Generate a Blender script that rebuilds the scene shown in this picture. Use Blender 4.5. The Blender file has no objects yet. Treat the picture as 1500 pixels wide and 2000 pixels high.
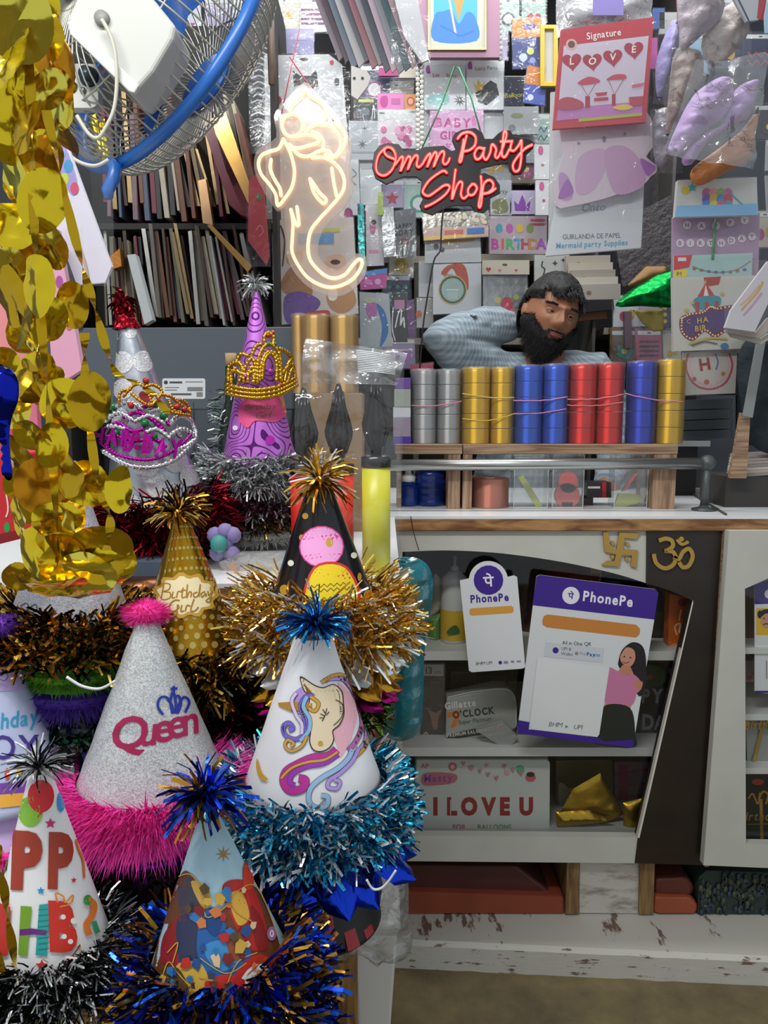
import bpy, bmesh, math, random
from mathutils import Vector, Matrix, noise
from mathutils.geometry import tessellate_polygon
R = random.Random(7)
PI = math.pi
scn = bpy.context.scene
COL = scn.collection
# ---------------------------------------------------------------- camera
H, F, TH = 1.22, 1500.0, math.atan(200 / 1500)
CT, ST = math.cos(TH), math.sin(TH)
cam_data = bpy.data.cameras.new('camera')
cam = bpy.data.objects.new('camera', cam_data); COL.objects.link(cam)
cam.location = (0, 0, H)
cam.rotation_euler = (PI / 2 - TH, 0, 0)
cam_data.sensor_fit = 'VERTICAL'
cam_data.sensor_height = 32.0
cam_data.lens = 32.0 * F / 2000.0
cam_data.clip_start = 0.02
scn.camera = cam
# ---------------------------------------------------------------- light
scn.view_settings.view_transform = 'Standard'
scn.view_settings.look = 'None'
scn.view_settings.gamma = 1.0
scn.view_settings.use_curve_mapping = False
scn.view_settings.exposure = 0.0
scn.cycles.transparent_max_bounces = 14
scn.cycles.max_bounces = 7
scn.cycles.caustics_reflective = False
scn.cycles.caustics_refractive = False
world = bpy.data.worlds.new('world'); scn.world = world
world.use_nodes = True
wn = world.node_tree.nodes['Background']
wn.inputs[0].default_value = (0.88, 0.94, 1.0, 1)
wn.inputs[1].default_value = 0.62
def area(name, loc, rot, sx, sy, power, col=(1, 1, 1)):
    l = bpy.data.lights.new(name, 'AREA'); l.shape = 'RECTANGLE'
    l.size, l.size_y, l.energy, l.color = sx, sy, power, col
    o = bpy.data.objects.new(name, l); COL.objects.link(o)
    o.location = loc; o.rotation_euler = rot
    return o
# tube lamps under the shop ceiling and the one under the awning
area('tube_lamp_over_counter', (0.15, 1.75, 2.66), (0, 0, 0), 1.5, 0.10, 17, (0.96, 0.99, 1.0))
area('tube_lamp_at_back', (0.3, 2.28, 2.66), (math.radians(8), 0, 0), 2.2, 0.10, 11, (0.96, 0.99, 1.0))
area('awning_tube_lamp', (-0.55, 0.25, 2.5), (math.radians(14), math.radians(0), 0), 1.4, 0.14, 30, (1, 0.985, 0.95))
# ---------------------------------------------------------------- projection helpers
def ray(px, py):
    u, v = (px - 750) / F, (1000 - py) / F
    return Vector((u, CT + v * ST, -ST + v * CT))
def P(px, py, Y):
    d = ray(px, py)
    return Vector((0, 0, H)) + d * (Y / d.y)
def Pz(px, py, z):
    d = ray(px, py)
    return Vector((0, 0, H)) + d * ((z - H) / d.z)
def px2m(Y): return Y / F
def onplane(Y): return lambda x, y: (P(x, y, Y), Vector((0, -1, 0)))
class Cone:
    """a paper cone: apex A, base centre B, base radius r"""
    def __init__(s, A, B, r):
        s.A, s.B, s.r = A.copy(), B.copy(), r
        s.h = (B - A).length; s.w = (B - A).normalized()
        s.e1 = s.w.cross(Vector((0, 1, 0))).normalized()
        s.e2 = s.w.cross(s.e1).normalized()
        if s.e2.y > 0: s.e2 = -s.e2; s.e1 = -s.e1
        s.c2 = s.h * s.h / (s.h * s.h + r * r)
    def pt(s, t, a, off=0.0):
        q = s.e1 * math.cos(a) + s.e2 * math.sin(a)
        n = (q * s.h - s.w * s.r).normalized()
        return s.A + s.w * (s.h * t) + q * (s.r * t) + n * off
    def hit(s, px, py):
        O = Vector((0, 0, H)); D = ray(px, py).normalized(); X = O - s.A
        dw, xw = D.dot(s.w), X.dot(s.w)
        a = dw * dw - s.c2; b = 2 * (dw * xw - D.dot(X) * s.c2); c = xw * xw - X.dot(X) * s.c2
        disc = b * b - 4 * a * c
        if disc < 0: disc = 0
        ts = [(-b - math.sqrt(disc)) / (2 * a), (-b + math.sqrt(disc)) / (2 * a)]
        ts = [t for t in ts if t > 0 and (O + D * t - s.A).dot(s.w) > 0] or ts
        p = O + D * min(ts)
        q = p - s.A; ax = q.dot(s.w); rad = (q - s.w * ax)
        rad = rad.normalized() if rad.length > 1e-9 else s.e2
        p = s.A + s.w * ax + rad * (ax * s.r / s.h)
        return p, (rad * s.h - s.w * s.r).normalized()
# ---------------------------------------------------------------- materials
def lin(c):
    if isinstance(c, str):
        c = c.lstrip('#'); c = [int(c[i:i + 2], 16) / 255 for i in (0, 2, 4)]
    return tuple(x / 12.92 if x <= 0.04045 else ((x + 0.055) / 1.055) ** 2.4 for x in c) + (1.0,)
_M = {}
def newmat(name):
    m = bpy.data.materials.new(name); m.use_nodes = True
    return m, m.node_tree.nodes, m.node_tree.links, m.node_tree.nodes['Principled BSDF']
def bump(N, L, b, scale, strength, dist=0.002, kind='noise', coord='Object', stretch=None):
    tc = N.new('ShaderNodeTexCoord'); src = tc.outputs[coord]
    if stretch:
        mp = N.new('ShaderNodeMapping'); mp.inputs['Scale'].default_value = stretch
        L.new(src, mp.inputs[0]); src = mp.outputs[0]
    if kind == 'noise':
        t = N.new('ShaderNodeTexNoise'); t.inputs['Scale'].default_value = scale; t.inputs['Detail'].default_value = 4; out = t.outputs[0]
    else:
        t = N.new('ShaderNodeTexVoronoi'); t.inputs['Scale'].default_value = scale; out = t.outputs['Distance']
    L.new(src, t.inputs['Vector'])
    bp = N.new('ShaderNodeBump'); bp.inputs['Strength'].default_value = strength; bp.inputs['Distance'].default_value = dist
    L.new(out, bp.inputs['Height']); L.new(bp.outputs[0], b.inputs['Normal'])
    return src
def mat(c, rough=0.5, metal=0.0, b=None, var=0.0, spec=0.5):
    k = ('m', str(c), rough, metal, b, var, spec)
    if k in _M: return _M[k]
    m, N, L, p = newmat('surface'); cl = lin(c)
    p.inputs['Base Color'].default_value = cl; p.inputs['Roughness'].default_value = rough; p.inputs['Metallic'].default_value = metal
    p.inputs['Specular IOR Level'].default_value = spec
    if b: bump(N, L, p, b[0], b[1], b[2] if len(b) > 2 else 0.002)
    if var:
        tc = N.new('ShaderNodeTexCoord'); t = N.new('ShaderNodeTexNoise'); t.inputs['Scale'].default_value = 14; t.inputs['Detail'].default_value = 5
        L.new(tc.outputs['Object'], t.inputs['Vector'])
        r = N.new('ShaderNodeValToRGB'); L.new(t.outputs[0], r.inputs[0])
        r.color_ramp.elements[0].position = .3; r.color_ramp.elements[1].position = .7
        r.color_ramp.elements[0].color = tuple(x * (1 - var) for x in cl[:3]) + (1,); r.color_ramp.elements[1].color = tuple(min(1, x * (1 + var * .5)) for x in cl[:3]) + (1,)
        L.new(r.outputs[0], p.inputs['Base Color'])
    _M[k] = m; return m
def paper(c): return mat(c, 0.55)
def ink(c): return mat(c, 0.45)
def foil(c, rough=0.22, s=35, st=0.5): return mat(c, rough, 0.92, (s, st, 0.003))
def glitter(c):
    k = ('g', str(c))
    if k in _M: return _M[k]
    m, N, L, p = newmat('glitter'); cl = lin(c)
    tc = N.new('ShaderNodeTexCoord'); v = N.new('ShaderNodeTexVoronoi'); v.inputs['Scale'].default_value = 900
    L.new(tc.outputs['Object'], v.inputs['Vector'])
    mx = N.new('ShaderNodeMixRGB'); mx.inputs[1].default_value = tuple(x * .62 for x in cl[:3]) + (1,); mx.inputs[2].default_value = tuple(min(1, x * 1.25) for x in cl[:3]) + (1,)
    sp = N.new('ShaderNodeSeparateColor'); L.new(v.outputs['Color'], sp.inputs[0]); L.new(sp.outputs[0], mx.inputs[0]); L.new(mx.outputs[0], p.inputs['Base Color'])
    p.inputs['Metallic'].default_value = .35; p.inputs['Roughness'].default_value = .42
    bp = N.new('ShaderNodeBump'); bp.inputs['Strength'].default_value = .35; bp.inputs['Distance'].default_value = .001
    L.new(sp.outputs[1], bp.inputs['Height']); L.new(bp.outputs[0], p.inputs['Normal'])
    _M[k] = m; return m
def clear(tint='#ffffff', gloss=0.10, haze=0.0, s=30, st=0.6, rough=0.12):
    """thin clear film: see-through, with wrinkled glossy reflections and a little milkiness"""
    k = ('c', tint, gloss, haze, s, st, rough)
    if k in _M: return _M[k]
    m, N, L, p = newmat('clear_film'); N.remove(p)
    out = N['Material Output']
    tr = N.new('ShaderNodeBsdfTransparent'); tr.inputs[0].default_value = lin(tint)
    gl = N.new('ShaderNodeBsdfGlossy'); gl.inputs['Roughness'].default_value = rough
    df = N.new('ShaderNodeBsdfDiffuse'); df.inputs[0].default_value = (.85, .86, .88, 1)
    tc = N.new('ShaderNodeTexCoord'); n = N.new('ShaderNodeTexNoise'); n.inputs['Scale'].default_value = s; n.inputs['Detail'].default_value = 3; n.inputs['Distortion'].default_value = 1.2
    L.new(tc.outputs['Object'], n.inputs['Vector'])
    bp = N.new('ShaderNodeBump'); bp.inputs['Strength'].default_value = st; bp.inputs['Distance'].default_value = .006
    L.new(n.outputs[0], bp.inputs['Height']); L.new(bp.outputs[0], gl.inputs['Normal'])
    fr = N.new('ShaderNodeLayerWeight'); fr.inputs[0].default_value = .25; L.new(bp.outputs[0], fr.inputs['Normal'])
    ad = N.new('ShaderNodeMath'); ad.operation = 'MULTIPLY_ADD'; ad.inputs[1].default_value = .45; ad.inputs[2].default_value = gloss; ad.use_clamp = True
    L.new(fr.outputs['Fresnel'], ad.inputs[0])
    m1 = N.new('ShaderNodeMixShader'); m1.inputs[0].default_value = haze; L.new(tr.outputs[0], m1.inputs[1]); L.new(df.outputs[0], m1.inputs[2])
    m2 = N.new('ShaderNodeMixShader'); L.new(ad.outputs[0], m2.inputs[0]); L.new(m1.outputs[0], m2.inputs[1]); L.new(gl.outputs[0], m2.inputs[2])
    L.new(m2.outputs[0], out.inputs[0])
    _M[k] = m; return m
def glow(c, s):
    k = ('e', c, s)
    if k in _M: return _M[k]
    m, N, L, p = newmat('lit_tube'); p.inputs['Base Color'].default_value = lin(c)
    p.inputs['Emission Color'].default_value = lin(c); p.inputs['Emission Strength'].default_value = s
    _M[k] = m; return m
def wood(c1, c2, scale=(3, 30, 30), rough=.55):
    k = ('w', c1, c2, scale)
    if k in _M: return _M[k]
    m, N, L, p = newmat('wood'); tc = N.new('ShaderNodeTexCoord'); mp = N.new('ShaderNodeMapping'); mp.inputs['Scale'].default_value = scale
    L.new(tc.outputs['Object'], mp.inputs[0]); t = N.new('ShaderNodeTexNoise'); t.inputs['Scale'].default_value = 4; t.inputs['Detail'].default_value = 6; t.inputs['Distortion'].default_value = .6
    L.new(mp.outputs[0], t.inputs['Vector']); r = N.new('ShaderNodeValToRGB'); L.new(t.outputs[0], r.inputs[0])
    r.color_ramp.elements[0].position = .35; r.color_ramp.elements[1].position = .65
    r.color_ramp.elements[0].color = lin(c1); r.color_ramp.elements[1].color = lin(c2); L.new(r.outputs[0], p.inputs['Base Color'])
    p.inputs['Roughness'].default_value = rough; _M[k] = m; return m
def satin(c):
    """shiny plastic ribbon wound on a spool: fine rings round the axis"""
    k = ('s', c)
    if k in _M: return _M[k]
    m, N, L, p = newmat('satin_ribbon'); p.inputs['Base Color'].default_value = lin(c); p.inputs['Metallic'].default_value = .65; p.inputs['Roughness'].default_value = .46
    p.inputs['Anisotropic'].default_value = 1.0
    tg = N.new('ShaderNodeTangent'); tg.direction_type = 'RADIAL'; tg.axis = 'Z'; p.inputs['Anisotropic Rotation'].default_value = .25; L.new(tg.outputs[0], p.inputs['Tangent']); _M[k] = m; return m
def checkcloth():
    m, N, L, p = newmat('check_cloth'); tc = N.new('ShaderNodeTexCoord')
    sx = N.new('ShaderNodeSeparateXYZ'); L.new(tc.outputs['Object'], sx.inputs[0])
    def band(sock, k):
        a = N.new('ShaderNodeMath'); a.operation = 'MULTIPLY'; a.inputs[1].default_value = k; L.new(sock, a.inputs[0])
        f = N.new('ShaderNodeMath'); f.operation = 'FRACT'; L.new(a.outputs[0], f.inputs[0])
        g = N.new('ShaderNodeMath'); g.operation = 'GREATER_THAN'; g.inputs[1].default_value = .5; L.new(f.outputs[0], g.inputs[0]); return g.outputs[0]
    s1 = N.new('ShaderNodeMath'); s1.operation = 'ADD'; L.new(sx.outputs[0], s1.inputs[0]); L.new(sx.outputs[1], s1.inputs[1])
    a = N.new('ShaderNodeMath'); a.operation = 'ADD'; L.new(band(s1.outputs[0], 52), a.inputs[0]); L.new(band(sx.outputs[2], 52), a.inputs[1])
    r = N.new('ShaderNodeValToRGB'); r.color_ramp.elements[0].color = lin('#a3afb6'); r.color_ramp.elements[1].color = lin('#7d8d98')
    h = N.new('ShaderNodeMath'); h.operation = 'MULTIPLY'; h.inputs[1].default_value = .5; L.new(a.outputs[0], h.inputs[0]); L.new(h.outputs[0], r.inputs[0]); L.new(r.outputs[0], p.inputs['Base Color'])
    p.inputs['Roughness'].default_value = .85; bump(N, L, p, 9, .7, .02); return m
def swirl(c1, c2):
    m, N, L, p = newmat('swirl_paper'); tc = N.new('ShaderNodeTexCoord'); w = N.new('ShaderNodeTexNoise'); w.inputs['Scale'].default_value = 16; w.inputs['Detail'].default_value = 0
    L.new(tc.outputs['Object'], w.inputs['Vector'])
    a = N.new('ShaderNodeMath'); a.operation = 'MULTIPLY'; a.inputs[1].default_value = 17; L.new(w.outputs[0], a.inputs[0])
    f = N.new('ShaderNodeMath'); f.operation = 'FRACT'; L.new(a.outputs[0], f.inputs[0])
    r = N.new('ShaderNodeValToRGB'); r.color_ramp.interpolation = 'CONSTANT'; r.color_ramp.elements[0].color = lin(c2); r.color_ramp.elements[1].color = lin(c1); r.color_ramp.elements[1].position = .22
    L.new(f.outputs[0], r.inputs[0]); L.new(r.outputs[0], p.inputs['Base Color']); p.inputs['Metallic'].default_value = .45; p.inputs['Roughness'].default_value = .3
    return m
# ---------------------------------------------------------------- mesh building
class MB:
    def __init__(s): s.v, s.f, s.m, s.mats = [], [], [], []
    def mi(s, m):
        if m not in s.mats: s.mats.append(m)
        return s.mats.index(m)
    def add(s, vs, fs, m):
        o = len(s.v); k = s.mi(m); s.v += [tuple(v) for v in vs]
        for f in fs: s.f.append(tuple(i + o for i in f)); s.m.append(k)
        return s
    def box(s, a, b, m):
        (x0, y0, z0), (x1, y1, z1) = a, b
        return s.add([(x0, y0, z0), (x1, y0, z0), (x1, y1, z0), (x0, y1, z0), (x0, y0, z1), (x1, y0, z1), (x1, y1, z1), (x0, y1, z1)],
                     [(0, 3, 2, 1), (4, 5, 6, 7), (0, 1, 5, 4), (1, 2, 6, 5), (2, 3, 7, 6), (3, 0, 4, 7)], m)
    def obox(s, c, ax, ay, az, m):
        """box about c with half-axis vectors"""
        vs = [c + ax * i + ay * j + az * k for k in (-1, 1) for i, j in ((-1, -1), (1, -1), (1, 1), (-1, 1))]
        return s.add(vs, [(0, 3, 2, 1), (4, 5, 6, 7), (0, 1, 5, 4), (1, 2, 6, 5), (2, 3, 7, 6), (3, 0, 4, 7)], m)
    def prism(s, poly, Y, th, m, m2=None):
        """outline (pixels) as a slab whose front lies in the vertical plane y=Y"""
        fr = [P(x, y, Y) for x, y in poly]; bk = [p + Vector((0, th, 0)) for p in fr]; n = len(fr)
        tri = tessellate_polygon([fr])
        s.add(fr, [tuple(t) for t in tri], m)
        s.add(bk, [tuple(t) for t in tri], m2 or m)
        s.add(fr + bk, [(i, (i + 1) % n, n + (i + 1) % n, n + i) for i in range(n)], m2 or m)
        return s
    def tube(s, pts, r, m, n=8, close=False, caps=True):
        pts = [Vector(p) for p in pts]; k = len(pts); rs = r if isinstance(r, (list, tuple)) else [r] * k
        vs = []; up = None
        for i, p in enumerate(pts):
            a = pts[(i - 1) % k] if (i or close) else p; b = pts[(i + 1) % k] if (i < k - 1 or close) else p
            t = (b - a); t = t.normalized() if t.length > 1e-9 else Vector((0, 0, 1))
            if up is None: up = t.orthogonal().normalized()
            up = (up - t * up.dot(t)); up = up.normalized() if up.length > 1e-6 else t.orthogonal().normalized()
            q = t.cross(up)
            vs += [p + (up * math.cos(2 * PI * j / n) + q * math.sin(2 * PI * j / n)) * rs[i] for j in range(n)]
        fs = [(i * n + j, i * n + (j + 1) % n, ((i + 1) % k) * n + (j + 1) % n, ((i + 1) % k) * n + j) for i in range(k if close else k - 1) for j in range(n)]
        if caps and not close: fs += [tuple(range(n - 1, -1, -1)), tuple((k - 1) * n + j for j in range(n))]
        return s.add(vs, fs, m)
    def lathe(s, c, prof, m, n=24, ax=Vector((0, 0, 1)), a0=0, a1=2 * PI):
        """profile [(r, h)] turned about ax through c"""
        ax = Vector(ax).normalized(); e1 = ax.orthogonal().normalized(); e2 = ax.cross(e1); c = Vector(c)
        full = abs(a1 - a0 - 2 * PI) < 1e-6; w = n if full else n + 1
        vs = [c + ax * h + (e1 * math.cos(a0 + (a1 - a0) * j / n) + e2 * math.sin(a0 + (a1 - a0) * j / n)) * r for r, h in prof for j in range(w)]
        fs = [(i * w + j, i * w + (j + 1) % w, (i + 1) * w + (j + 1) % w, (i + 1) * w + j) for i in range(len(prof) - 1) for j in range(n)]
        return s.add(vs, fs, m)
    def ball(s, c, r, m, n=16, sc=(1, 1, 1)):
        c = Vector(c); vs, fs = [], []; k = n // 2
        for i in range(k + 1):
            t = PI * i / k
            for j in range(n):
                a = 2 * PI * j / n; vs.append(c + Vector((math.sin(t) * math.cos(a) * r * sc[0], math.sin(t) * math.sin(a) * r * sc[1], math.cos(t) * r * sc[2])))
        fs = [(i * n + j, i * n + (j + 1) % n, (i + 1) * n + (j + 1) % n, (i + 1) * n + j) for i in range(k) for j in range(n)]
        return s.add(vs, fs, m)
    def sheet(s, quad, m, nu=10, nv=10, amp=.004, th=0, seed=0, fr=9, curl=0):
        """crumpled film over four 3-D corners (tl, tr, br, bl)"""
        a, b, c, d = [Vector(q) for q in quad]; nrm = (b - a).cross(d - a).normalized()
        vs = []
        for i in range(nv + 1):
            for j in range(nu + 1):
                u, v = j / nu, i / nv; p = (a * (1 - u) + b * u) * (1 - v) + (d * (1 - u) + c * u) * v
                q = p * fr + Vector((seed * 3.1, 0, 0)); vs.append(p + nrm * (noise.noise(q) * amp + noise.noise(q * 3.1) * amp * .5 + curl * 4 * u * (1 - u)))
        fs = [(i * (nu + 1) + j, i * (nu + 1) + j + 1, (i + 1) * (nu + 1) + j + 1, (i + 1) * (nu + 1) + j) for i in range(nv) for j in range(nu)]
        return s.add(vs, fs, m)
    def build(s, name, parent=None, smooth=False, sub=0, kind=None, label=None, bev=0, bevn=2):
        me = bpy.data.meshes.new(name); me.from_pydata(s.v, [], s.f); me.update()
        for m in s.mats: me.materials.append(m)
        me.polygons.foreach_set('material_index', s.m)
        if smooth: me.polygons.foreach_set('use_smooth', [True] * len(s.f))
        bm = bmesh.new(); bm.from_mesh(me)
        if sub or bev: bmesh.ops.remove_doubles(bm, verts=bm.verts, dist=1e-6)
        bmesh.ops.recalc_face_normals(bm, faces=bm.faces); bm.to_mesh(me); bm.free()
        o = bpy.data.objects.new(name, me); COL.objects.link(o)
        if parent is not None: o.parent = parent
        if sub: md = o.modifiers.new('smooth', 'SUBSURF'); md.levels = md.render_levels = sub
        if bev: md = o.modifiers.new('edge', 'BEVEL'); md.width = bev; md.segments = bevn; md.limit_method = 'ANGLE'; md.angle_limit = .6
        if kind: o['kind'] = kind
        if label: o['label'] = label
        return o
def tag(o, label, cat, group=None):
    o['label'] = label; o['category'] = cat
    if group: o['group'] = group
    return o
def thing(name, label, cat, group=None):
    o = bpy.data.objects.new(name, None); COL.objects.link(o); o.empty_display_size = .05
    return tag(o, label, cat, group)
def struct(o): o['kind'] = 'structure'; return o
# ---------------------------------------------------------------- printed art (pixel outlines laid on a surface)
def spline(pts, k=6, close=False):
    n = len(pts); out = []
    if n < 3: return list(pts)
    for i in range(n if close else n - 1):
        g = (lambda j: pts[j % n]) if close else (lambda j: pts[max(0, min(n - 1, j))])
        p0, p1, p2, p3 = g(i - 1), g(i), g(i + 1), g(i + 2)
        for t in range(k):
            t /= k
            out.append(tuple(.5 * (2 * b + (c - a) * t + (2 * a - 5 * b + 4 * c - d) * t * t + (3 * b - a - 3 * c + d) * t ** 3) for a, b, c, d in zip(p0, p1, p2, p3)))
    if not close: out.append(tuple(pts[-1]))
    return out
_G = {}
def glyph(ch, bold, shear):
    k = (ch, bold)
    if k not in _G:
        cu = bpy.data.curves.new('lettering', 'FONT'); cu.body = ch; cu.size = 1; cu.resolution_u = 3; cu.offset = bold
        o = bpy.data.objects.new('lettering', cu); COL.objects.link(o); bpy.context.view_layer.update()
        me = o.evaluated_get(bpy.context.evaluated_depsgraph_get()).to_mesh()
        vs = [(v.co.x, v.co.y) for v in me.vertices]; fs = [tuple(p.vertices) for p in me.polygons]
        bpy.data.objects.remove(o); bpy.data.curves.remove(cu)
        x0 = min([v[0] for v in vs] or [0]); x1 = max([v[0] for v in vs] or [.28])
        _G[k] = ([(x - x0, y) for x, y in vs], fs, x1 - x0)
    return _G[k]
def text2d(s, x, y, size, rot=0, shear=0, bold=0.0, align='C', sx=1.0, sp=.07):
    """letters as flat triangles; x,y = middle of the line on its baseline, size = cap height in pixels"""
    size = size / .69; items = []; w = 0
    for ch in s:
        if ch == ' ': w += .3; continue
        g = glyph(ch, bold, shear); items.append((w, g)); w += g[2] + sp + 2 * abs(bold)
    w -= sp; x0 = {'C': -w / 2, 'L': 0, 'R': -w}[align]; c, sn = math.cos(rot), math.sin(rot); vs, fs = [], []
    for dx, (gv, gf, _) in items:
        o = len(vs)
        for a, b in gv:
            X, Y = (x0 + dx + a + shear * b) * size * sx, -b * size
            vs.append((x + X * c - Y * sn, y + X * sn + Y * c))
        fs += [tuple(i + o for i in f) for f in gf]
    return vs, fs
def ell(x, y, rx, ry=None, n=20, rot=0):
    ry = ry or rx; c, s = math.cos(rot), math.sin(rot)
    return [(x + rx * math.cos(2 * PI * i / n) * c - ry * math.sin(2 * PI * i / n) * s, y + rx * math.cos(2 * PI * i / n) * s + ry * math.sin(2 * PI * i / n) * c) for i in range(n)]
def star(x, y, r, n=5, k=.45, rot=-PI / 2): return [(x + math.cos(rot + PI * i / n) * r * (1 if i % 2 == 0 else k), y + math.sin(rot + PI * i / n) * r * (1 if i % 2 == 0 else k)) for i in range(2 * n)]
def heart(x, y, r, rot=0):
    o = []
    for i in range(24):
        t = 2 * PI * i / 24; a = 16 * math.sin(t) ** 3 / 16 * r; b = -(13 * math.cos(t) - 5 * math.cos(2 * t) - 2 * math.cos(3 * t) - math.cos(4 * t)) / 16 * r
        o.append((x + a * math.cos(rot) - b * math.sin(rot), y + a * math.sin(rot) + b * math.cos(rot)))
    return o
def rrect(x0, y0, x1, y1, r=4, n=4):
    o = []
    for cx, cy, a in ((x1 - r, y0 + r, -PI / 2), (x1 - r, y1 - r, 0), (x0 + r, y1 - r, PI / 2), (x0 + r, y0 + r, PI)):
        o += [(cx + r * math.cos(a + PI / 2 * i / n), cy + r * math.sin(a + PI / 2 * i / n)) for i in range(n + 1)]
    return o
def rect(x0, y0, x1, y1): return [(x0, y0), (x1, y0), (x1, y1), (x0, y1)]
def ribbon2d(pts, w):
    n = len(pts); L, Rr = [], []
    for i in range(n):
        a, b = pts[max(0, i - 1)], pts[min(n - 1, i + 1)]; dx, dy = b[0] - a[0], b[1] - a[1]; l = math.hypot(dx, dy) or 1
        k = (w[i] if isinstance(w, list) else w) / 2; L.append((pts[i][0] - dy / l * k, pts[i][1] + dx / l * k)); Rr.append((pts[i][0] + dy / l * k, pts[i][1] - dx / l * k))
    return L + Rr, [(i, i + 1, n + i + 1, n + i) for i in range(n - 1)]
def art(items, proj, lift0=.0003, dl=.00004, mb=None, maxe=None):
    """items: (kind, colour-or-material, ...) in photo pixels -> mesh on the surface given by proj"""
    mb = mb or MB()
    for li, it in enumerate(items):
        k, c = it[0], it[1]; m = c if not isinstance(c, str) else ink(c); lift = lift0 + dl * li
        if k == 'p': pts = it[2]
        elif k == 'P': pts = spline(it[2], 5, True)
        elif k == 'c': pts = ell(it[2], it[3], it[4], it[5] if len(it) > 5 else None, 18, it[6] if len(it) > 6 else 0)
        elif k == 'r': pts = rect(*it[2:6])
        elif k == 'rr': pts = rrect(*it[2:])
        elif k == '*': pts = star(*it[2:])
        elif k == 'h': pts = heart(*it[2:])
        if k in 'stl':
            if k == 's': vs, fs = ribbon2d(spline(it[3], 6), it[2])
            elif k == 'l': vs, fs = ribbon2d(it[3], it[2])
            else: vs, fs = text2d(*it[2:])
            fs2 = fs
        else:
            vs = pts; fs2 = [tuple(t) for t in tessellate_polygon([[Vector((x, y, 0)) for x, y in pts]])]
        if maxe and fs2:
            bm = bmesh.new(); bv = [bm.verts.new((x, y, 0)) for x, y in vs]
            for f in fs2:
                try: bm.faces.new([bv[i] for i in f])
                except ValueError: pass
            for _ in range(4):
                es = [e for e in bm.edges if e.calc_length() > maxe]
                if not es: break
                bmesh.ops.subdivide_edges(bm, edges=es, cuts=1); bmesh.ops.triangulate(bm, faces=bm.faces)
            bm.verts.index_update(); vs = [(v.co.x, v.co.y) for v in bm.verts]; fs2 = [tuple(v.index for v in f.verts) for f in bm.faces]; bm.free()
        out = []
        for x, y in vs:
            p, n = proj(x, y); out.append(p + n * lift)
        mb.add(out, fs2, m)
    return mb
def neon(strokes, Y, r, m, name, parent, k=6):
    mb = MB()
    for st in strokes:
        mb.tube([P(x, y, Y) for x, y in spline(st, k)], r, m, 8)
        for q in (st[0], st[-1]): mb.ball(P(q[0], q[1], Y), r, m, 8)
    return mb.build(name, parent, True)
# ================================================================ setting
def grimy(name, c, patches, sc=9, lo=.52, hi=.6, stretch=None, rough=.8):
    m, N, L, p = newmat(name); tc = N.new('ShaderNodeTexCoord'); mp = N.new('ShaderNodeMapping')
    mp.inputs['Scale'].default_value = stretch or (1, 1, 1); L.new(tc.outputs['Object'], mp.inputs[0])
    t = N.new('ShaderNodeTexNoise'); t.inputs['Scale'].default_value = sc; t.inputs['Detail'].default_value = 9; t.inputs['Roughness'].default_value = .65
    L.new(mp.outputs[0], t.inputs['Vector']); r = N.new('ShaderNodeValToRGB'); L.new(t.outputs[0], r.inputs[0])
    r.color_ramp.elements[0].position = lo; r.color_ramp.elements[1].position = hi
    r.color_ramp.elements[0].color = lin(c); r.color_ramp.elements[1].color = lin(patches); L.new(r.outputs[0], p.inputs['Base Color'])
    p.inputs['Roughness'].default_value = rough
    bp = N.new('ShaderNodeBump'); bp.inputs['Strength'].default_value = .3; bp.inputs['Distance'].default_value = .004; L.new(t.outputs[0], bp.inputs['Height']); L.new(bp.outputs[0], p.inputs['Normal'])
    return m
m_floor = grimy('dusty_concrete', '#5a4e38', '#85764f', 7, .35, .75)
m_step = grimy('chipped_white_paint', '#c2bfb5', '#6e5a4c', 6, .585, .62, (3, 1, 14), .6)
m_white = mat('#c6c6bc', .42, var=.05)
m_lam = wood('#6a3f22', '#b98a55', (3, 14, 14), .4)
m_ply = wood('#7d6049', '#b99a7c', (2, 24, 40), .7)
m_post = wood('#5d4326', '#8f6f45', (30, 30, 3), .7)
m_dark = mat('#2b231d', .3, var=.25)
m_wall = mat('#5b6068', .8)
struct(MB().box((-2.2, -2.0, -.05), (2.4, 3.1, 0), m_floor).build('floor'))
struct(MB().box((-1.85, 3.02, 0), (1.85, 3.1, 2.9), m_wall).build('wall_back'))
struct(MB().box((-1.85, .9, 0), (-1.77, 3.02, 2.9), m_wall).build('wall_left'))
struct(MB().box((1.77, 1.2, 0), (1.85, 3.02, 2.9), m_wall).build('wall_right'))
struct(MB().box((-1.85, .9, 2.9), (1.85, 3.1, 2.98), mat('#c9c9c4', .8)).build('ceiling'))
# worn plinth in front of the counter, nearer the camera at its right end
zs = Pz(760, 1890, 0).y
a, b = Pz(560, 1880, 0), Pz(1700, 1936, 0)
z1 = .06
mb = MB(); n = 40
top_f, top_b, bot = [], [], []
for i in range(n + 1):
    q = a.lerp(b, i / n); w = noise.noise(Vector((i * .9, 0, 0))) * .004
    bot.append((q.x, q.y + w, 0)); top_f.append((q.x, q.y + .004 + w * .6, z1 - .008)); top_b.append((q.x, q.y + .014 + w * .4, z1))
back = [(q[0], 2.6, z1) for q in top_b]
for s0, s1 in ((bot, top_f), (top_f, top_b), (top_b, back)):
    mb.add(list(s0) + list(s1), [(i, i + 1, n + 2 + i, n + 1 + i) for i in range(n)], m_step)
struct(mb.build('step'))
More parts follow.
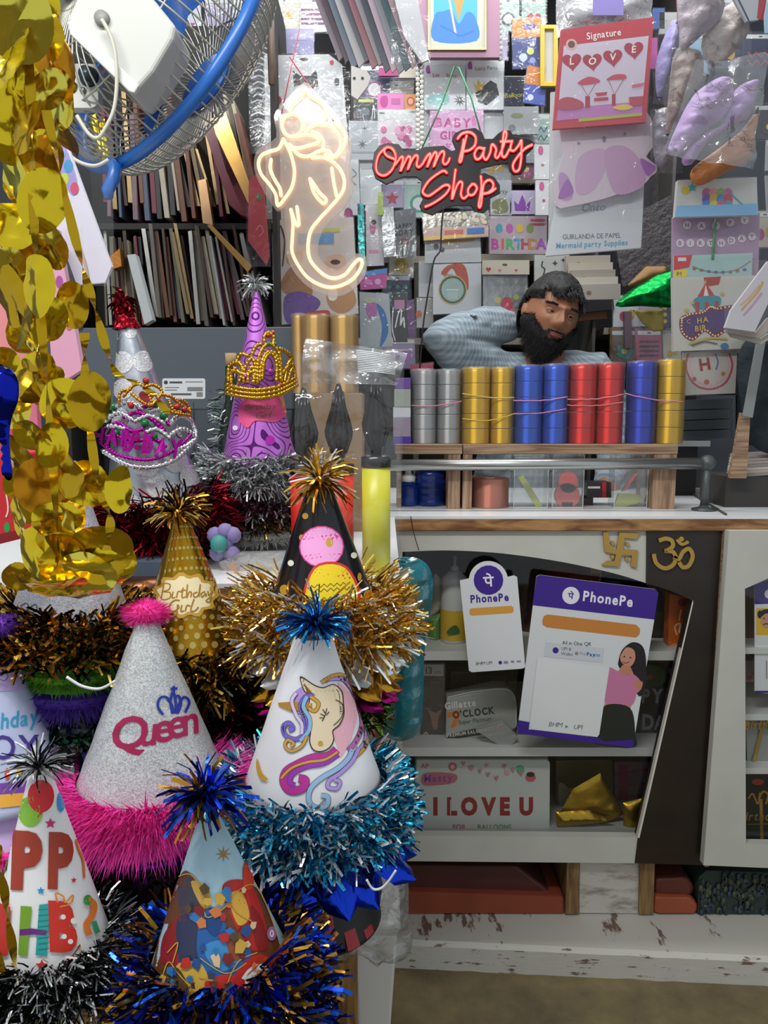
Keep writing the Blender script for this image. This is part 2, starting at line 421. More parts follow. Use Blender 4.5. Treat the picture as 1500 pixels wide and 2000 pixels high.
# ================================================================ counter
YC = 1.62
ZT = P(1000, 1008, YC - .012).z
ct = thing('countertop', 'long white counter slab with a wood-grain edge above the glazed counter', 'countertop')
x0, x1 = P(640, 1008, YC).x, 1.75
MB().box((x0, YC - .012, ZT - .006), (x1, 2.2, ZT), mat('#e6e8e8', .3)).build('laminate_top', ct)
ze = P(1000, 1037, YC - .012).z
MB().box((x0, YC - .012, ze), (x1, YC + .02, ZT - .006), m_lam).build('wood_edge', ct, bev=.002)
MB().box((x0, YC + .021, ze), (x1, 2.2, ZT - .0065), m_ply).build('underside', ct)
dc = thing('display_counter', 'white fronted counter with a dark slanting pillar panel and an arched glass window', 'counter')
arch = spline([(786, 1078), (860, 1075), (930, 1077), (1000, 1083), (1100, 1098), (1200, 1120), (1262, 1139)], 4)
archd = spline([(1262, 1139), (1310, 1154), (1352, 1173)], 3)
top = [(560, 1038), (1263, 1038)]
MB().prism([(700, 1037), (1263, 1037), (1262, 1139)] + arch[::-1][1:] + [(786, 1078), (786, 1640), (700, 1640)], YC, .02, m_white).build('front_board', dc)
MB().prism([(1263, 1037), (1418, 1037), (1376, 1690), (1240, 1686), (1246, 1636), (1352, 1173)] + archd[::-1][1:], YC - .003, .024, m_dark).build('slanted_panel', dc)
MB().prism([(1353, 1172), (1354, 1178), (1249, 1637), (1245, 1636)], YC - .004, .012, mat('#d9d4c8', .4)).build('panel_edging', dc)
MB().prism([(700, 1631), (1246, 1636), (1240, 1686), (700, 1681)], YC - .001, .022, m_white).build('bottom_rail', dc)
MB().prism([(1419, 1037), (1424, 1037), (1382, 1690), (1377, 1690)], YC - .004, .01, mat('#a9a291', .5)).build('joint_strip', dc)
gl = MB(); gl.prism([(760, 1060), (1350, 1060), (1350, 1645), (760, 1645)], YC + .026, .004, clear('#ffffff', .015, .0, 3, .02, .03)); gl.build('glass_pane', dc)
zb = P(1000, 1686, YC).z
MB().box((P(760, 1000, YC).x, 2.02, zb), (P(1410, 1000, YC).x + .02, 2.04, ze), mat('#3a3530', .7)).build('back_panel', dc)
for py in (1272, 1460): 
    zz = P(900, py, YC + .04).z
    MB().box((P(760, py, YC).x, YC + .04, zz - .021), (P(1360, py, YC).x, 2.02, zz), mat('#c9cbc6', .5)).build('inner_shelf', dc)
zf = P(900, 1631, YC + .04).z
MB().box((P(760, 1631, YC).x, YC + .04, zf - .03), (P(1380, 1631, YC).x, 2.02, zf), mat('#9a9a94', .5)).build('cabinet_floor', dc)
MB().box((P(744, 1000, YC).x, YC + .024, zb), (P(758, 1000, YC).x, 2.02, ze), m_ply).build('side_board', dc)
MB().box((P(1404, 1000, YC).x, YC + .024, zb), (P(1416, 1000, YC).x, 2.02, ze), m_ply).build('side_board', dc)
# gold religious signs fixed to the front
gold = foil('#cfa75a', .35, 12, .15)
for nm, lab, cat, polys in (
    ('gold_swastika', 'gold swastika sign with four dots fixed to the white arch corner', 'religious sign',
     [[(1178, 1040), (1188, 1039), (1192, 1068), (1204, 1074), (1210, 1040), (1250, 1042), (1243, 1053), (1220, 1051), (1217, 1073), (1246, 1075), (1243, 1110), (1232, 1106), (1234, 1085), (1214, 1084), (1209, 1107), (1176, 1104), (1186, 1096), (1200, 1096), (1203, 1083), (1181, 1078)]] + [ell(x, y, 4) for x, y in ((1197, 1061), (1226, 1063), (1196, 1088), (1224, 1092))]),):
    mb = MB()
    for p in polys: mb.prism(p, YC - .006, .006, gold)
    tag(mb.build(nm, bev=.0008), lab, cat)
mb = MB()
for st, w in (([(1287, 1056), (1300, 1052), (1312, 1056), (1314, 1067), (1304, 1075), (1298, 1076)], 8), ([(1300, 1076), (1314, 1078), (1320, 1090), (1314, 1104), (1298, 1110), (1282, 1100), (1277, 1082)], 8),
              ([(1316, 1088), (1326, 1092), (1334, 1078), (1346, 1072), (1353, 1086), (1346, 1104), (1334, 1108), (1326, 1098)], 8), ([(1322, 1054), (1332, 1063), (1345, 1058)], 6)):
    pts = spline(st, 5); q, fs = ribbon2d(pts, w); n = len(pts)
    mb.prism(q[:n] + q[n:][::-1], YC - .009, .006, gold)
mb.prism(ell(1331, 1053, 5), YC - .009, .006, gold)
tag(mb.build('gold_om_sign', bev=.0008), 'gold Om sign in raised script on the dark brown panel', 'religious sign')
# right-hand neighbour counter
rc = thing('side_counter', 'white cabinet section with a tall window cut beside the dark slanting panel', 'counter')
YR = 1.585
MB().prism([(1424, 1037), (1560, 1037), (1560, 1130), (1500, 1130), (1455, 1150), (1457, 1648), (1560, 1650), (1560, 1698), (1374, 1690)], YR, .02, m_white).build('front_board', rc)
MB().prism([(1450, 1120), (1560, 1120), (1560, 1655), (1450, 1655)], YR + .024, .004, clear('#ffffff', .015, .0, 3, .02, .03)).build('glass_pane', rc)
MB().box((P(1430, 1000, YR).x, 1.95, zb), (1.05, 1.97, ze), mat('#2c2b29', .7)).build('back_panel', rc)
for py in (1265, 1395, 1500): MB().box((P(1440, py, YR).x, YR + .03, P(1460, py, YR + .03).z - .014), (1.05, 1.95, P(1460, py, YR + .03).z), mat('#c9cbc6', .5)).build('inner_shelf', rc)
MB().box((P(1426, 1000, YR).x, YR + .021, zb), (P(1436, 1000, YR).x, 1.95, ze), m_ply).build('side_board', rc)
MB().box((1.05, YR + .021, zb), (1.07, 1.95, ze), m_ply).build('side_board', rc)
# posts beneath
lg = thing('counter_trestle', 'whitewashed brick-faced post between two timber uprights below the counter', 'support post')
MB().prism([(1130, 1680), (1250, 1680), (1250, 1784), (1132, 1783)], 1.642, .2, grimy('whitewash', '#c4bfb6', '#8d8478', 12, .5, .66, (1, 1, 3))).build('whitewashed_core', lg)
for q in ([(1108, 1680), (1133, 1680), (1131, 1785), (1104, 1785)], [(1250, 1680), (1279, 1680), (1276, 1786), (1248, 1786)]):
    MB().prism(q, 1.635, .2, m_post).build('timber_upright', lg)
# things stored under the counter
def crate(name, lab, cat, poly, Y, th, c, grp=None, bev=.006):
    return tag(MB().prism(poly, Y, th, c if not isinstance(c, str) else mat(c, .6, var=.15)).build(name, bev=bev), lab, cat, grp)
crate('cardboard_sheet', 'lower red-brown board lying under the arched counter', 'board', [(790, 1742), (1102, 1752), (1104, 1784), (790, 1784)], 1.64, .25, '#8a3f25')
crate('storage_box', 'dark brown flat box lying above the red-brown board under the counter', 'box', [(790, 1690), (1010, 1692), (1085, 1750), (790, 1741)], 1.66, .25, '#4a241c')
crate('cloth_bundle', 'upper folded rust cloth bundle beside the timber upright', 'cloth', [(1279, 1716), (1345, 1714), (1360, 1735), (1352, 1752), (1278, 1750)], 1.65, .2, '#5f2a1c', bev=.012)
crate('cloth_bundle', 'lower rust-orange cloth bundle on the plinth beside the timber upright', 'cloth', [(1278, 1752), (1352, 1754), (1366, 1770), (1362, 1785), (1276, 1785)], 1.637, .2, '#9a4a2c', bev=.012)
mb = MB(); wv = mat('#27352f', .6); wv2 = mat('#4a5236', .6); wv3 = mat('#2a3a4c', .6)
mb.prism([(1366, 1712), (1380, 1700), (1560, 1706), (1560, 1787), (1362, 1785)], 1.64, .2, wv)
for i in range(150):
    x, y = R.uniform(1368, 1540), R.uniform(1708, 1782); p = P(x, y, 1.637); mb.ball(p, .0075, R.choice([wv, wv, wv2, wv3]), 6, (.8, .6, 1.2))
tag(mb.build('woven_sack', smooth=True), 'dark green knobbly woven sack at the far end of the plinth', 'sack')
# ================================================================ display table left of the counter
tb = thing('display_table', 'white topped wooden table carrying the purple and silver cone hats', 'table')
TX0, TX1, TY = -1.25, .022, .972
MB().box((TX0, TY, ZT - .006), (TX1, 1.6, ZT), mat('#eceeee', .3)).build('laminate_top', tb)
MB().box((TX0, TY, ZT - .03), (TX1, TY + .02, ZT - .006), m_lam).build('wood_edge', tb)
MB().box((TX0, TY + .0205, ZT - .026), (TX1, 1.6, ZT - .0065), m_ply).build('underframe', tb)
for x, y in ((TX1 - .085, TY + .01), (TX0, TY + .01), (TX1 - .047, 1.55), (TX0, 1.55)):
    MB().box((x, y, 0), (x + .025, y + .04, ZT - .031), wood('#6b4a2a', '#a9834f', (30, 30, 3))).build('leg', tb)
st = thing('stepped_hat_stand', 'stepped plywood stand under the nearest cone hats', 'stand')
STEPS = [(.80, .845, .965), (.665, .685, .842), (.58, .53, .682)]   # top z, front y, back y
for z, ya, yb in STEPS:
    MB().box((-.62, ya, z - .015), (-.03 - (.07 if z < .7 else 0), yb, z), m_ply).build('tread', st)
    for x in (-.6, -.13): MB().box((x, yb - .03, 0), (x + .03, yb - .004, z - .0155), m_post).build('leg', st)
# white plastic stool below the table end
sl = thing('plastic_stool', 'white plastic stool with tapered leg below the table end', 'stool')
mpl = mat('#dadad6', .35)
sx, sy, sz = -.02, 1.06, .455
MB().box((sx - .30, sy, sz - .02), (sx + .045, sy + .33, sz), mpl).build('seat', sl, bev=.008)
for dx, dy in ((0, 0), (-.28, 0), (0, .28), (-.28, .28)):
    mb = MB(); x, y = sx + dx, sy + dy + .003
    mb.add([(x - .025, y, sz - .021), (x + .04, y, sz - .021), (x + .04, y + .04, sz - .021), (x - .025, y + .04, sz - .021), (x - .012, y + .004, 0), (x + .012, y + .004, 0), (x + .012, y + .034, 0), (x - .012, y + .034, 0)],
           [(0, 1, 2, 3), (4, 5, 6, 7), (0, 1, 5, 4), (1, 2, 6, 5), (2, 3, 7, 6), (3, 0, 4, 7)], mpl).build('leg', sl, bev=.004)
# ================================================================ rail and ribbon stands on the counter
rl = thing('counter_rail', 'brushed steel tube rail with grey ball joint and post on the counter', 'rail')
YL = 1.70; stl = mat('#b9bbb8', .28, .9)
MB().tube([P(690, 909, YL), P(1376, 905, YL)], .0125, stl, 16).build('tube', rl, True)
grey = mat('#565b5b', .45, .3)
MB().ball(P(1382, 904, YL), .018, grey, 20).build('ball_joint', rl, True)
pt = P(1382, 904, YL)
MB().tube([pt, (pt.x - .003, YL, ZT + .006)], .0085, grey, 14).build('post', rl, True)
MB().lathe((pt.x - .003, YL, ZT), [(0, 0), (.026, 0), (.026, .004), (.012, .008), (.0085, .012)], grey, 20).build('foot', rl, True)
YB = 1.72
for lab, xa, xb, legs, nm in (('short plywood riser carrying the silver ribbon rolls', 772, 903, ((876, 900),), 'ribbon_riser'), ('long plywood riser carrying the gold, blue and red ribbon rolls', 905, 1325, ((905, 923), (1280, 1324)), 'ribbon_riser')):
    s = thing(nm, lab, 'stand', 'plywood risers on the counter')
    za, zb2 = P(1000, 868, YB).z, P(1000, 887, YB).z
    MB().box((P(xa, 868, YB).x, YB, zb2), (P(xb, 868, YB).x, YB + .12, za), m_ply).build('top_board', s, bev=.001)
    for l0, l1 in legs:
        MB().box((P(l0, 868, YB).x, YB + .002, ZT), (P(l1, 868, YB).x, YB + .118, zb2), wood('#7d6049', '#b99a7c', (24, 24, 2), .7)).build('leg', s)
    if xa < 800: MB().box((P(776, 868, YB).x, YB + .03, ZT), (P(784, 868, YB).x, YB + .118, zb2), m_ply).build('leg', s)
RISE = P(1000, 868, YB).z
def roll(lab, px, w, top, c, Y=1.775, base=None, nreel=5, grp='ribbon rolls on the risers', film=True, name='ribbon_roll'):
    t = thing(name, lab, 'ribbon roll', grp); r = w / 2 * px2m(Y); x = P(px, 800, Y).x; z0 = RISE if base is None else base; z1 = P(px, top, Y - r).z; h = (z1 - z0) / nreel
    for i in range(nreel):
        e = .0004
        MB().lathe((x, Y, z0 + i * h), [(r * .3, .0005), (r - e, .0005), (r, e + .0005), (r, .003), (r, h - .003), (r, h - e - .0005), (r - e, h - .0005), (r * .3, h - .0005), (r * .3, .0005)], satin(c), 32).build('reel', t, True)
    MB().lathe((x, Y, z0), [(r * .3 - .001, 0), (r * .3 - .001, z1 - z0), (r * .22, z1 - z0), (r * .22, 0), (r * .3 - .001, 0)], mat('#b59c78', .8), 16).build('cardboard_core', t, True)
    if film:
        mb = MB(); n = 28; pr = []
        for k in range(13):
            zz = z0 + (z1 - z0 + .002) * k / 12
            for j in range(n):
                a = 2 * PI * j / n; q = r + .0015 + .002 * abs(noise.noise(Vector((math.cos(a) * 2, math.sin(a) * 2, zz * 25 + px)))); pr.append((x + math.cos(a) * q, Y + math.sin(a) * q, zz))
        pr += [(x + math.cos(2 * PI * j / n) * r * .55, Y + math.sin(2 * PI * j / n) * r * .55, z1 + .004 + .003 * noise.noise(Vector((j, px, 0)))) for j in range(n)]
        mb.add(pr, [(k * n + j, k * n + (j + 1) % n, (k + 1) * n + (j + 1) % n, (k + 1) * n + j) for k in range(13) for j in range(n)], clear('#ffffff', .02, .05, 14, .15, .2))
        mb.build('plastic_wrap', t, True)
    return x, r, z0, z1
SV, GD, BL, RD = '#bcbec0', '#f2c31e', '#2a62e0', '#f02c26'
for lab, px, w, top, c in (('silver ribbon roll standing at the outer end of the short riser', 828, 49, 722, SV), ('silver ribbon roll standing next to the gold pair', 876, 47, 722, SV),
    ('gold ribbon roll standing next to the silver pair', 929, 55, 718, GD), ('gold ribbon roll standing next to the blue pair', 979, 45, 718, GD),
    ('blue ribbon roll standing next to the gold pair, first of the blue pair', 1031, 54, 714, BL), ('blue ribbon roll standing next to the red pair', 1083, 50, 712, BL),
    ('red ribbon roll standing next to the blue pair', 1136, 53, 711, RD), ('red ribbon roll standing next to the single blue roll', 1189, 53, 709, RD),
    ('single blue ribbon roll standing between red and gold rolls', 1251, 54, 706, '#2a46d0'), ('gold ribbon roll standing alone at the end of the long riser', 1307, 53, 702, GD)):
    roll(lab, px, w, top, c)
def tie(lab, pxs, y0, y1, c, Y=1.742, grp='strings tied round the ribbon rolls', sag=4):
    pts = [P(pxs[0] + (pxs[1] - pxs[0]) * i / 14, y0 + (y1 - y0) * i / 14 + sag * math.sin(PI * i / 14) + R.uniform(-.7, .7), Y) for i in range(15)]
    tag(MB().tube(pts, .0011, mat(c, .5), 6).build('tie_string', None, True), lab, 'string', grp)
tie('pink string tied round the silver pair of ribbon rolls', (803, 902), 792, 784, '#e0718f')
tie('upper yellow string tied round the gold pair', (903, 1004), 768, 776, '#e5c24a')
tie('lower yellow string tied round the gold pair', (903, 1004), 818, 808, '#e5c24a', sag=8)
tie('upper pink string tied round the blue pair', (1002, 1108), 782, 775, '#e28fb8')
tie('lower pink string tied round the blue pair', (1002, 1106), 808, 798, '#e28fb8')
tie('upper pink string tied round the red pair', (1108, 1218), 780, 770, '#e88f95')
tie('lower pink string tied round the red pair', (1108, 1218), 791, 785, '#e88f95')
tie('pink string running from the blue roll across the end gold roll', (1221, 1334), 769, 784, '#e28fb8')
# salmon ribbon roll and clear boxes under the long riser
roll('salmon pink ribbon roll lying under the long riser', 959, 74, 936, '#d9856a', 1.775, ZT, 1, None, True)
def clearbox(lab, x0, x1, y0, y1, inner):
    t = thing('candle_box', lab, 'box', 'clear candle boxes under the riser'); Y = 1.75
    a, b = P(x0, y1, Y), P(x1, y0, Y); a.z = ZT + .0005; d = .05
    mb = MB().box((a.x, Y, a.z), (b.x, Y + d, b.z), clear('#f4f6f6', .10, .10, 4, .05, .05)); mb.build('clear_case', t)
    ed = MB(); 
    for q, r_ in (((a.x, Y, a.z), (a.x, Y, b.z)), ((b.x, Y, a.z), (b.x, Y, b.z)), ((a.x, Y, b.z), (b.x, Y, b.z)), ((a.x, Y, a.z), (b.x, Y, a.z))): ed.tube([q, r_], .0009, mat('#cfd4d4', .3), 5)
    ed.build('case_edges', t)
    m2 = art(inner[1], onplane(Y + .025), 0); 
    mb = MB()
    for it in inner[1]:
        pl = it[2] if it[0] == 'p' else ell(*it[2:])
        mb.prism(pl, Y + .02, .008, mat(it[1], .5))
    mb.build(inner[0], t, bev=.0008)
clearbox('clear box holding a slanting yellow candle under the riser', 1003, 1072, 884, 999, ('candle', [('p', '#d9df6a', [(1012, 932), (1022, 928), (1060, 988), (1050, 996)])]))
clearbox('clear box holding a coral number candle under the riser', 1078, 1142, 884, 999, ('candle', [('c', '#ff5a4a', 1110, 942, 19, 22), ('c', '#ff5a4a', 1108, 968, 25, 25), ('p', '#ff5a4a', [(1096, 980), (1120, 980), (1118, 999), (1098, 999)])]))
clearbox('clear box holding a coral candle stick crossing a yellow one', 1199, 1268, 884, 999, ('candle', [('p', '#ff6a52', [(1238, 926), (1248, 922), (1222, 958), (1214, 960)]), ('p', '#d2d86a', [(1200, 990), (1208, 964), (1252, 966), (1256, 980), (1204, 994)])]))
bx = thing('glue_box', 'small black and red box behind the candle boxes', 'box')
MB().prism(rect(1146, 942, 1194, 972), 1.79, .05, mat('#2a1a1c', .4)).build('carton', bx); art([('r', '#b3202a', 1176, 942, 1184, 972), ('r', '#d8d0d0', 1148, 950, 1172, 954)], onplane(1.79)).build('print', bx)
MB().box((P(1146, 0, 1.79).x, 1.79, ZT), (P(1194, 0, 1.79).x, 1.84, P(0, 972.5, 1.79).z), mat('#2a1a1c', .4)).build('carton_base', bx)
# glue bottle and blue jug at the rail's near end
gb = thing('pump_bottle', 'dark blue bottle with a white pump cap behind the rail', 'bottle')
c = P(797, 990, 1.79); c.z = ZT
MB().lathe(c, [(0, 0), (.024, 0), (.025, .004), (.025, .04), (.020, .05), (.012, .054), (.012, .056)], mat('#12337f', .2), 24).build('body', gb, True)
MB().lathe(c, [(.012, .0561), (.017, .057), (.017, .07), (.008, .075), (.006, .095), (.010, .096), (.010, .103), (0, .103)], mat('#d5d8d8', .4), 20).build('pump_cap', gb, True)
jb = thing('blue_jar', 'dark blue ridged plastic jar under the short riser', 'jar')
c = P(840, 990, 1.80); c.z = ZT
MB().lathe(c, [(0, 0), (.034, 0)] + [(.036 + .0015 * math.sin(i * 1.6), .004 + .004 * i) for i in range(19)] + [(.034, .082), (0, .083)], mat('#0d2a73', .25), 28).build('body', jb, True)
# dark acrylic rod and loose sheets on the counter right
tag(MB().tube([Pz(1318, 944, ZT + .003), Pz(1418, 1004, ZT + .003)], .0025, mat('#4b4444', .4), 8).build('metal_rod', None, True), 'thin dark rod lying across the counter past the rail post', 'rod')
tr = thing('file_tray', 'stack of dark translucent file trays on a pale shelf behind the end gold roll', 'tray')
for i in range(4): MB().prism([(1333, 782 + i * 20), (1432, 778 + i * 20), (1430, 797 + i * 20), (1333, 801 + i * 20)], 1.98, .2, mat('#4c5356', .25)).build('tray', tr, bev=.003)
MB().box((P(1326, 0, 1.97).x, 1.97, P(0, 872, 1.97).z), (P(1436, 0, 1.97).x, 2.19, P(0, 861, 1.97).z), mat('#b9bdbc', .5)).build('tray_base', tr)
MB().box((P(1340, 0, 1.97).x, 2.0, ZT), (P(1420, 0, 1.97).x, 2.17, P(0, 872, 1.97).z - .0005), mat('#2e2c2b', .7)).build('tray_plinth', tr)
# ================================================================ cone hats
def strip(mb, p, d, L, w, m, droop=.3, curl=.0, segs=2):
    """one narrow bent foil strip from p along d"""
    d = d.normalized(); s = d.cross(Vector((R.uniform(-1, 1), R.uniform(-1, 1), R.uniform(-1, 1)))); s = s.normalized() * (w / 2) if s.length > 1e-6 else Vector((w / 2, 0, 0))
    vs = [p - s, p + s]; q = p.copy(); dd = d.copy()
    for i in range(segs):
        q = q + dd * (L / segs); dd = (dd + Vector((R.uniform(-.3, .3), R.uniform(-.3, .3), -droop + R.uniform(-.2, .2)))).normalized()
        vs += [q - s * (1 - .2 * (i + 1) / segs), q + s * (1 - .2 * (i + 1) / segs)]
    mb.add(vs, [(2 * i, 2 * i + 1, 2 * i + 3, 2 * i + 2) for i in range(segs)], m)
def fringe(cn, t, name, parent, mats, n=900, L=.03, w=.0016, off=.004, spread=.012, droop=.25, up=(-.9, .9), kindm=None, rad=None, slack=1.0):
    """tinsel or fur round the cone at fraction t"""
    mb = MB(); n = int(n * 1.25); w *= 1.25
    for i in range(n):
        a = R.uniform(0, 2 * PI); k = t + R.uniform(-1, 1) * spread / cn.h
        q = cn.e1 * math.cos(a) + cn.e2 * math.sin(a); p = cn.pt(k, a, off * R.random() + (rad or 0))
        if p.y > cn.B.y + cn.r * .55 and R.random() < .6: continue
        tn = cn.w.cross(q); s = R.uniform(*up)
        d = q * R.uniform(.35, 1) - cn.w * s + tn * R.uniform(-.7, .7)
        strip(mb, p, d, L * R.uniform(.55, 1.15), w * R.uniform(.7, 1.4), R.choice(mats), droop)
    mb.tube([cn.pt(t, 2 * PI * i / 40, .001 + (rad or 0)) for i in range(40)], .0035, mats[0], 6, True)
    return mb.build(name, parent)
def fur(cn, t, name, parent, c, n=5200, L=.03, thick=.012, off=.0, up=(-.5, 1.0)):
    mb = MB(); ms = [mat(c, .75), mat(tuple(min(1, x * 1.0) for x in [((int(c[i:i + 2], 16) / 255) * .93) for i in (1, 3, 5)]), .8)]
    mb.tube([cn.pt(t, 2 * PI * i / 48, off + thick * .1) for i in range(48)], thick * .45, ms[0], 8, True)
    for i in range(n):
        a = R.uniform(0, 2 * PI); q = cn.e1 * math.cos(a) + cn.e2 * math.sin(a); p = cn.pt(t + R.uniform(-1, 1) * thick * .7 / cn.h, a, off)
        d = (q * R.uniform(.3, 1) + cn.w * R.uniform(*up) + cn.w.cross(q) * R.uniform(-.3, .3)).normalized(); s = d.cross(q + cn.w * .2).normalized() * .001
        e = p + d * L * R.uniform(.5, 1.1)
        mb.add([p - s, p + s, e], [(0, 1, 2)], R.choice(ms))
    return mb.build(name, parent)
def tassel(p, name, parent, mats, n=110, L=.035, w=.002, lo=-.5, droop=.35):
    mb = MB()
    for i in range(n):
        d = Vector((R.gauss(0, 1), R.gauss(0, 1), R.gauss(0, 1))).normalized()
        if d.z < lo: d.z = -d.z * .3
        strip(mb, p + d * .004, d, L * R.uniform(.6, 1.15), w * R.uniform(.7, 1.5), R.choice(mats), droop, segs=3)
    mb.ball(p, .006, mats[0], 10)
    return mb.build(name, parent)
def pom(p, name, parent, c, r=.018, n=1500, sc=(1.3, 1, .75)):
    mb = MB(); ms = [mat(c, .8)]
    mb.ball(p, r * .7, ms[0], 14, sc)
    for i in range(n):
        d = Vector((R.gauss(0, 1), R.gauss(0, 1), R.gauss(0, 1))).normalized(); q = Vector((d.x * sc[0], d.y * sc[1], d.z * sc[2]))
        s = d.cross(Vector((R.random(), R.random(), R.random()))).normalized() * .0007; b = p + q * r * .5
        mb.add([b - s, b + s, p + q * r * R.uniform(.9, 1.25)], [(0, 1, 2)], ms[0])
    return mb.build(name, parent)
def petals(cn, t, name, parent, m, n=15, L=.045, w=.04, off=.004, lift=.5):
    """overlapping rounded foil petals hanging from a ring"""
    mb = MB()
    for i in range(n):
        a = 2 * PI * (i + R.uniform(-.2, .2)) / n; q = cn.e1 * math.cos(a) + cn.e2 * math.sin(a); tn = cn.w.cross(q); p = cn.pt(t, a, off)
        d = (q * (lift + R.uniform(-.15, .2)) + cn.w).normalized(); nn = d.cross(tn); K = 6; J = 6; vs = []; pw = R.uniform(.02, .035)
        for k in range(K + 1):
            u = k / K; hw = w * .5 * math.sqrt(max(0, 1 - (2 * u - 1) ** 2)) * .75 + w * .5 * .3 * (1 - u) + .001
            for j in range(J + 1):
                v = 2 * j / J - 1; vs.append(p + d * (L * u) + tn * (hw * v) + nn * (pw * .35 * (v * v) - .012 * u * u + .004 * noise.noise(Vector((u * 4, v * 4, i)))))
        mb.add(vs, [(k * (J + 1) + j, k * (J + 1) + j + 1, (k + 1) * (J + 1) + j + 1, (k + 1) * (J + 1) + j) for k in range(K) for j in range(J)], m)
    return mb.build(name, parent, True)
def mkcone(tip, base, hw, Y, ytip=None):
    return Cone(P(tip[0], tip[1], ytip or Y), P(base[0], base[1], Y), hw * px2m(Y) / CT)
def cone_part(cn, parent, m, t0=.04, name='cone', n=64, wr=0):
    mb = MB(); vs = []; K = 24
    for k in range(K + 1):
        t = t0 + (1 - t0) * k / K
        for j in range(n):
            a = 2 * PI * j / n; vs.append(cn.pt(t, a, wr * noise.noise(Vector((math.cos(a) * 3, math.sin(a) * 3, t * 9))) if wr else 0))
    for k in (0, 1):
        t = 1 if k == 0 else t0
        vs += [cn.pt(t, 2 * PI * j / n, -.0012) for j in range(n)]
    mb.add(vs, [(k * n + j, k * n + (j + 1) % n, (k + 1) * n + (j + 1) % n, (k + 1) * n + j) for k in range(K + 2) for j in range(n)], m)
    return mb.build(name, parent, True)
def printed(cn, items, parent, name='print', lift=.0006, maxe=9):
    return art(items, cn.hit, lift, .00004, maxe=maxe).build(name, parent)
def hat(label, tip, base, hw, Y, m, t0=.04, wr=0, group='party cone hats on show'):
    t = thing('party_hat', label, 'party hat', group); cn = mkcone(tip, base, hw, Y); cone_part(cn, t, m, t0, wr=wr); return t, cn
def below(label, cn, dz, grow, m, t0=.45, group='cone hats nested in stacks'):
    """the next hat down in a stack, nested under cn"""
    t = thing('party_hat', label, 'party hat', group); k = Vector((0, 0, -dz)); c2 = Cone(cn.A + k, cn.B + k, cn.r * grow); cone_part(c2, t, m, t0); return t, c2
gold_f, gold_l, gold_d = foil('#c9962f', .2, 20, .2), foil('#f3cf6a', .15, 20, .2), foil('#5a3d12', .25, 20, .2)
sil_f, sil_l, sil_d = mat('#c6caca', .22, .6), mat('#f2f6f6', .15, .6), mat('#7c8684', .25, .7)
red_f, red_d = foil('#8e1220', .22, 20, .2), foil('#4a0710', .25, 20, .2)
blu_f, blu_d, teal_f = foil('#1a3fd0', .2, 20, .2), foil('#0c1a66', .25, 20, .2), foil('#45bfe2', .18, 20, .2)
teal_d = foil('#1f86ad', .2, 20, .2)
blk_f, mau_f = foil('#17191a', .25, 20, .2), foil('#9c6a80', .25, 20, .2)
def script(c, w, strokes): return [('s', c, w, s) for s in strokes]
# --- queen hat
t, cn = hat('silver glitter cone hat reading Queen with hot pink fur trim and pompom', (285, 1160), (297, 1532), 152, .76, glitter('#d2d5d5'), .09, .0012)
q = []
q += [('t', '#a8124f', 'Q', 252, 1462, 62, -.05, .2, .018), ('t', '#a8124f', 'u', 290, 1455, 58, -.12, .25, .018, 'C', .9), ('t', '#a8124f', 'e', 320, 1448, 58, -.15, .2, .018), ('t', '#a8124f', 'e', 347, 1440, 58, -.2, .2, .018), ('t', '#a8124f', 'n', 373, 1434, 56, -.22, .22, .018, 'C', .9)]
q += script('#1b2f9c', 5, [[(318, 1396), (308, 1380), (312, 1364), (324, 1362), (334, 1376), (338, 1394)], [(336, 1394), (332, 1370), (337, 1352), (342, 1370), (341, 1394)], [(345, 1394), (352, 1376), (348, 1360), (338, 1362)], [(341, 1394), (348, 1376), (358, 1362), (368, 1372), (360, 1392)], [(338, 1352), (338, 1340)], [(332, 1346), (345, 1345)]])
printed(cn, q, t, 'embroidery', .0009)
fur(cn, 1.0, 'fur_trim', t, '#ff45ba', 11000, .038, .02, off=.002); pom(cn.pt(.1, 0) * .5 + cn.pt(.1, PI) * .5, 'pompom', t, '#f23fa8', .02)
t, c2 = below('navy velvet cone hat nested directly under the silver Queen hat', cn, .052, 1.0, mat('#141440', .6), .5); fringe(c2, .97, 'tinsel_fringe', t, [foil('#5a1a80', .25), foil('#1a1440', .3)], 500, .014, .0014)
t, c3 = below('maroon tinsel trimmed cone hat nested second under the Queen hat', cn, .098, 1.03, mat('#3a1015', .5), .5); fringe(c3, .93, 'tinsel_fringe', t, [foil('#5c2a20', .3), foil('#8c4a28', .25), blk_f], 800, .022, .0018, spread=.02)
c4b = c3
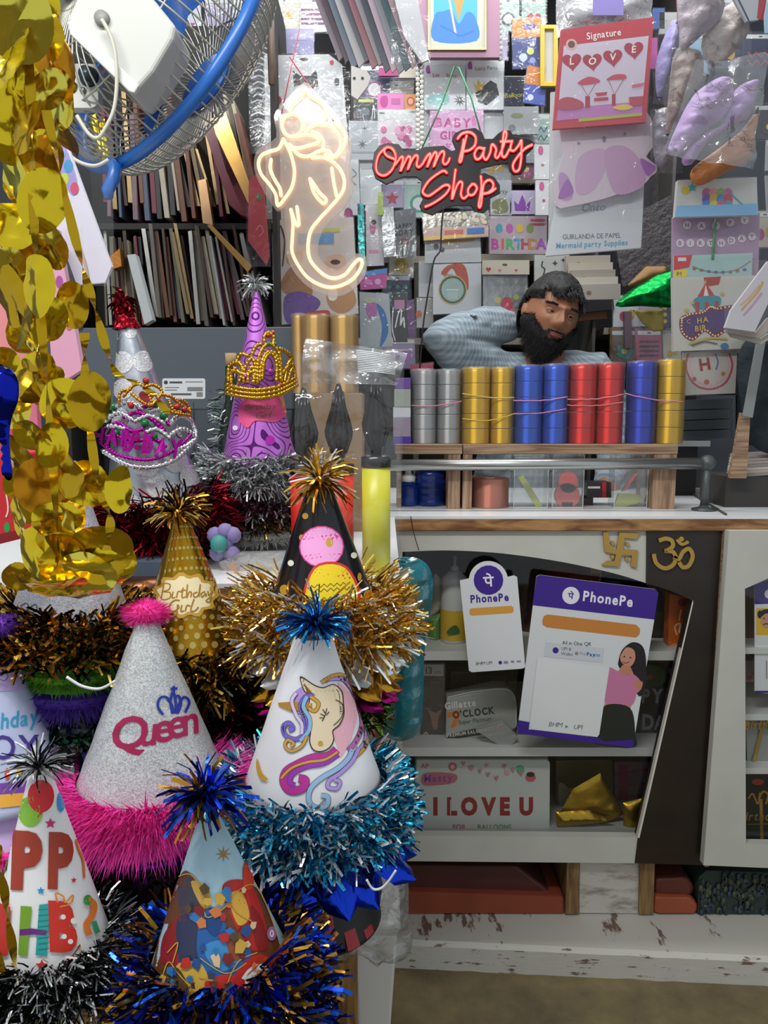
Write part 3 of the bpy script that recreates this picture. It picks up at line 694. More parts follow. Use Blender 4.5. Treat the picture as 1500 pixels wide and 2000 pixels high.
# --- unicorn hat
t, cn = hat('white cone hat with a unicorn picture and turquoise tinsel trim', (612, 1138), (612, 1522), 139, .76, paper('#eceef2'), .26, .0008)
def u(x, y): return (500 + x / 3, 1000 + y / 3)
def U(*p): return [u(*q) for q in p]
ln = '#3a2a22'
ua = [('P', '#b99ae0', U((330, 1010), (250, 1035), (200, 1100), (230, 1170), (300, 1180), (320, 1100))), ('P', '#d6b8ee', U((480, 1000), (560, 1080), (590, 1190), (560, 1310), (520, 1400), (490, 1440), (470, 1360), (450, 1290), (500, 1230), (505, 1120)))]
ua[1] = ('P', '#f0b6c4',) + ua[1][2:]
for c, w, pts in (('#c06ab0', 9, ((400, 990), (480, 960), (545, 1020), (600, 1130), (620, 1240), (590, 1330), (540, 1400))), ('#b79ae6', 9, ((430, 975), (520, 985), (590, 1090), (640, 1230), (640, 1340), (580, 1420), (520, 1470))), ('#d9a33c', 6, ((380, 1000), (450, 960), (520, 965), (600, 1080), (655, 1250), (640, 1370), (560, 1450))),
                  ('#9cc4ea', 9, ((560, 1390), (540, 1440), (480, 1500), (380, 1560), (320, 1620), (310, 1690), (350, 1730), (410, 1720), (420, 1670), (380, 1660))), ('#b79ae6', 7, ((600, 1380), (560, 1460), (490, 1530), (430, 1570), (420, 1610), (470, 1620), (490, 1580), (455, 1570))),
                  ('#c4309c', 15, ((470, 1390), (420, 1430), (330, 1440), (240, 1480), (180, 1520), (165, 1580), (200, 1630), (270, 1620), (290, 1570), (250, 1560))), ('#a13ab8', 9, ((480, 1420), (400, 1470), (300, 1490), (220, 1530), (200, 1580), (230, 1600))), ('#d9a33c', 5, ((475, 1405), (400, 1450), (300, 1465), (210, 1500), (150, 1560)))):
    ua.append(('s', ln, w + 1.6, U(*pts))); ua.append(('s', c, w, U(*pts)))
ua += [('P', ln, U((262, 962), (280, 1045), (312, 1080), (302, 1185), (318, 1270), (312, 1345), (338, 1398), (392, 1404), (436, 1376), (456, 1330), (450, 1282), (486, 1250), (512, 1190), (510, 1120), (500, 1050), (450, 1008), (392, 1026), (340, 1010)))]
ua += [('P', '#efdcb8', U((268, 974), (287, 1045), (318, 1080), (308, 1185), (324, 1270), (319, 1345), (342, 1392), (390, 1397), (430, 1372), (449, 1330), (444, 1280), (480, 1245), (505, 1190), (503, 1120), (492, 1052), (448, 1014), (392, 1033), (340, 1018)))]
ua += [('p', '#b8862c', U((135, 1118), (210, 1112), (330, 1120), (330, 1150), (215, 1170), (140, 1140))), ('p', '#5a3a18', U((205, 1112), (222, 1112), (226, 1168), (212, 1170))), ('p', '#8c5a22', U((282, 1000), (330, 1060), (352, 1075), (300, 1062)))]
for c, w, pts in (('#7a6ad0', 8, ((340, 1075), (290, 1085), (265, 1140), (290, 1220), (290, 1290), (240, 1330), (180, 1310), (165, 1260), (195, 1235), (220, 1265), (195, 1280))), ('#8fc0e8', 7, ((300, 1080), (280, 1140), (315, 1210), (310, 1280), (260, 1340))), ('#e0cdee', 6, ((240, 1060), (215, 1110), (240, 1190), (270, 1240), (270, 1300))), ('#d9a33c', 5, ((300, 1310), (270, 1370), (210, 1400), (175, 1370), (190, 1335), (225, 1355), (205, 1375))), ('#d9a33c', 6, ((320, 1080), (365, 1120), (345, 1165), (310, 1150)))):
    ua.append(('s', ln, w + 1.6, U(*pts))); ua.append(('s', c, w, U(*pts)))
ua += script(ln, 1.6, [U((385, 1225), (400, 1195), (412, 1150)), U((400, 1195), (375, 1180)), U((405, 1180), (388, 1155)), U((398, 1205), (370, 1205)), U((408, 1190), (425, 1170)), U((460, 1100), (500, 1130), (495, 1200), (450, 1250))])
ua += [('c', '#cf9f2e', *u(376, 1353), 4.5), ('P', '#d3a02e', [(506, 1482), (504, 1500), (512, 1522), (526, 1522), (514, 1508)])]
ua += [('r', ['#c9a23a', '#3a3a3a', '#b0b0b0'][i % 3], 545 + i * 14, 1583 - abs(i - 5) * 1.6, 553 + i * 14, 1587 - abs(i - 5) * 1.6) for i in range(11)]
printed(cn, ua, t)
fringe(cn, 1.09, 'tinsel_fringe', t, [teal_f, teal_f, foil('#2aa0cc', .2), teal_d, sil_f, sil_l], 4200, .026, .0021, rad=.008, spread=.026, up=(-.8, .9), droop=.1)
tassel(P(617, 1222, .74), 'tinsel_tassel', t, [foil('#1c76c0', .2), foil('#3aa3dc', .2), foil('#0f4788', .2)], 190, .035, .0028, -.3, .3)
t, c2 = below('blue foil petal cone hat nested under the unicorn hat', cn, .066, 1.06, mat('#1a2a8a', .4), .5); petals(c2, .93, 'petal_fringe', t, blu_f, 15, .05, .05, .008); petals(c2, .86, 'petal_fringe', t, blu_d, 13, .045, .045, .006)
fringe(c2, .9, 'tinsel_fringe', t, [blu_d, gold_f], 160, .02, .002)
elas = [P(x, y, .65) for x, y in spline([(716, 1718), (728, 1736), (744, 1735), (758, 1722), (773, 1700)], 5)]
MB().tube(elas, .0012, mat('#d8d8d8', .6), 6).build('elastic_strap', t, True)
t, c3 = below('red and black striped cone hat nested lowest under the unicorn hat', cn, .152, 1.0, mat('#1c1d1b', .5), .5)
mb = MB(); mr = mat('#b01f2a', .35)
for i in range(9):
    a0 = .1 + i * .36; vs = [c3.pt(tt, a, .001 + .003 * math.sin(6 * tt * 3 + i)) for tt in (.60, .75, .88, .99) for a in (a0, a0 + .07, a0 + .14, a0 + .2)]
    mb.add(vs, [(k * 4 + j, k * 4 + j + 1, k * 4 + j + 5, k * 4 + j + 4) for k in range(3) for j in range(3)], mr)
mb.build('red_stripe', t, True)
# --- polka dot black hat with pink and yellow print
t, cn = hat('shiny black cone hat with gold spots and a yellow zigzag print', (622, 882), (630, 1176), 106, .90, mat('#15161a', .18), .14)
pa = []
for i, (x, y, rx, ry) in enumerate(((556, 1152, 9, 10), (533, 1193, 8, 10), (597, 1008, 6, 6), (578, 1180, 13, 6), (718, 1162, 9, 10), (716, 1190, 12, 7), (701, 1127, 4, 8), (569, 1100, 6, 6), (590, 1050, 5, 6), (690, 1085, 6, 6), (612, 968, 5, 5))): pa.append(('c', '#b98f2e' if i % 2 == 0 else '#e8e3c8', x, y, rx, ry))
pa += [('c', '#d43a8a', 628, 1068, 43, 41), ('c', '#f3a6dc', 628, 1068, 40.5, 38.5), ('c', '#caa23a', 643, 1060, 7, 9), ('P', '#d63030', [(612, 1108), (676, 1106), (700, 1180), (596, 1196)]), ('P', '#f2d51c', [(615, 1112), (673, 1110), (694, 1176), (601, 1191)])]
for yy in (1146, 1155, 1172, 1181): pa.append(('l', '#5a5210', 2.2, [(608 + 6.2 * i, yy + (3 if i % 2 else -3) - i * .5) for i in range(13)]))
printed(cn, pa, t)
tassel(P(625, 938, .89), 'tinsel_tassel', t, [gold_f, gold_l, sil_l, gold_f, gold_d], 150, .042, .0026, -.6, .3)
fringe(cn, 1.08, 'tinsel_fringe', t, [gold_f, gold_l, gold_f, gold_l, sil_l], 2800, .042, .0019, rad=.012, spread=.03, up=(-.8, .8), droop=.1)
t, c2 = below('cone hat with silver and gold foil discs under the black spotted hat', cn, .075, 1.05, mat('#7a5a1a', .4), .5); petals(c2, .9, 'foil_discs', t, sil_l, 14, .036, .036, .012, .9); petals(c2, 1.0, 'foil_discs', t, gold_f, 15, .034, .036, .01, .5)
t, c3 = below('magenta and gold ruffled cone hat nested third under the black spotted hat', cn, .105, 1.05, mat('#8a1050', .4), .5); petals(c3, .95, 'foil_ruffle', t, foil('#b01a7a', .25), 18, .03, .03, .006, .7); petals(c3, .9, 'foil_ruffle', t, gold_f, 16, .02, .026, .01, .8)
t, c4 = below('green and red tinsel cone hat nested lowest under the black spotted hat', cn, .135, 1.02, mat('#3a5a1a', .5), .5); fringe(c4, .95, 'tinsel_fringe', t, [foil('#4c7a20', .3), red_d, foil('#6aa030', .3)], 700, .02, .002, spread=.02)
# --- gold holographic hat
gh = foil('#b88d22', .22, 60, .35)
t, cn = hat('gold spotted foil cone hat with a cream Birthday Girl label', (350, 968), (372, 1280), 108, .90, gh, .1)
ga = []
for row in range(13):
    tt = .2 + row * .07
    for j in range(-7, 8):
        a = PI * 1.5 + j * .21 + (.1 if row % 2 else 0)
        p = cn.pt(tt, a + (0)); d = p - Vector((0, 0, H)); f = d.y * CT - d.z * ST; X = 750 + F * d.x / f; Yp = 1000 - F * (d.y * ST + d.z * CT) / f
        rr = (1.6 + 4.6 * tt) * R.uniform(.75, 1.1)
        if abs(j * .21) < 1.15: ga.append(('c', mat('#cdb868', .3, .6), X, Yp, rr * .95 * math.cos(j * .21), rr))
ga = [g for g in ga]
lb = [(362 + (58 + 5 * math.cos(11 * k / 50 * 2 * PI)) * math.cos(2 * PI * k / 50), 1163 + (42 + 4 * math.cos(11 * k / 50 * 2 * PI)) * math.sin(2 * PI * k / 50)) for k in range(50)]
lc = [(362 + (x - 362) * .86, 1163 + (y - 1163) * .84) for x, y in lb]
ga2 = [('p', '#c59a3a', lb), ('p', '#f1e3b4', lc)]
def S(*p): return list(p)
ga2 += script('#a97a22', 2.6, [[(314, 1147), (322, 1140), (334, 1142), (332, 1152), (322, 1156), (334, 1158), (334, 1168), (322, 1172), (316, 1166)], [(323, 1142), (318, 1170)], [(340, 1156), (338, 1168), (344, 1167)], [(346, 1168), (349, 1156), (355, 1157)], [(358, 1148), (356, 1167), (362, 1166)], [(354, 1154), (363, 1153)], [(366, 1142), (364, 1168), (369, 1157), (373, 1158), (372, 1167)], [(384, 1157), (377, 1160), (379, 1167), (386, 1162), (389, 1142), (387, 1166)], [(398, 1156), (391, 1160), (393, 1167), (399, 1160), (400, 1166)], [(403, 1155), (405, 1164), (411, 1156), (407, 1176), (400, 1174), (409, 1166)],
    [(352, 1173), (342, 1173), (333, 1184), (338, 1195), (350, 1188), (348, 1182), (346, 1200), (334, 1204), (330, 1198)], [(356, 1182), (354, 1194), (360, 1193)], [(362, 1194), (365, 1183), (371, 1184)], [(378, 1170), (372, 1192), (380, 1193), (386, 1186)]])
art(ga, cn.hit, .0005, 0).build('foil_spots', t); printed(cn, ga2, t, 'paper_label', .0026, 7)
tassel(P(347, 1003, .885), 'tinsel_tassel', t, [gold_f, gold_d, blk_f, gold_l], 170, .036, .0026, -.4, .35)
fringe(cn, 1.03, 'tinsel_fringe', t, [gold_f, blk_f, gold_d, gold_l, blk_f], 1800, .036, .0022, rad=.004, spread=.02)
t, c2 = below('maroon and black tinsel cone hat nested under the gold Birthday Girl hat', cn, .07, 1.05, mat('#2a0a0e', .5), .5); fringe(c2, .98, 'tinsel_fringe', t, [red_d, blk_f, foil('#3a1a40', .3), red_f], 1300, .028, .002, spread=.02)
t, c3 = below('grey violet tinsel cone hat nested lowest under the gold Birthday Girl hat', cn, .105, 1.1, mat('#2a2430', .5), .5); fringe(c3, 1, 'tinsel_fringe', t, [foil('#4a3a50', .3), blk_f, foil('#7a2a6a', .3), sil_d], 1200, .026, .002, spread=.02)
# --- silver glitter hat below the gold garland
t, cn = hat('silver glitter cone hat half hidden by the hanging gold disc garland', (142, 880), (138, 1200), 112, .82, glitter('#c3c3cc'), .06)
printed(cn, script('#55506a', 1.6, [[(40, 1184), (52, 1178), (56, 1188), (44, 1196)], [(60, 1186), (70, 1180), (72, 1192), (62, 1196)]]) + [('*', '#5a4a7a', 106, 1194, 6), ('*', '#c9a64a', 226, 1174, 6), ('*', '#8888a0', 135, 1194, 4)], t)
fringe(cn, 1.08, 'tinsel_fringe', t, [gold_f, blk_f, gold_f, blk_f, gold_l], 2600, .026, .0026, rad=.004, spread=.026, up=(-.3, 1.3))
t, c2 = below('cone hat with a lime green fur trim under the black and gold tinsel', cn, .068, 1.0, mat('#4a8a1a', .6), .6); fur(c2, .93, 'fur_trim', t, '#5da01e', 2200, .016, .01)
t, c3 = below('cone hat with a purple fur trim under the lime green one', cn, .088, 1.0, mat('#2a1a70', .6), .6); fur(c3, .95, 'fur_trim', t, '#4a2a9a', 2600, .02, .014)
MB().tube([P(x, y, .70) for x, y in spline([(130, 1322), (160, 1340), (195, 1345), (225, 1330)], 5)], .0014, mat('#e4e4e4', .6), 6).build('elastic_strap', t, True)
t, c4 = below('dark navy cone hat with green foil trim lowest below the purple fur', cn, .125, .98, mat('#0e1030', .5), .6); fringe(c4, .97, 'tinsel_fringe', t, [foil('#0c5a3a', .3), foil('#141a50', .3), sil_d], 700, .02, .003, spread=.02)
# --- birthday boy hat
t, cn = hat('lavender and pale blue birthday boy cone hat with purple pompom', (-10, 1208), (8, 1535), 150, .76, paper('#b9c4e2'), .05)
ba = [('p', '#eeb03c', [(-30, 1240), (14, 1244), (30, 1290), (-30, 1296)]), ('p', '#c0aadf', [(-45, 1296), (30, 1292), (52, 1348), (-60, 1352)]), ('s', '#5a4a90', 1.6, [(2, 1322), (10, 1314), (15, 1322), (8, 1330), (0, 1326)]), ('s', '#5a4a90', 1.6, [(44, 1312), (38, 1322), (46, 1332), (54, 1326)])]
ba += [('t', '#2b9cc4', 'hday', 38, 1418, 30, -.14, .25, .012, 'C', .85), ('t', '#43308c', 'OY', 30, 1482, 46, -.02, 0, .01, 'C', .95), ('*', '#1a9aa8', 66, 1347, 8), ('s', '#f0a83c', 4, [(82, 1360), (90, 1380), (96, 1410), (104, 1440)]), ('c', '#e34a3c', 14, 1512, 5, 12), ('c', '#f2c330', 36, 1506, 5, 12), ('p', '#7a3fa8', [(0, 1530), (90, 1520), (96, 1545), (0, 1552)]), ('p', '#eeb03c', [(0, 1552), (96, 1545), (108, 1566), (0, 1578)])]
ba = [b for b in ba]
printed(cn, ba, t); pom(P(4, 1222, .745), 'pompom', t, '#7a3fb4', .016)
t, c2 = below('second birthday cone hat with lavender printing nested under the birthday boy hat', cn, .035, 1.06, paper('#cbb8e6'), .3)
printed(c2, [('s', '#3d2e8a', 3, [(100, 1440), (108, 1425), (104, 1460)]), ('*', '#e0a52e', 114, 1412, 6), ('c', '#e23aa0', 118, 1480, 8, 14), ('s', '#6a4ab0', 2, [(124, 1455), (130, 1470), (136, 1490)])], t); fur(c2, 1.0, 'fur_trim', t, '#f02aa0', 1800, .02, .01)
# --- happy birthday hat
t, cn = hat('white cone hat with big red Happy Birthday letters and black tinsel', (74, 1438), (96, 1848), 124, .61, paper('#eeeeee'), .14)
ha = [('c', '#8dc63f', 60, 1585, 24, 30), ('c', '#d8262c', 80, 1555, 25, 32), ('p', '#d8262c', [(76, 1584), (84, 1584), (80, 1592)]), ('s', '#d8262c', 2, [(74, 1596), (80, 1586)]), ('c', '#2f93cf', 118, 1566, 8, 20), ('*', '#d3256e', 98, 1608, 11), ('*', '#2f93cf', 80, 1739, 8), ('*', '#d3323a', 143, 1719, 6), ('*', '#e58b2c', 27, 1882, 6), ('*', '#d33a3a', 82, 1885, 13), ('*', '#e58b2c', 153, 1850, 6), ('s', '#e9762c', 4, [(146, 1640), (152, 1660), (160, 1680), (163, 1715)]),
      ('t', '#a63a22', 'P', 58, 1730, 100, .04, 0, .06, 'C', .72), ('t', '#a63a22', 'P', 122, 1729, 96, .05, -.05, .06, 'C', .62), ('p', '#2f8a3a', [(24, 1624), (14, 1700), (4, 1706), (2, 1680)]),
      ('p', '#79a52c', [(42, 1768), (63, 1770), (54, 1866), (37, 1864)]), ('p', '#2aa5a0', [(77, 1766), (97, 1764), (92, 1866), (70, 1864)]), ('p', '#6a2a80', [(40, 1814), (62, 1812), (92, 1816), (90, 1826), (66, 1824), (40, 1826)])]
ha += [('l', '#1a7a78', 1.4, [(75, 1776 + i * 11), (97, 1774 + i * 11)]) for i in range(8)]
ha += [('t', '#d3301f', 'B', 129, 1852, 86, .05, -.12, .06, 'C', .72), ('c', '#f3ece6', 122, 1790, 5), ('c', '#f3ece6', 142, 1798, 6), ('c', '#f3ece6', 124, 1828, 5), ('c', '#f3ece6', 136, 1838, 5), ('s', '#e9902c', 3, [(112, 1762), (108, 1744), (122, 1750), (126, 1762), (140, 1748), (136, 1764), (116, 1770)]), ('s', '#e9802c', 12, [(166, 1755), (180, 1768), (176, 1790), (166, 1806), (172, 1826)]), ('c', '#3a9a3a', 168, 1758, 8, 10), ('s', '#2f9a6a', 9, [(180, 1800), (188, 1822)]),
       ('p', '#c02a1a', [(2, 1762), (24, 1770), (18, 1864), (0, 1868)]), ('s', '#e0a040', 3, [(6, 1750), (12, 1764), (20, 1756)])]
printed(cn, ha, t)
tassel(P(75, 1500, .595), 'tinsel_tassel', t, [blk_f, blk_f, sil_l, sil_d], 150, .026, .0016, -.4, .3)
fringe(cn, 1.02, 'tinsel_fringe', t, [blk_f, blk_f, foil('#20262c', .25), sil_l], 2800, .026, .0013, rad=.003, spread=.022)
t, c2 = below('striped green and cream cone hat nested under the Happy Birthday hat', cn, .03, 1.15, paper('#dfe3b0'), .6)
mb = MB()
for i in range(40):
    a0 = 2 * PI * i / 40; vs = [c2.pt(tt, a0 + k * .05, .0008) for tt in (.85, 1) for k in (0, 1, 1.6)]; mb.add(vs, [(0, 1, 4, 3), (1, 2, 5, 4)], ink(['#9ac22c', '#3a3a20', '#e6dc6a'][i % 3]))
mb.build('striped_print', t)
# --- pale blue hat with comic coloured print
t, cn = hat('pale blue cone hat with a red, blue and gold patchwork print and star', (404, 1545), (430, 1888), 150, .61, paper('#a5c8d8'), .14)
def patch(c, *pts): return ('p', c, list(pts))
aa = [('*', '#a5762a', 436, 1668, 17, 8, .25), ('P', '#6a3a1e', [(352, 1712), (376, 1708), (398, 1745), (404, 1790), (440, 1770), (462, 1740), (500, 1735), (540, 1830), (560, 1930), (500, 1985), (400, 1985), (300, 1950), (312, 1830)])]
aa += [('P', '#3a3c4c', [(352, 1720), (376, 1716), (390, 1760), (372, 1790), (350, 1776)]), ('P', '#8a1f22', [(320, 1830), (350, 1790), (392, 1780), (394, 1830), (360, 1880), (318, 1880)]), ('P', '#2c3350', [(346, 1800), (378, 1790), (392, 1860), (356, 1890)]), ('P', '#c8a04a', [(374, 1722), (404, 1730), (412, 1764), (396, 1772)]),
       ('P', '#b5231c', [(434, 1730), (470, 1718), (498, 1744), (520, 1830), (490, 1856), (450, 1790)]), ('P', '#d8a83a', [(446, 1752), (470, 1742), (486, 1790), (464, 1806)]), ('P', '#d13c24', [(474, 1690), (488, 1682), (494, 1730), (476, 1735)]), ('P', '#8a1410', [(488, 1770), (512, 1800), (522, 1850), (500, 1850)]),
       ('P', '#1f5a9c', [(392, 1790), (412, 1772), (436, 1782), (446, 1830), (486, 1850), (482, 1900), (430, 1920), (388, 1870)]), ('P', '#3a86c0', [(398, 1850), (440, 1836), (470, 1872), (428, 1896)]), ('P', '#16407a', [(396, 1800), (416, 1782), (434, 1800), (420, 1830)]), ('P', '#8c4a2a', [(440, 1830), (468, 1822), (478, 1856), (456, 1876)]), ('P', '#c9a23c', [(346, 1886), (392, 1880), (410, 1930), (372, 1944)]), ('P', '#54401c', [(310, 1900), (350, 1890), (370, 1944), (318, 1952)]), ('P', '#c22a22', [(400, 1918), (452, 1902), (470, 1936), (430, 1960)]), ('P', '#2a70b0', [(372, 1956), (430, 1930), (476, 1950), (440, 1990), (370, 1990)]),
       ('c', '#b8241c', 492, 1935, 44, 74, .3), ('c', '#d9dde0', 494, 1938, 33, 58, .3), ('c', '#b8241c', 497, 1942, 22, 40, .3), ('c', '#a06a9a', 528, 1824, 9, 14), ('c', '#e8e4f0', 528, 1824, 4, 7)]
aa += script('#c9a23c', 2, [[(352, 1712), (376, 1708), (398, 1745), (404, 1790), (440, 1770), (462, 1740), (500, 1735), (540, 1830)], [(330, 1860), (350, 1840), (340, 1880)], [(310, 1950), (330, 1880), (350, 1900), (390, 1946)], [(392, 1870), (440, 1900), (480, 1880)], [(446, 1752), (460, 1780), (490, 1800)], [(452, 1990), (440, 1940), (462, 1880), (500, 1860)]])
RQ = random.Random(3)
for i in range(60):
    y = RQ.uniform(1735, 1965); x = 430 + RQ.uniform(-1, 1) * (y - 1600) * .36; r = RQ.uniform(5, 13); a0 = RQ.uniform(0, 6)
    aa.append(('p', RQ.choice(['#2a70b0', '#b5231c', '#c9a23c', '#3a3c4c', '#7a1a18', '#c8743c', '#1c4a86', '#54401c', '#d8b890']), [(x + r * RQ.uniform(.5, 1.3) * math.cos(a0 + k * 1.26), y + r * RQ.uniform(.6, 1.6) * math.sin(a0 + k * 1.26)) for k in range(5)]))
printed(cn, aa, t)
tassel(P(400, 1562, .60), 'tinsel_tassel', t, [blu_f, foil('#123a9a', .2), gold_f, foil('#3a7af0', .2), blu_d], 210, .038, .0032, -.5, .35)
fringe(cn, 1.03, 'tinsel_fringe', t, [blu_f, blu_d, gold_f, foil('#1a60d8', .2), blu_d, foil('#b07a3a', .25)], 3000, .036, .0024, rad=.004, spread=.03)
t, c2 = below('blue and copper tinsel cone hat nested under the pale blue patchwork hat', cn, .05, 1.1, mat('#0c1440', .5), .6); fringe(c2, 1, 'tinsel_fringe', t, [blu_d, gold_d, blu_f, blk_f], 1400, .03, .0024, rad=.004, spread=.03)
# ================================================================ hats at the back, on the display table
t, cn = hat('metallic purple swirl cone hat with silver tinsel, standing at the back', (500, 545), (507, 905), 72, 1.25, swirl('#cf7ae0', '#5a1a72'), .07)
pl = [('P', '#e8508c', [(470, 790), (490, 776), (520, 782), (552, 772), (560, 800), (540, 824), (500, 822), (484, 836), (468, 820)]), ('P', '#e0a04a', [(536, 760), (560, 770), (566, 800), (552, 806), (545, 780)])]
pl += [('t', '#8c5a22', 'Birthday', 508, 800, 11, -.03, .3, .0, 'C', 1.1), ('t', '#8c5a22', 'Girl', 512, 818, 13, -.03, .3, .0, 'C', 1.1), ('c', '#f2d8f6', 457, 905, 6), ('c', '#f2d8f6', 461, 836, 5), ('c', '#b01fae', 527, 860, 9)]
printed(cn, pl, t, 'sticker_print', .0015)
tassel(P(498, 560, 1.25), 'tinsel_tassel', t, [sil_f, sil_l, sil_d], 150, .026, .002, -.5, .5)
fringe(cn, 1.05, 'tinsel_fringe', t, [sil_f, sil_l, sil_d, sil_f], 2800, .032, .0018, rad=.012, spread=.024, up=(-.7, .7))
cpur = cn
t, c2 = below('mauve tinsel cone hat nested under the purple swirl hat', cn, .068, 1.0, mat('#6a4a55', .5), .6); fringe(c2, 1, 'tinsel_fringe', t, [mau_f, foil('#6a4256', .3), sil_f], 1500, .024, .0018, rad=.006, spread=.014)
t, c3 = below('bronze tinsel cone hat nested third under the purple swirl hat', cn, .093, 1.0, mat('#6a5a35', .5), .6); fringe(c3, 1, 'tinsel_fringe', t, [gold_d, foil('#8a6a2a', .3), sil_d], 1200, .018, .0018, rad=.005, spread=.012)
t, c4 = below('cone hat with white fur trim nested lowest under the purple swirl hat', cn, .112, .95, mat('#9a9a95', .6), .6); fur(c4, 1, 'fur_trim', t, '#b9bdb8', 2500, .018, .014)
# gold tiara slipped over the purple hat
def onhat(cn, k): return Cone(cn.A + Vector((0, 0, 0)), cn.B, cn.r * k)
tg = thing('gold_tiara', 'gold beaded tiara with red and green gems slipped over the purple hat', 'tiara', 'toy tiaras on the hats')
cc = Cone(cpur.A + Vector((0, 0, .16)), cpur.B + Vector((0, 0, .0)), cpur.r * 1.42)
gb_ = foil('#d0a02a', .25, 8, .1)
def rope(cn, pts, r, m, name, parent, bead=True, closed=False, k=8):
    mb = MB(); sp = spline(pts, k, closed)
    ps = [cn.hit(x, y)[0] for x, y in sp]
    mb.tube(ps, r, m, 6, closed)
    if bead:
        acc = 0; last = ps[0]
        for q in ps[1:]:
            acc += (q - last).length; last = q
            if acc > r * 1.7: mb.ball(q, r * 1.35, m, 6); acc = 0
    return mb.build(name, parent, True)
for yy, w in ((758, 0), (766, 0), (774, 0)): rope(cc, [(440, yy - 8), (470, yy + 0), (507, yy + 3), (545, yy - 4), (581, yy - 22)], .0028, gb_, 'headband', tg)
for lp in ([(452, 750), (452, 728), (462, 718)], [(484, 748), (486, 728), (494, 716), (496, 748)], [(562, 746), (568, 724), (576, 716), (578, 740)], [(507, 745), (510, 715), (520, 690), (536, 690), (546, 712), (548, 742)], [(443, 736), (460, 724), (478, 732), (500, 722)], [(552, 730), (566, 712), (580, 726)], [(446, 746), (448, 716), (466, 708), (474, 724), (466, 748)], [(476, 748), (478, 720), (492, 700), (500, 722), (494, 748)], [(503, 750), (505, 700), (522, 672), (545, 690), (550, 748)], [(512, 742), (516, 706), (528, 690), (540, 706), (540, 742)], [(556, 746), (562, 712), (574, 700), (582, 718), (580, 742)], [(460, 712), (470, 692), (486, 696)], [(490, 698), (500, 676), (512, 672)], [(545, 680), (562, 690), (572, 702)], [(518, 672), (516, 658), (524, 650), (534, 658), (534, 672)]):
    rope(cc, lp, .0028, gb_, 'scroll', tg)
for x, y, c in ((524, 672, '#0c7a3a'), (536, 672, '#0c7a3a'), (524, 655, '#c0301c'), (532, 650, '#c0301c'), (548, 752, '#c0301c'), (528, 725, '#b02a9a'), (480, 735, '#b02a9a')):
    MB().ball(cc.hit(x, y)[0], .004, mat(c, .08), 12).build('gem', tg, True)
# --- silver dotted hat
t, cn = hat('tall silver cone hat with glitter discs and a red foil tip', (236, 560), (305, 975), 92, 1.13, foil('#b3b9c2', .3, 25, .3), .08)
da = []; 
for x, y, r in ((228, 655, 9), (255, 650, 11), (238, 708, 22), (280, 706, 21), (240, 760, 20), (296, 770, 18), (232, 815, 20), (285, 912, 25), (342, 900, 24), (312, 950, 26), (250, 985, 24), (372, 930, 22), (344, 970, 26), (382, 880, 16), (360, 840, 18), (290, 985, 20)): da.append(('c', glitter('#c9c9cd'), x, y, r))
printed(cn, da, t, 'glitter_pattern')
mb = MB(); cr = Cone(P(236, 560, 1.13), P(248, 642, 1.13), .019)
cone_part(cr, t, foil('#a01526', .25, 90, 1), .3, 'foil_tip', wr=.004); tassel(P(242, 590, 1.12), 'tinsel_tassel', t, [red_f, red_d], 90, .022, .004, -.8, .6)
fringe(cn, 1.08, 'tinsel_fringe', t, [red_f, red_d, foil('#b01830', .22), red_d], 2600, .036, .002, rad=.008, spread=.028)
t, c2 = below('dark red tinsel cone hat nested under the silver dotted hat', cn, .07, 1.0, mat('#2a0810', .5), .6); fringe(c2, 1, 'tinsel_fringe', t, [red_d, foil('#30060c', .3)], 900, .026, .002, rad=.004, spread=.014)
# headband with magenta letters on the dotted hat
th = thing('birthday_tiara', 'silver and magenta Happy Birthday letter tiara on the silver dotted hat', 'tiara', 'toy tiaras on the hats')
ch = Cone(cn.A + Vector((0, 0, .05)), cn.B, cn.r * 1.35)
sv = foil('#d5d9dc', .2, 8, .1); mg = foil('#b41a9a', .25, 8, .1)
rope(ch, [(200, 880), (250, 908), (300, 912), (345, 895), (380, 860)], .003, sv, 'headband', th); rope(ch, [(196, 862), (230, 888), (290, 898), (340, 880), (372, 850)], .0022, mg, 'headband', th)
for lp in ([(200, 850), (215, 832), (245, 838)], [(205, 822), (232, 806), (262, 822)], [(218, 798), (250, 786), (280, 800)], [(262, 824), (292, 812), (322, 828)], [(280, 848), (305, 838), (330, 855)], [(330, 830), (352, 812), (378, 828), (382, 856)], [(332, 850), (355, 838), (378, 850)], [(290, 804), (312, 800), (326, 820)], [(340, 880), (362, 872), (376, 862)]):
    rope(ch, lp, .0032, sv, 'loop', th)
for w, x, y in (('HAPPY', 245, 872), ('B-DAY', 298, 888)):
    art([('t', mg, w, x, y, 30, .12, 0, .05, 'C', .62)], ch.hit, .004).build('lettering', th); art([('t', mg, w, x, y, 30, .12, 0, .05, 'C', .62)], ch.hit, .006).build('lettering', th)
for lp in ([(206, 838), (232, 826), (256, 842), (280, 838)], [(196, 856), (226, 852), (256, 862), (300, 858), (322, 872)], [(240, 816), (270, 806), (300, 822), (322, 842)], [(268, 800), (296, 792), (318, 806), (330, 830)]):
    rope(ch, lp, .0026, mg, 'loop', th)
for x, y in ((222, 795), (210, 814), (283, 827), (300, 852), (226, 846), (304, 790), (320, 812)): MB().ball(ch.hit(x, y)[0], .006, mat('#0c6a34', .1), 10).build('gem', th, True)
tk = thing('heart_tiara', 'gold tiara with a red heart jewel behind the magenta letter tiara', 'tiara', 'toy tiaras on the hats')
ck = Cone(cn.A + Vector((0, 0, .08)), cn.B + Vector((0, .0, .0)), cn.r * 1.5)
go = foil('#c98a2a', .25, 8, .1)
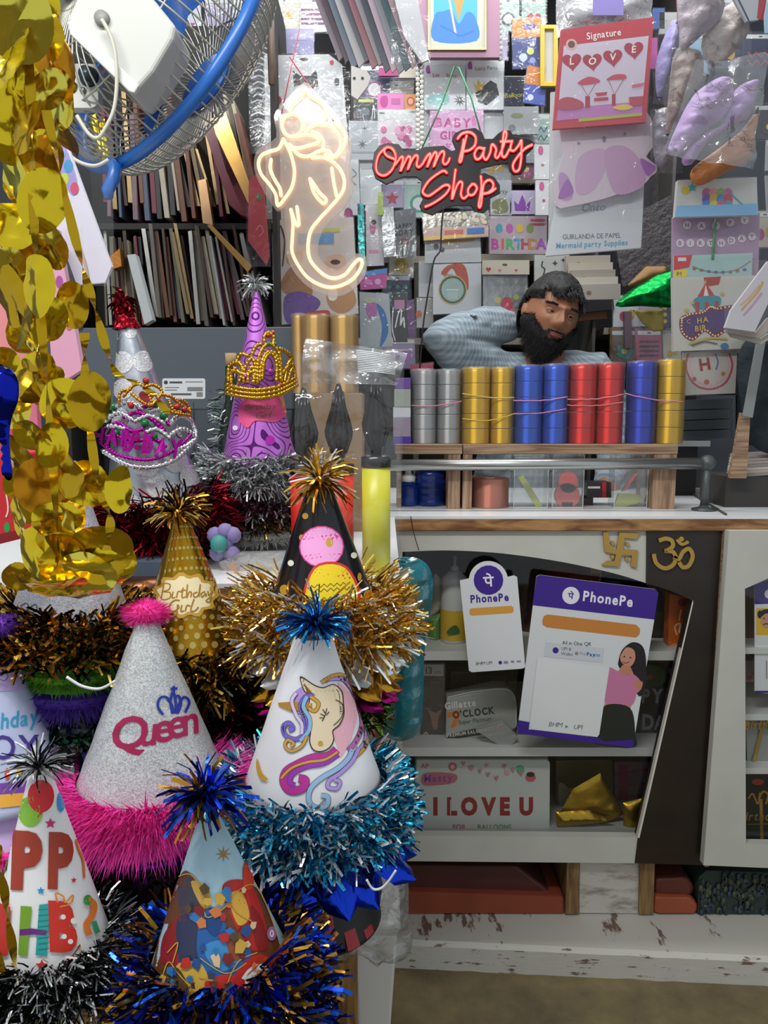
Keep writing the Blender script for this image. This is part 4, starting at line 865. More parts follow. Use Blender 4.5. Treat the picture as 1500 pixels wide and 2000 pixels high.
for lp in ([(240, 776), (262, 752), (282, 756), (296, 790), (276, 784), (256, 768)], [(282, 756), (300, 752), (316, 766), (296, 792)], [(232, 790), (236, 766), (256, 760)], [(316, 770), (336, 776), (352, 790), (372, 806)], [(320, 796), (340, 806), (372, 812)], [(284, 752), (284, 742)], [(330, 782), (338, 800), (352, 806)], [(350, 780), (366, 790), (372, 806)]):
    rope(ck, lp, .0021, go, 'scroll', tk)
art([('h', mat('#7a1210', .1), 286, 776, 15)], ck.hit, .002).build('heart_jewel', tk)
for x, y in ((256, 792), (345, 795), (360, 800), (285, 744)): MB().ball(ck.hit(x, y)[0], .005, mat('#a0201a', .1), 10).build('gem', tk, True)
# small things at the foot of those hats
def solid(name, lab, cat, poly, Y, th, m, grp=None, bev=.002): return tag(MB().prism(poly, Y, th, m).build(name, bev=bev), lab, cat, grp)
tg2 = thing('pompom_box', 'slate blue box with purple pompoms behind the gold Birthday Girl hat', 'box')
MB().prism([(250, 1098), (330, 1098), (330, 1132), (250, 1132)], 1.0, .06, mat('#5b6b7c', .4)).build('carton', tg2)
for x, y in ((420, 1045), (440, 1060), (425, 1080), (452, 1080), (440, 1038), (455, 1045)): MB().ball(P(x, y, 1.06), .012, mat('#8d80b4', .8), 10).build('pompom', tg2, True)
MB().ball(P(428, 1062, 1.05), .013, mat('#4a9a94', .6), 10).build('pompom', tg2, True, label='teal pompom')
tag(MB().lathe(P(278, 1146, .99), [(0, -.012), (.028, -.012), (.034, 0), (.028, .012), (0, .012)], foil('#8a5a42', .35, 30, .6), 20).build('copper_tin', None, True), 'squat copper foil tin at the table edge beside the gold hat', 'tin')
# ================================================================ helpers for soft and hanging goods
def pillow(poly, Y, depth, m, name=None, parent=None, nz=.0, fr=20, pw=.5, wid=None, back=True, cuts=4, mb=None, seed=0, smooth=True):
    """an outline (pixels) puffed out about the plane y=Y; depth in metres"""
    pts = [Vector((x, y, 0)) for x, y in poly]; bm = bmesh.new()
    bv = [bm.verts.new(p) for p in pts]
    for f in tessellate_polygon([pts]): 
        try: bm.faces.new([bv[i] for i in f])
        except ValueError: pass
    span = max(max(p.x for p in pts) - min(p.x for p in pts), max(p.y for p in pts) - min(p.y for p in pts)); lim = span / (2 ** cuts) * 1.2
    for _ in range(cuts + 2):
        es = [e for e in bm.edges if e.calc_length() > lim]
        if not es: break
        bmesh.ops.subdivide_edges(bm, edges=es, cuts=1); bmesh.ops.triangulate(bm, faces=bm.faces)
    bm.verts.index_update(); E = list(zip(pts, pts[1:] + pts[:1]))
    def dist(p):
        best = 1e9
        for a, b in E:
            ab = b - a; t = max(0, min(1, (p - a).dot(ab) / (ab.dot(ab) or 1))); best = min(best, (p - a - ab * t).length)
        return best
    ds = [dist(v.co) for v in bm.verts]; dm = wid or max(ds) or 1
    fr_, bk_ = [], []
    for v, d in zip(bm.verts, ds):
        q = P(v.co.x, v.co.y, Y); k = min(1, d / dm) ** pw if d > 1e-6 else 0; w = noise.noise(q * fr + Vector((seed, 0, 0))) + .5 * noise.noise(q * fr * 2.3)
        fr_.append(q + Vector((0, -depth * k + nz * w * min(1, d / dm * 3), 0))); bk_.append(q + Vector((0, depth * k * .8, 0)))
    fs = [tuple(v.index for v in f.verts) for f in bm.faces]; bm.free(); mb = mb or MB()
    mb.add(fr_, fs, m)
    if back: mb.add(bk_, fs, m)
    if name is None: return mb
    return mb.build(name, parent, smooth)
film = clear('#fbfcfd', .045, .02, 26, .8, .10)
film2 = clear('#eef0f2', .10, .16, 30, .9, .14)
def sleeve(quad, Y, parent, m=None, amp=.004, name='plastic_sleeve', seed=0, n=8):
    return MB().sheet([P(x, y, Y) for x, y in quad], m or film, n, n, amp, seed=seed, fr=14).build(name, parent, True)
def bbox(poly): return min(p[0] for p in poly), min(p[1] for p in poly), max(p[0] for p in poly), max(p[1] for p in poly)
def packet(name, lab, cat, poly, Y, c, items=(), th=.006, group=None, slv=True, rough=.5, amp=.004, bev=0, seed=None, grow=3):
    """flat pack: card + print + clear sleeve"""
    t = thing(name, lab, cat, group)
    MB().prism(poly, Y, th, c if not isinstance(c, str) else mat(c, rough)).build('card', t, bev=bev)
    if items: art(items, onplane(Y), .0005, .00005).build('print', t)
    if slv:
        if len(poly) == 4: cx, cy = sum(p[0] for p in poly) / 4, sum(p[1] for p in poly) / 4; q = [(x + (grow if x > cx else -grow), y + (grow if y > cy else -grow)) for x, y in poly]
        else: x0, y0, x1, y1 = bbox(poly); q = rect(x0 - grow, y0 - grow, x1 + grow, y1 + grow)
        q = sorted(q, key=lambda p: p[1]); tl, tr = sorted(q[:2]); bl, br = sorted(q[2:])
        sleeve([tl, tr, br, bl], Y - .006 - amp, t, amp=amp, seed=R.random() * 50 if seed is None else seed)
    return t
# ================================================================ gold disc garland hanging in front
gd = thing('foil_disc_garland', 'hanging gold foil disc garland in front of the cone hats', 'garland')
YG = .56
gf1, gf2, gf3 = foil('#ecd02c', .16, 22, .6), foil('#cba620', .2, 22, .6), foil('#c98a1c', .28, 14, .3)
gf4 = foil('#efe05a', .14, 14, .3)
def disc(px, py, r, tilt, yaw, m, Y=YG, asp=1.0, rot=0, name='foil_disc'):
    c = P(px, py, Y); mb = MB(); n, K = 22, 4; vs = []
    M = Matrix.Rotation(yaw, 3, 'Z') @ Matrix.Rotation(tilt, 3, 'X') @ Matrix.Rotation(rot, 3, 'Y')
    cx, cy = R.uniform(-15, 15), R.uniform(-15, 15); s = R.random() * 99
    for k in range(K + 1):
        for j in range(n):
            a = 2 * PI * j / n; x, z = r * k / K * math.cos(a), r * asp * k / K * math.sin(a)
            vs.append(c + M @ Vector((x, cx * x * x + cy * z * z * .6 + .004 * noise.noise(Vector((x * 90, z * 90, s))), z)))
    mb.add(vs, [(k * n + j, k * n + (j + 1) % n, (k + 1) * n + (j + 1) % n, (k + 1) * n + j) for k in range(K) for j in range(n)], m)
    return mb.build(name, gd, True)
px = px2m(YG)
for x, y, r, tl, yw, m, asp, rot in ((35, 40, 58, .5, .3, gf4, 1.2, .2), (18, 110, 52, -.4, -.5, gf1, 1.3, 0), (60, 96, 40, .8, .6, gf4, 1.4, .5), (92, 176, 52, .5, -.2, gf4, .56, -.45), (30, 175, 48, .2, .7, gf1, 1.2, .3), (52, 250, 40, -.3, -.6, gf2, 1.3, .2), (22, 270, 45, .4, .4, gf1, 1.1, 0),
    (82, 392, 44, .2, .2, gf1, 1.35, .35), (25, 345, 42, .4, -.7, gf4, 1.2, 0), (30, 440, 46, -.3, .4, gf1, 1.1, .4), (142, 596, 30, .1, .4, gf2, 1.5, 0), (72, 560, 40, .1, -.4, gf1, 1.4, .2), (100, 625, 30, .5, .5, gf1, 1.5, .2), (58, 600, 30, -.3, -.8, gf2, 1.5, 0),
    (126, 788, 49, .05, .05, gf1, 1.0, 0), (178, 785, 42, .1, .75, gf2, 1.35, .1), (66, 745, 34, .4, -.7, gf2, 1.4, 0), (62, 850, 44, .7, -.3, gf1, .8, -.5), (100, 870, 34, .2, .9, gf1, 1.3, 0), (170, 945, 53, .1, -.1, gf1, .9, 0), (76, 950, 48, .1, .3, gf3, 1.2, 0), (128, 925, 45, .2, -.6, gf2, 1.1, 0), (232, 955, 30, .1, .9, gf1, 1.55, 0),
    (112, 1012, 50, .3, .2, gf1, .7, 0), (40, 1012, 36, .1, -.8, gf1, 1.3, 0), (64, 1085, 46, .1, -.5, gf1, 1.2, 0), (120, 1095, 58, .15, .05, gf1, 1.05, 0), (198, 1080, 64, .2, .4, gf2, 1.0, .2), (165, 1120, 66, .4, .1, gf4, .7, .1), (95, 1150, 70, .9, 0, gf1, .5, .1), (150, 1160, 80, 1.0, 0, gf4, .35, -.2), (222, 1105, 48, .3, .6, gf1, 1.1, 0)):
    disc(x, y, r * px, tl, yw, m, YG + R.uniform(-.03, .03), asp, rot)
for i in range(58):
    y = R.uniform(-10, 760) if i > 26 else R.uniform(-10, 1130); x = 62 + 45 * math.sin(y / 140) * .4 + R.uniform(-48, 62) * (0.7 if y < 700 else 1.2)
    disc(max(6, x), y, R.uniform(34, 46) * px, R.uniform(-.6, .8), R.uniform(-1.1, 1.1), R.choice([gf1, gf1, gf2, gf3, gf4]), YG + R.uniform(.01, .07), R.uniform(1.0, 1.5), R.uniform(-.4, .4))
for pts in ([(52, -20), (60, 200), (70, 500), (95, 800), (120, 1150)], [(90, 215), (150, 480), (185, 600), (222, 720), (262, 745), (300, 770), (330, 812)], [(165, 650), (168, 760), (190, 940), (215, 1010), (208, 1075)], [(70, 1020), (80, 1060), (82, 1100)], [(-6, 1650), (10, 1750), (30, 1880), (62, 2010)], [(-16, 1780), (2, 1900), (14, 2010)]):
    pp = [P(x, y, YG - .01) for x, y in spline(pts, 8)]; mb = MB(); vs = []
    for i, q in enumerate(pp): w = Vector((.0034 * math.cos(i * .5), .0034 * math.sin(i * .5), 0)); vs += [q - w, q + w]
    mb.add(vs, [(2 * i, 2 * i + 1, 2 * i + 3, 2 * i + 2) for i in range(len(pp) - 1)], gf2).build('foil_ribbon', gd, True)
# ================================================================ other goods hanging at the near end
packet('balloon_packet', 'white glossy packet with coloured balloons behind the gold garland', 'packet', [(92, 270), (122, 258), (218, 520), (205, 552), (150, 556), (92, 400)], .86, '#e6e2ee',
       [('P', '#a79ad8', [(98, 300), (118, 268), (150, 350), (140, 380)]), ('c', '#f0a040', 112, 308, 9, 12), ('c', '#3a9ad0', 134, 325, 9, 13), ('c', '#c8d840', 126, 350, 9, 12), ('c', '#d84a6a', 146, 368, 8, 12), ('c', '#c05ad0', 112, 345, 6, 9), ('c', '#7ac0e8', 122, 300, 6, 9)], slv=True)
for lab, poly, c in (('salmon pink streamer packet hanging nearest the frame edge behind the gold garland', [(-10, 448), (52, 452), (78, 770), (20, 780), (-10, 700)], '#e88a8c'), ('rose pink streamer packet hanging behind the gold garland, reaching the monitor', [(82, 458), (112, 448), (160, 722), (128, 742), (100, 700)], '#eda8c4'), ('red and yellow foil packet hanging low at the frame edge', [(-10, 690), (18, 700), (30, 980), (-10, 1000)], '#c8324a'), ('magenta packet with violet spots low behind the gold garland', [(30, 790), (70, 780), (84, 1000), (30, 1010)], '#d86a8a')):
    x0, y0, x1, y1 = bbox(poly)
    packet('streamer_packet', lab, 'packet', poly, .84, c, [('c', k, R.uniform(x0 + 12, x1 - 12), R.uniform(y0 + 60, y1 - 40), 7, 12) for k in ('#b03aa0', '#f0b040', '#6a4ad0', '#e86a5a')], .01, 'streamer packets at the near end')
t = thing('foil_spoon', 'dark blue foil balloon hanging at the frame edge by the gold garland', 'balloon')
bf = foil('#1524b0', .15, 10, .3)
pillow(spline([(-10, 722), (14, 716), (34, 740), (36, 780), (22, 820), (18, 870), (24, 932), (8, 930), (4, 870), (-10, 820)], 4, True), .5, .014, bf, 'foil_body', t)
t = thing('gift_box', 'red gift box with coloured print at the frame edge below the streamers', 'box')
MB().prism([(-30, 890), (52, 884), (66, 1046), (-30, 1070)], .74, .1, mat('#d0232c', .35)).build('carton', t, bev=.002)
art([('c', '#2aa04a', 14, 1030, 6, 10), ('c', '#e8b83a', 40, 960, 8, 14), ('c', '#3a6ad0', 2, 1052, 8, 8), ('s', '#f0e0d0', 3, [(8, 940), (16, 990), (12, 1010)]), ('p', '#8a1018', [(-30, 1050), (66, 1028), (66, 1046), (-30, 1070)])], onplane(.74)).build('print', t)
# ================================================================ wall fan
fan = thing('wall_fan', 'large blue ringed wall fan with steel wire guards tilted near the ceiling', 'fan')
CF, RF = P(322, 88, 1.40), 238 * px2m(1.40) * 1.06
VF = (CF - Vector((0, 0, H))).normalized(); VR = VF.cross(Vector((0, 0, 1))).normalized(); VU = VR.cross(VF)
NF = (VF * .31 + (VR * .793 - VU * .609) * .95).normalized()
fe1 = NF.cross(Vector((0, 0, 1))).normalized(); fe2 = NF.cross(fe1)
def fp(r, a, d): return CF + (fe1 * math.cos(a) + fe2 * math.sin(a)) * (RF * r) + NF * d
bluep = mat('#2f6fc4', .3); steel = mat('#b4b2a6', .35, .5)
MB().tube([fp(1, 2 * PI * i / 72, 0) for i in range(72)], .0105, bluep, 12, True).build('ring', fan, True)
mb = MB()
for i in range(84):
    a = 2 * PI * i / 84; mb.tube([fp(r, a, d) for r, d in spline([(.99, -.004), (.97, -.05), (.90, -.10), (.68, -.135), (.3, -.15), (.2, -.15)], 3)], .0016, steel, 5)
for r, d in ((.9, -.10), (.6, -.14), (.3, -.15)): mb.tube([fp(r, 2 * PI * i / 48, d) for i in range(48)], .0016, steel, 5, True)
mb.build('rear_guard', fan, True)
mb = MB()
for i in range(84):
    a = 2 * PI * i / 84; mb.tube([fp(r, a, d) for r, d in spline([(.99, .004), (.96, .03), (.86, .06), (.6, .085), (.25, .095)], 3)], .0016, steel, 5)
for r, d in ((.86, .06), (.55, .087), (.25, .095)): mb.tube([fp(r, 2 * PI * i / 48, d) for i in range(48)], .0016, steel, 5, True)
fg = mb.build('front_guard', fan, True)
MB().lathe(CF + NF * .092, [(0, .008), (RF * .2, .006), (RF * .25, 0), (RF * .25, -.006), (0, -.006)], bluep, 32, NF).build('badge', fg, True)
bbl = mat('#2a5fb0', .2)
for k in range(3):
    mb = MB(); vs = []; U_, V_ = 8, 8
    for i in range(U_ + 1):
        r = .14 + .74 * i / U_
        for j in range(V_ + 1):
            v = j / V_ - .5; w = 1.6 * math.sin(PI * (.15 + .7 * i / U_)) ** .6; a = 2 * PI * k / 3 + .5 + v * w + .25 * i / U_
            vs.append(fp(r, a, -.035 + v * .075))
    mb.add(vs, [(i * (V_ + 1) + j, i * (V_ + 1) + j + 1, (i + 1) * (V_ + 1) + j + 1, (i + 1) * (V_ + 1) + j) for i in range(U_) for j in range(V_)], bbl).build('blade', fan, True)
MB().lathe(CF, [(0, .02), (.03, .015), (.038, 0), (.038, -.07), (0, -.07)], bluep, 24, NF).build('hub', fan, True)
hs = mat('#c9ccc6', .4)
MB().lathe(CF, [(.02, -.07), (.05, -.14), (.055, -.16), (.05, -.24), (.03, -.26), (0, -.262)], hs, 28, NF).build('motor_housing', fan, True)
MB().tube([P(214, 316, 1.31), P(226, 328, 1.305), P(222, 348, 1.30), P(210, 372, 1.30), P(212, 388, 1.30)], [.009, .011, .0105, .010, .007], bluep, 10).build('clip', fan, True)
# white electrical box and plate
eb = thing('junction_box', 'white plastic box tilted behind the fan with a cord from its centre', 'electrical box')
box = [(128, 40), (150, -8), (296, -8), (344, 52), (338, 76), (300, 140), (262, 182), (250, 176)]
MB().prism(box, 1.16, .09, mat('#c4c6c0', .45)).build('casing', eb, bev=.006, bevn=3)
MB().prism([(131, 42), (141, 38), (272, 166), (262, 182), (251, 178), (136, 66)], 1.150, .0095, mat('#d8dad4', .4)).build('rim', eb, bev=.002)
MB().lathe(P(199, 36, 1.158), [(0, -.004), (.010, -.004), (.011, .002), (0, .002)], mat('#8c8e88', .5), 16, (0, 1, 0)).build('cord_gland', eb, True)
MB().tube([P(x, y, 1.145) for x, y in spline([(199, 38), (216, 70), (226, 110), (228, 165), (222, 215), (205, 252), (190, 270), (172, 260), (150, 226)], 6)], .0028, mat('#c9c6b8', .5), 8).build('cord', eb, True)
rg = thing('fan_regulator', 'white switch plate with a black knob and two screws beside the tilted box', 'regulator')
MB().prism(rrect(70, 124, 192, 211, 16), 1.24, .02, mat('#cfd0ca', .4)).build('plate', rg, bev=.003)
MB().lathe(P(174, 150, 1.24), [(0, -.016), (.011, -.015), (.013, -.002), (.015, 0), (0, 0)], mat('#2a3a46', .3), 24, (0, 1, 0)).build('knob', rg, True)
for x, y in ((145, 167), (162, 177)): MB().lathe(P(x, y, 1.239), [(0, -.003), (.004, -.003), (.005, 0), (0, 0)], mat('#8e8e88', .3, .8), 12, (0, 1, 0)).build('screw', rg, True)
MB().prism([(62, -8), (86, -8), (96, 132), (74, 132)], 1.26, .03, mat('#b9bdbd', .5)).build('conduit', rg)
tag(MB().tube([P(x, y, 1.2) for x, y in spline([(104, 252), (120, 285), (150, 314), (185, 324), (212, 312)], 6)], .0028, mat('#cfcabd', .5), 8).build('white_cable', None, True), 'white cable looping below the switch plate to the blue fan clip', 'cable')
tag(MB().tube([P(x, y, .83) for x, y in spline([(84, 208), (96, 280), (112, 350), (140, 440), (165, 510), (175, 560)], 6)], .0018, mat('#b9a48c', .5), 8).build('beige_cable', None, True), 'thin beige cable running down past the white balloon packet', 'cable')
# ================================================================ filing rack of thin packets edge-on
rk = thing('filing_rack', 'dark shelf rack holding thin packets on edge behind the monitor', 'rack')
YK = 1.95
kd = mat('#2b2a29', .7)
MB().box((P(90, 0, YK).x, YK + .22, .9), (P(528, 0, YK).x, YK + .24, P(0, -40, YK).z), kd).build('back_panel', rk)
for py in (434, 645): zz = P(300, py, YK).z; MB().box((P(90, 0, YK).x, YK + .01, zz - .014), (P(524, 0, YK).x, YK + .219, zz), kd).build('shelf_board', rk)
for xx in (84, 524): MB().box((P(xx, 0, YK).x, YK, 0), (P(xx, 0, YK).x + .012, YK + .24, P(0, -40, YK).z), kd).build('upright', rk)
pal = [('grey brown', '#6a6258'), ('pale grey', '#a7a6a0'), ('dark brown', '#4a3528'), ('tan', '#8f7a58'), ('charcoal', '#35353a'), ('dusty mauve', '#7c646c'), ('olive', '#6e6b4e'), ('silver', '#b9bcbc'), ('rust', '#7a4a34'), ('slate blue', '#4e5a6e'), ('crimson', '#7c2a38'), ('cream', '#bdb39c')]
def filed(row, x, y0, y1, w, lean, k, dy=0, Y=None):
    nm, c = pal[k]
    shiny = k in (1, 7, 3) and R.random() < .5
    q = [(x, y0), (x + w, y0 + dy), (x + w + lean, y1), (x + lean, y1 - dy * .3)]
    o = MB().prism(q, Y or YK + R.uniform(.0, .03), .15, foil(c, .35, 30, .2) if shiny else mat(c, .45, .0, None, .25)).build('filed_packet')
    tag(o, ('shiny ' if shiny else '') + nm + ' thin packet filed on edge in the ' + row + ' row of the rack', 'packet', nm + ' ' + ('shiny ' if shiny else '') + 'packets in the ' + row + ' rack row')
x = 205
while x < 505:
    w = R.uniform(3.5, 9); ln_ = 4 + (x - 205) * .10 + R.uniform(-8, 14)
    filed('lower', x - ln_ * .8, R.uniform(430, 475), R.uniform(612, 640), w, ln_, R.randrange(12), R.uniform(-2, 2)); x += w + R.uniform(.3, 2.5)
x = 200
while x < 500:
    w = R.uniform(4, 10); ln_ = 6 + (x - 200) * .12 + R.uniform(-6, 10)
    filed('upper', x - ln_ * .7, R.uniform(170, 300), R.uniform(395, 432), w, ln_, R.randrange(12), R.uniform(-3, 3)); x += w + R.uniform(.5, 4)
sh = foil('#d8a860', .25, 12, .2); sh2 = foil('#c9a078', .3, 12, .2)
for lab, q, m in (('wide gold foil packet leaning beside the light-up elephant sign', [(412, 232), (440, 215), (500, 400), (506, 432), (470, 405), (440, 330)], sh), ('maroon card packet leaning just behind the wide gold one', [(396, 246), (412, 240), (500, 428), (470, 420), (448, 400)], mat('#6a2030', .3)), ('narrow gold foil packet standing in the upper rack row', [(386, 352), (402, 348), (416, 440), (396, 436)], sh2), ('long copper edged packet slanting to the purple hat tip', [(404, 440), (412, 438), (492, 520), (484, 532)], sh), ('white slatted card packet hanging at the silver dotted hat tip', [(248, 498), (264, 496), (298, 625), (282, 634)], mat('#c4c8c8', .35)), ('orange foil pouch at the outer end of the lower rack row', [(214, 500), (234, 484), (238, 520), (220, 526)], foil('#b87a3a', .3, 30, .5))):
    tag(MB().prism(q, 1.918, .03, m).build('leaning_packet', bev=.001), lab, 'packet')
t = packet('red_packet', 'red packet with swirl print hanging beside the light-up sign', 'packet', [(486, 352), (512, 330), (526, 500), (520, 518), (484, 470)], 1.90, '#a52a30', [('s', '#d86a6a', 2, [(500, 450), (508, 440), (514, 452), (506, 462)]), ('c', '#2a7a4a', 506, 385, 5, 6)], .01)
for i, (a, b_, c_) in enumerate((((205, 300), '#d8c030', 'yellow'), ((222, 260), '#c9b020', 'mustard'))):
    MBx = pillow([(170 + i * 18, 225 + i * 10), (186 + i * 18, 222 + i * 10), (210 + i * 4, 300 + i * 12), (190 + i * 8, 308 + i * 12)], 1.925, .01, foil(b_, .3, 40, .6)); tag(MBx.build('hanging_foil', None, True), c_ + ' crinkled foil bunch hanging behind the white cable', 'decoration')
# ================================================================ monitor seen from behind
mo = thing('monitor', 'dark grey monitor seen from behind with a pale rating sticker', 'monitor')
mg_ = mat('#49525a', .55)
YM = 1.48
MB().prism([(160, 640), (576, 638), (576, 800), (160, 800)], YM, .03, mg_).build('back_shell', mo, bev=.004)
MB().prism([(250, 784), (576, 782), (560, 905), (262, 905)], YM + .002, .03, mat('#3c444b', .55)).build('lower_shell', mo, bev=.004)
art([('rr', '#c9ced0', 317, 739, 401, 779, 4), ('c', '#333333', 324, 747, 4), ('r', '#444444', 331, 745, 356, 749), ('r', '#777777', 362, 745, 396, 747), ('r', '#777777', 322, 756, 350, 758), ('r', '#777777', 322, 761, 346, 763), ('r', '#777777', 366, 756, 396, 764), ('r', '#555555', 334, 768, 374, 772), ('r', '#777777', 384, 766, 396, 775)], onplane(YM)).build('sticker', mo)
art([('c', '#22282c', 411, 795, 3), ('r', '#2b3136', 377, 786, 379, 905)], onplane(YM)).build('screw_holes', mo)
MB().prism([(340, 900), (430, 900), (440, 985), (330, 985)], YM + .01, .03, mat('#30363b', .5)).build('stand_neck', mo)
zz = ZT; MB().box((P(300, 0, YM).x, YM - .05, zz), (P(460, 0, YM).x, YM + .08, zz + .012), mat('#30363b', .5)).build('stand_foot', mo, bev=.003)
MB().tube([P(x, y, YM - .03) for x, y in spline([(365, 905), (380, 884), (410, 872), (445, 866)], 5)], .004, mat('#15181a', .4), 8).build('cable', mo, True)
bo = thing('corked_bottle', 'corked bottle dressed in silver and green tinsel behind the purple hat', 'bottle')
cb = P(456, 900, 1.36); cb.z = ZT
hb = P(456, 690, 1.36).z - ZT
MB().lathe(cb, [(0, 0), (.024, 0), (.026, .01), (.026, hb * .55), (.012, hb * .75), (.010, hb * .93), (0, hb * .93)], mat('#1f2a24', .15), 24).build('glass_body', bo, True)
MB().lathe(cb, [(0, hb * .9301), (.009, hb * .9301), (.010, hb), (0, hb)], mat('#a98c66', .8), 16).build('cork', bo, True)
mb = MB()
for i in range(420):
    a = R.uniform(0, 2 * PI); z = R.uniform(.25, .8) * hb; strip(mb, cb + Vector((math.cos(a) * .022, math.sin(a) * .022, z)), Vector((math.cos(a), math.sin(a), R.uniform(-.6, .6))), .022, .002, R.choice([sil_f, sil_l, foil('#1c6a3a', .25), sil_d]), .3)
mb.build('tinsel_dressing', bo)
# ================================================================ gold rolls and the bag of balloon pumps
bxx = thing('cardboard_carton', 'brown carton under the tall gold foil rolls', 'carton')
x0, x1 = P(572, 0, 1.42).x, P(706, 0, 1.42).x; zc = P(640, 768, 1.42).z
MB().box((x0, 1.40, ZT), (x1, 1.52, zc), mat('#8a6f4e', .8)).build('carton_body', bxx, bev=.002)
for lab, p_, w in (('narrow gold foil roll nearest the purple hat, on the carton', 586, 26), ('wide gold foil roll in the middle of three on the carton', 619, 54), ('wide gold foil roll nearest the ribbon rolls, on the carton', 673, 54)):
    roll(lab, p_, w, 614, '#d2a550', 1.45 + (.012 if w < 30 else 0), zc, 1, 'gold foil rolls on the carton', True, 'foil_roll')
def pump(lab, px_, c, top=912, Y=1.045):
    t = thing('balloon_pump', lab, 'balloon pump', 'balloon pumps in the clear bag'); b = P(px_, 1130, Y); b.z = ZT; k = px2m(Y); ht = P(px_, top, Y).z - ZT; r = 28 * k
    MB().lathe(b, [(0, 0), (r, 0), (r, ht), (0, ht)], mat(c, .35), 28).build('barrel', t, True)
    bk = mat('#16181a', .22)
    MB().lathe(b, [(0, ht + .0004), (r * 1.06, ht + .0004), (r * 1.06, ht + .014), (r * .7, ht + .017), (0, ht + .017)], bk, 28).build('collar', t, True)
    prof = [(q, ht + .0175 + (z - .0175) * .84) for q, z in ((0, .0175), (r * .35, .0175), (r * .5, .03), (r * .86, .055), (r * .92, .066), (r * .78, .08), (r * .46, .105), (r * .28, .13), (r * .14, .142), (0, .143))]
    mb = MB(); mb.lathe(b, prof, bk, 24)
    for j in range(10):
        a = 2 * PI * j / 10; mb.tube([b + Vector((math.cos(a) * q * 1.02, math.sin(a) * q * 1.02, z)) for q, z in prof[2:8]], .0012, bk, 5)
    mb.build('nozzle', t, True)
pump('red balloon pump in the clear bag, nearest the purple hat', 598, '#d8281c', 925, 1.10); pump('red balloon pump in the clear bag beside the yellow one', 664, '#dc2a1e', 925, 1.055); pump('yellow balloon pump in the clear bag', 735, '#d6d236', 912, 1.045)
bg = thing('clear_pump_bag', 'crumpled clear plastic bag around the balloon pumps', 'plastic bag')
bagf = clear('#ffffff', .04, .025, 22, .9, .10)
mb = MB(); mb.sheet([P(x, y, .985) for x, y in ((576, 690), (790, 690), (782, 1136), (576, 1136))], bagf, 26, 44, .014, fr=16, seed=3); mb.build('front_film', bg, True)
mb = MB(); mb.sheet([P(x, y, 1.15) for x, y in ((580, 684), (786, 684), (776, 1096), (580, 1096))], film, 20, 30, .012, fr=14, seed=9); mb.build('back_film', bg, True)
mb = MB(); mb.sheet([P(x, y, 1.0) for x, y in ((596, 660), (796, 690), (776, 752), (590, 748))], clear('#f4f6f8', .16, .2, 30, 1.0, .12), 24, 20, .03, fr=22, seed=5); mb.build('crumpled_top', bg, True)
mb = MB()
for i in range(12): mb.tube([P(695 + i * .4, 684 + i * 3.6, .985), P(735, 689 + i * 3.4, .983), P(772, 696 + i * 3.2, .985)], .0006, mat('#e8ecee', .2), 5)
mb.build('ridged_seal', bg, True)
# teal bubble pouch and crumpled clear bag hanging off the table end
t = thing('teal_pouch', 'long teal translucent inflatable pouch hanging at the table end', 'inflatable')
tl_ = mat('#117480', .2, 0, (90, .35, .003)); tl_.node_tree.nodes['Principled BSDF'].inputs['Transmission Weight'].default_value = .12
pillow(spline([(760, 1110), (776, 1090), (800, 1086), (832, 1100), (845, 1130), (843, 1180), (830, 1260), (826, 1380), (818, 1430), (790, 1446), (756, 1440), (746, 1410), (750, 1300), (770, 1220), (766, 1160)], 4, True), 1.12, .03, tl_, 'pouch_body', t, .005, 60)
t = thing('clear_carrier_bag', 'crumpled clear carrier bag hanging below the blue petal hat', 'plastic bag')
cbag = clear('#eeeeec', .10, .10, 26, 1.0, .14)
pillow(spline([(640, 1815), (700, 1790), (742, 1700), (775, 1695), (797, 1720), (798, 1790), (806, 1830), (795, 1870), (750, 1872), (740, 1885), (700, 1862), (650, 1880), (636, 1850)], 3, True), .90, .03, cbag, 'bag_film', t, .022, 28)
packet('wrapped_sweets', 'clear packet of pale pink trinkets lying before the white fur trimmed hat', 'packet', [(428, 1098), (470, 1080), (560, 1078), (562, 1118), (520, 1130), (440, 1136)], 1.05, clear('#e4e6e6', .16, .25, 30, 1.0), [('*', '#c9a08a', 455, 1108, 16), ('*', '#d8b0a8', 440, 1120, 10), ('c', '#c8b8a8', 478, 1112, 10, 6)], .012, amp=.012)
# ================================================================ shelf wall behind the counter
COVER = []
su = thing('wall_shelves', 'dark shelf unit with pale front edges covering the back wall', 'shelf')
YS = 2.66
kd2, edge = mat('#2d2c2e', .8), mat('#a59c90', .6)
MB().box((-.42, YS + .2, .9), (1.15, YS + .22, 2.85), kd2).build('back_panel', su)
def shelfb(xa, xb, py):
    a, b = P(xa, py, YS), P(xb, py, YS); MB().box((a.x, YS, a.z - .022), (b.x, YS + .199, a.z), edge).build('shelf_board', su)
for xa, xb, py in ((690, 812, 150), (985, 1062, 148), (985, 1062, 322), (690, 830, 500), (940, 1062, 496), (690, 1062, 660), (1180, 1330, 640)): shelfb(xa, xb, py)
for xa, w in ((684, 6), (812, 10), (962, 10), (1062, 6), (1180, 6), (1330, 6)):
    a = P(xa, 0, YS).x; MB().box((a, YS + .001, .9), (a + w * px2m(YS), YS + .2, 2.85), mat('#55524e', .7)).build('upright', su)
def pk(lab, poly, c, items=(), Y=2.56, name='hanging_packet', grp='packets hanging on the shelf wall', cat='packet', th=.008, slv=True, amp=.004, rough=.45, grow=2):
    COVER.append(bbox(poly)); return packet(name, lab, cat, poly, Y, c, items, th, grp, slv, rough, amp, grow=grow)
lp = mat('#cfccc4', .8)
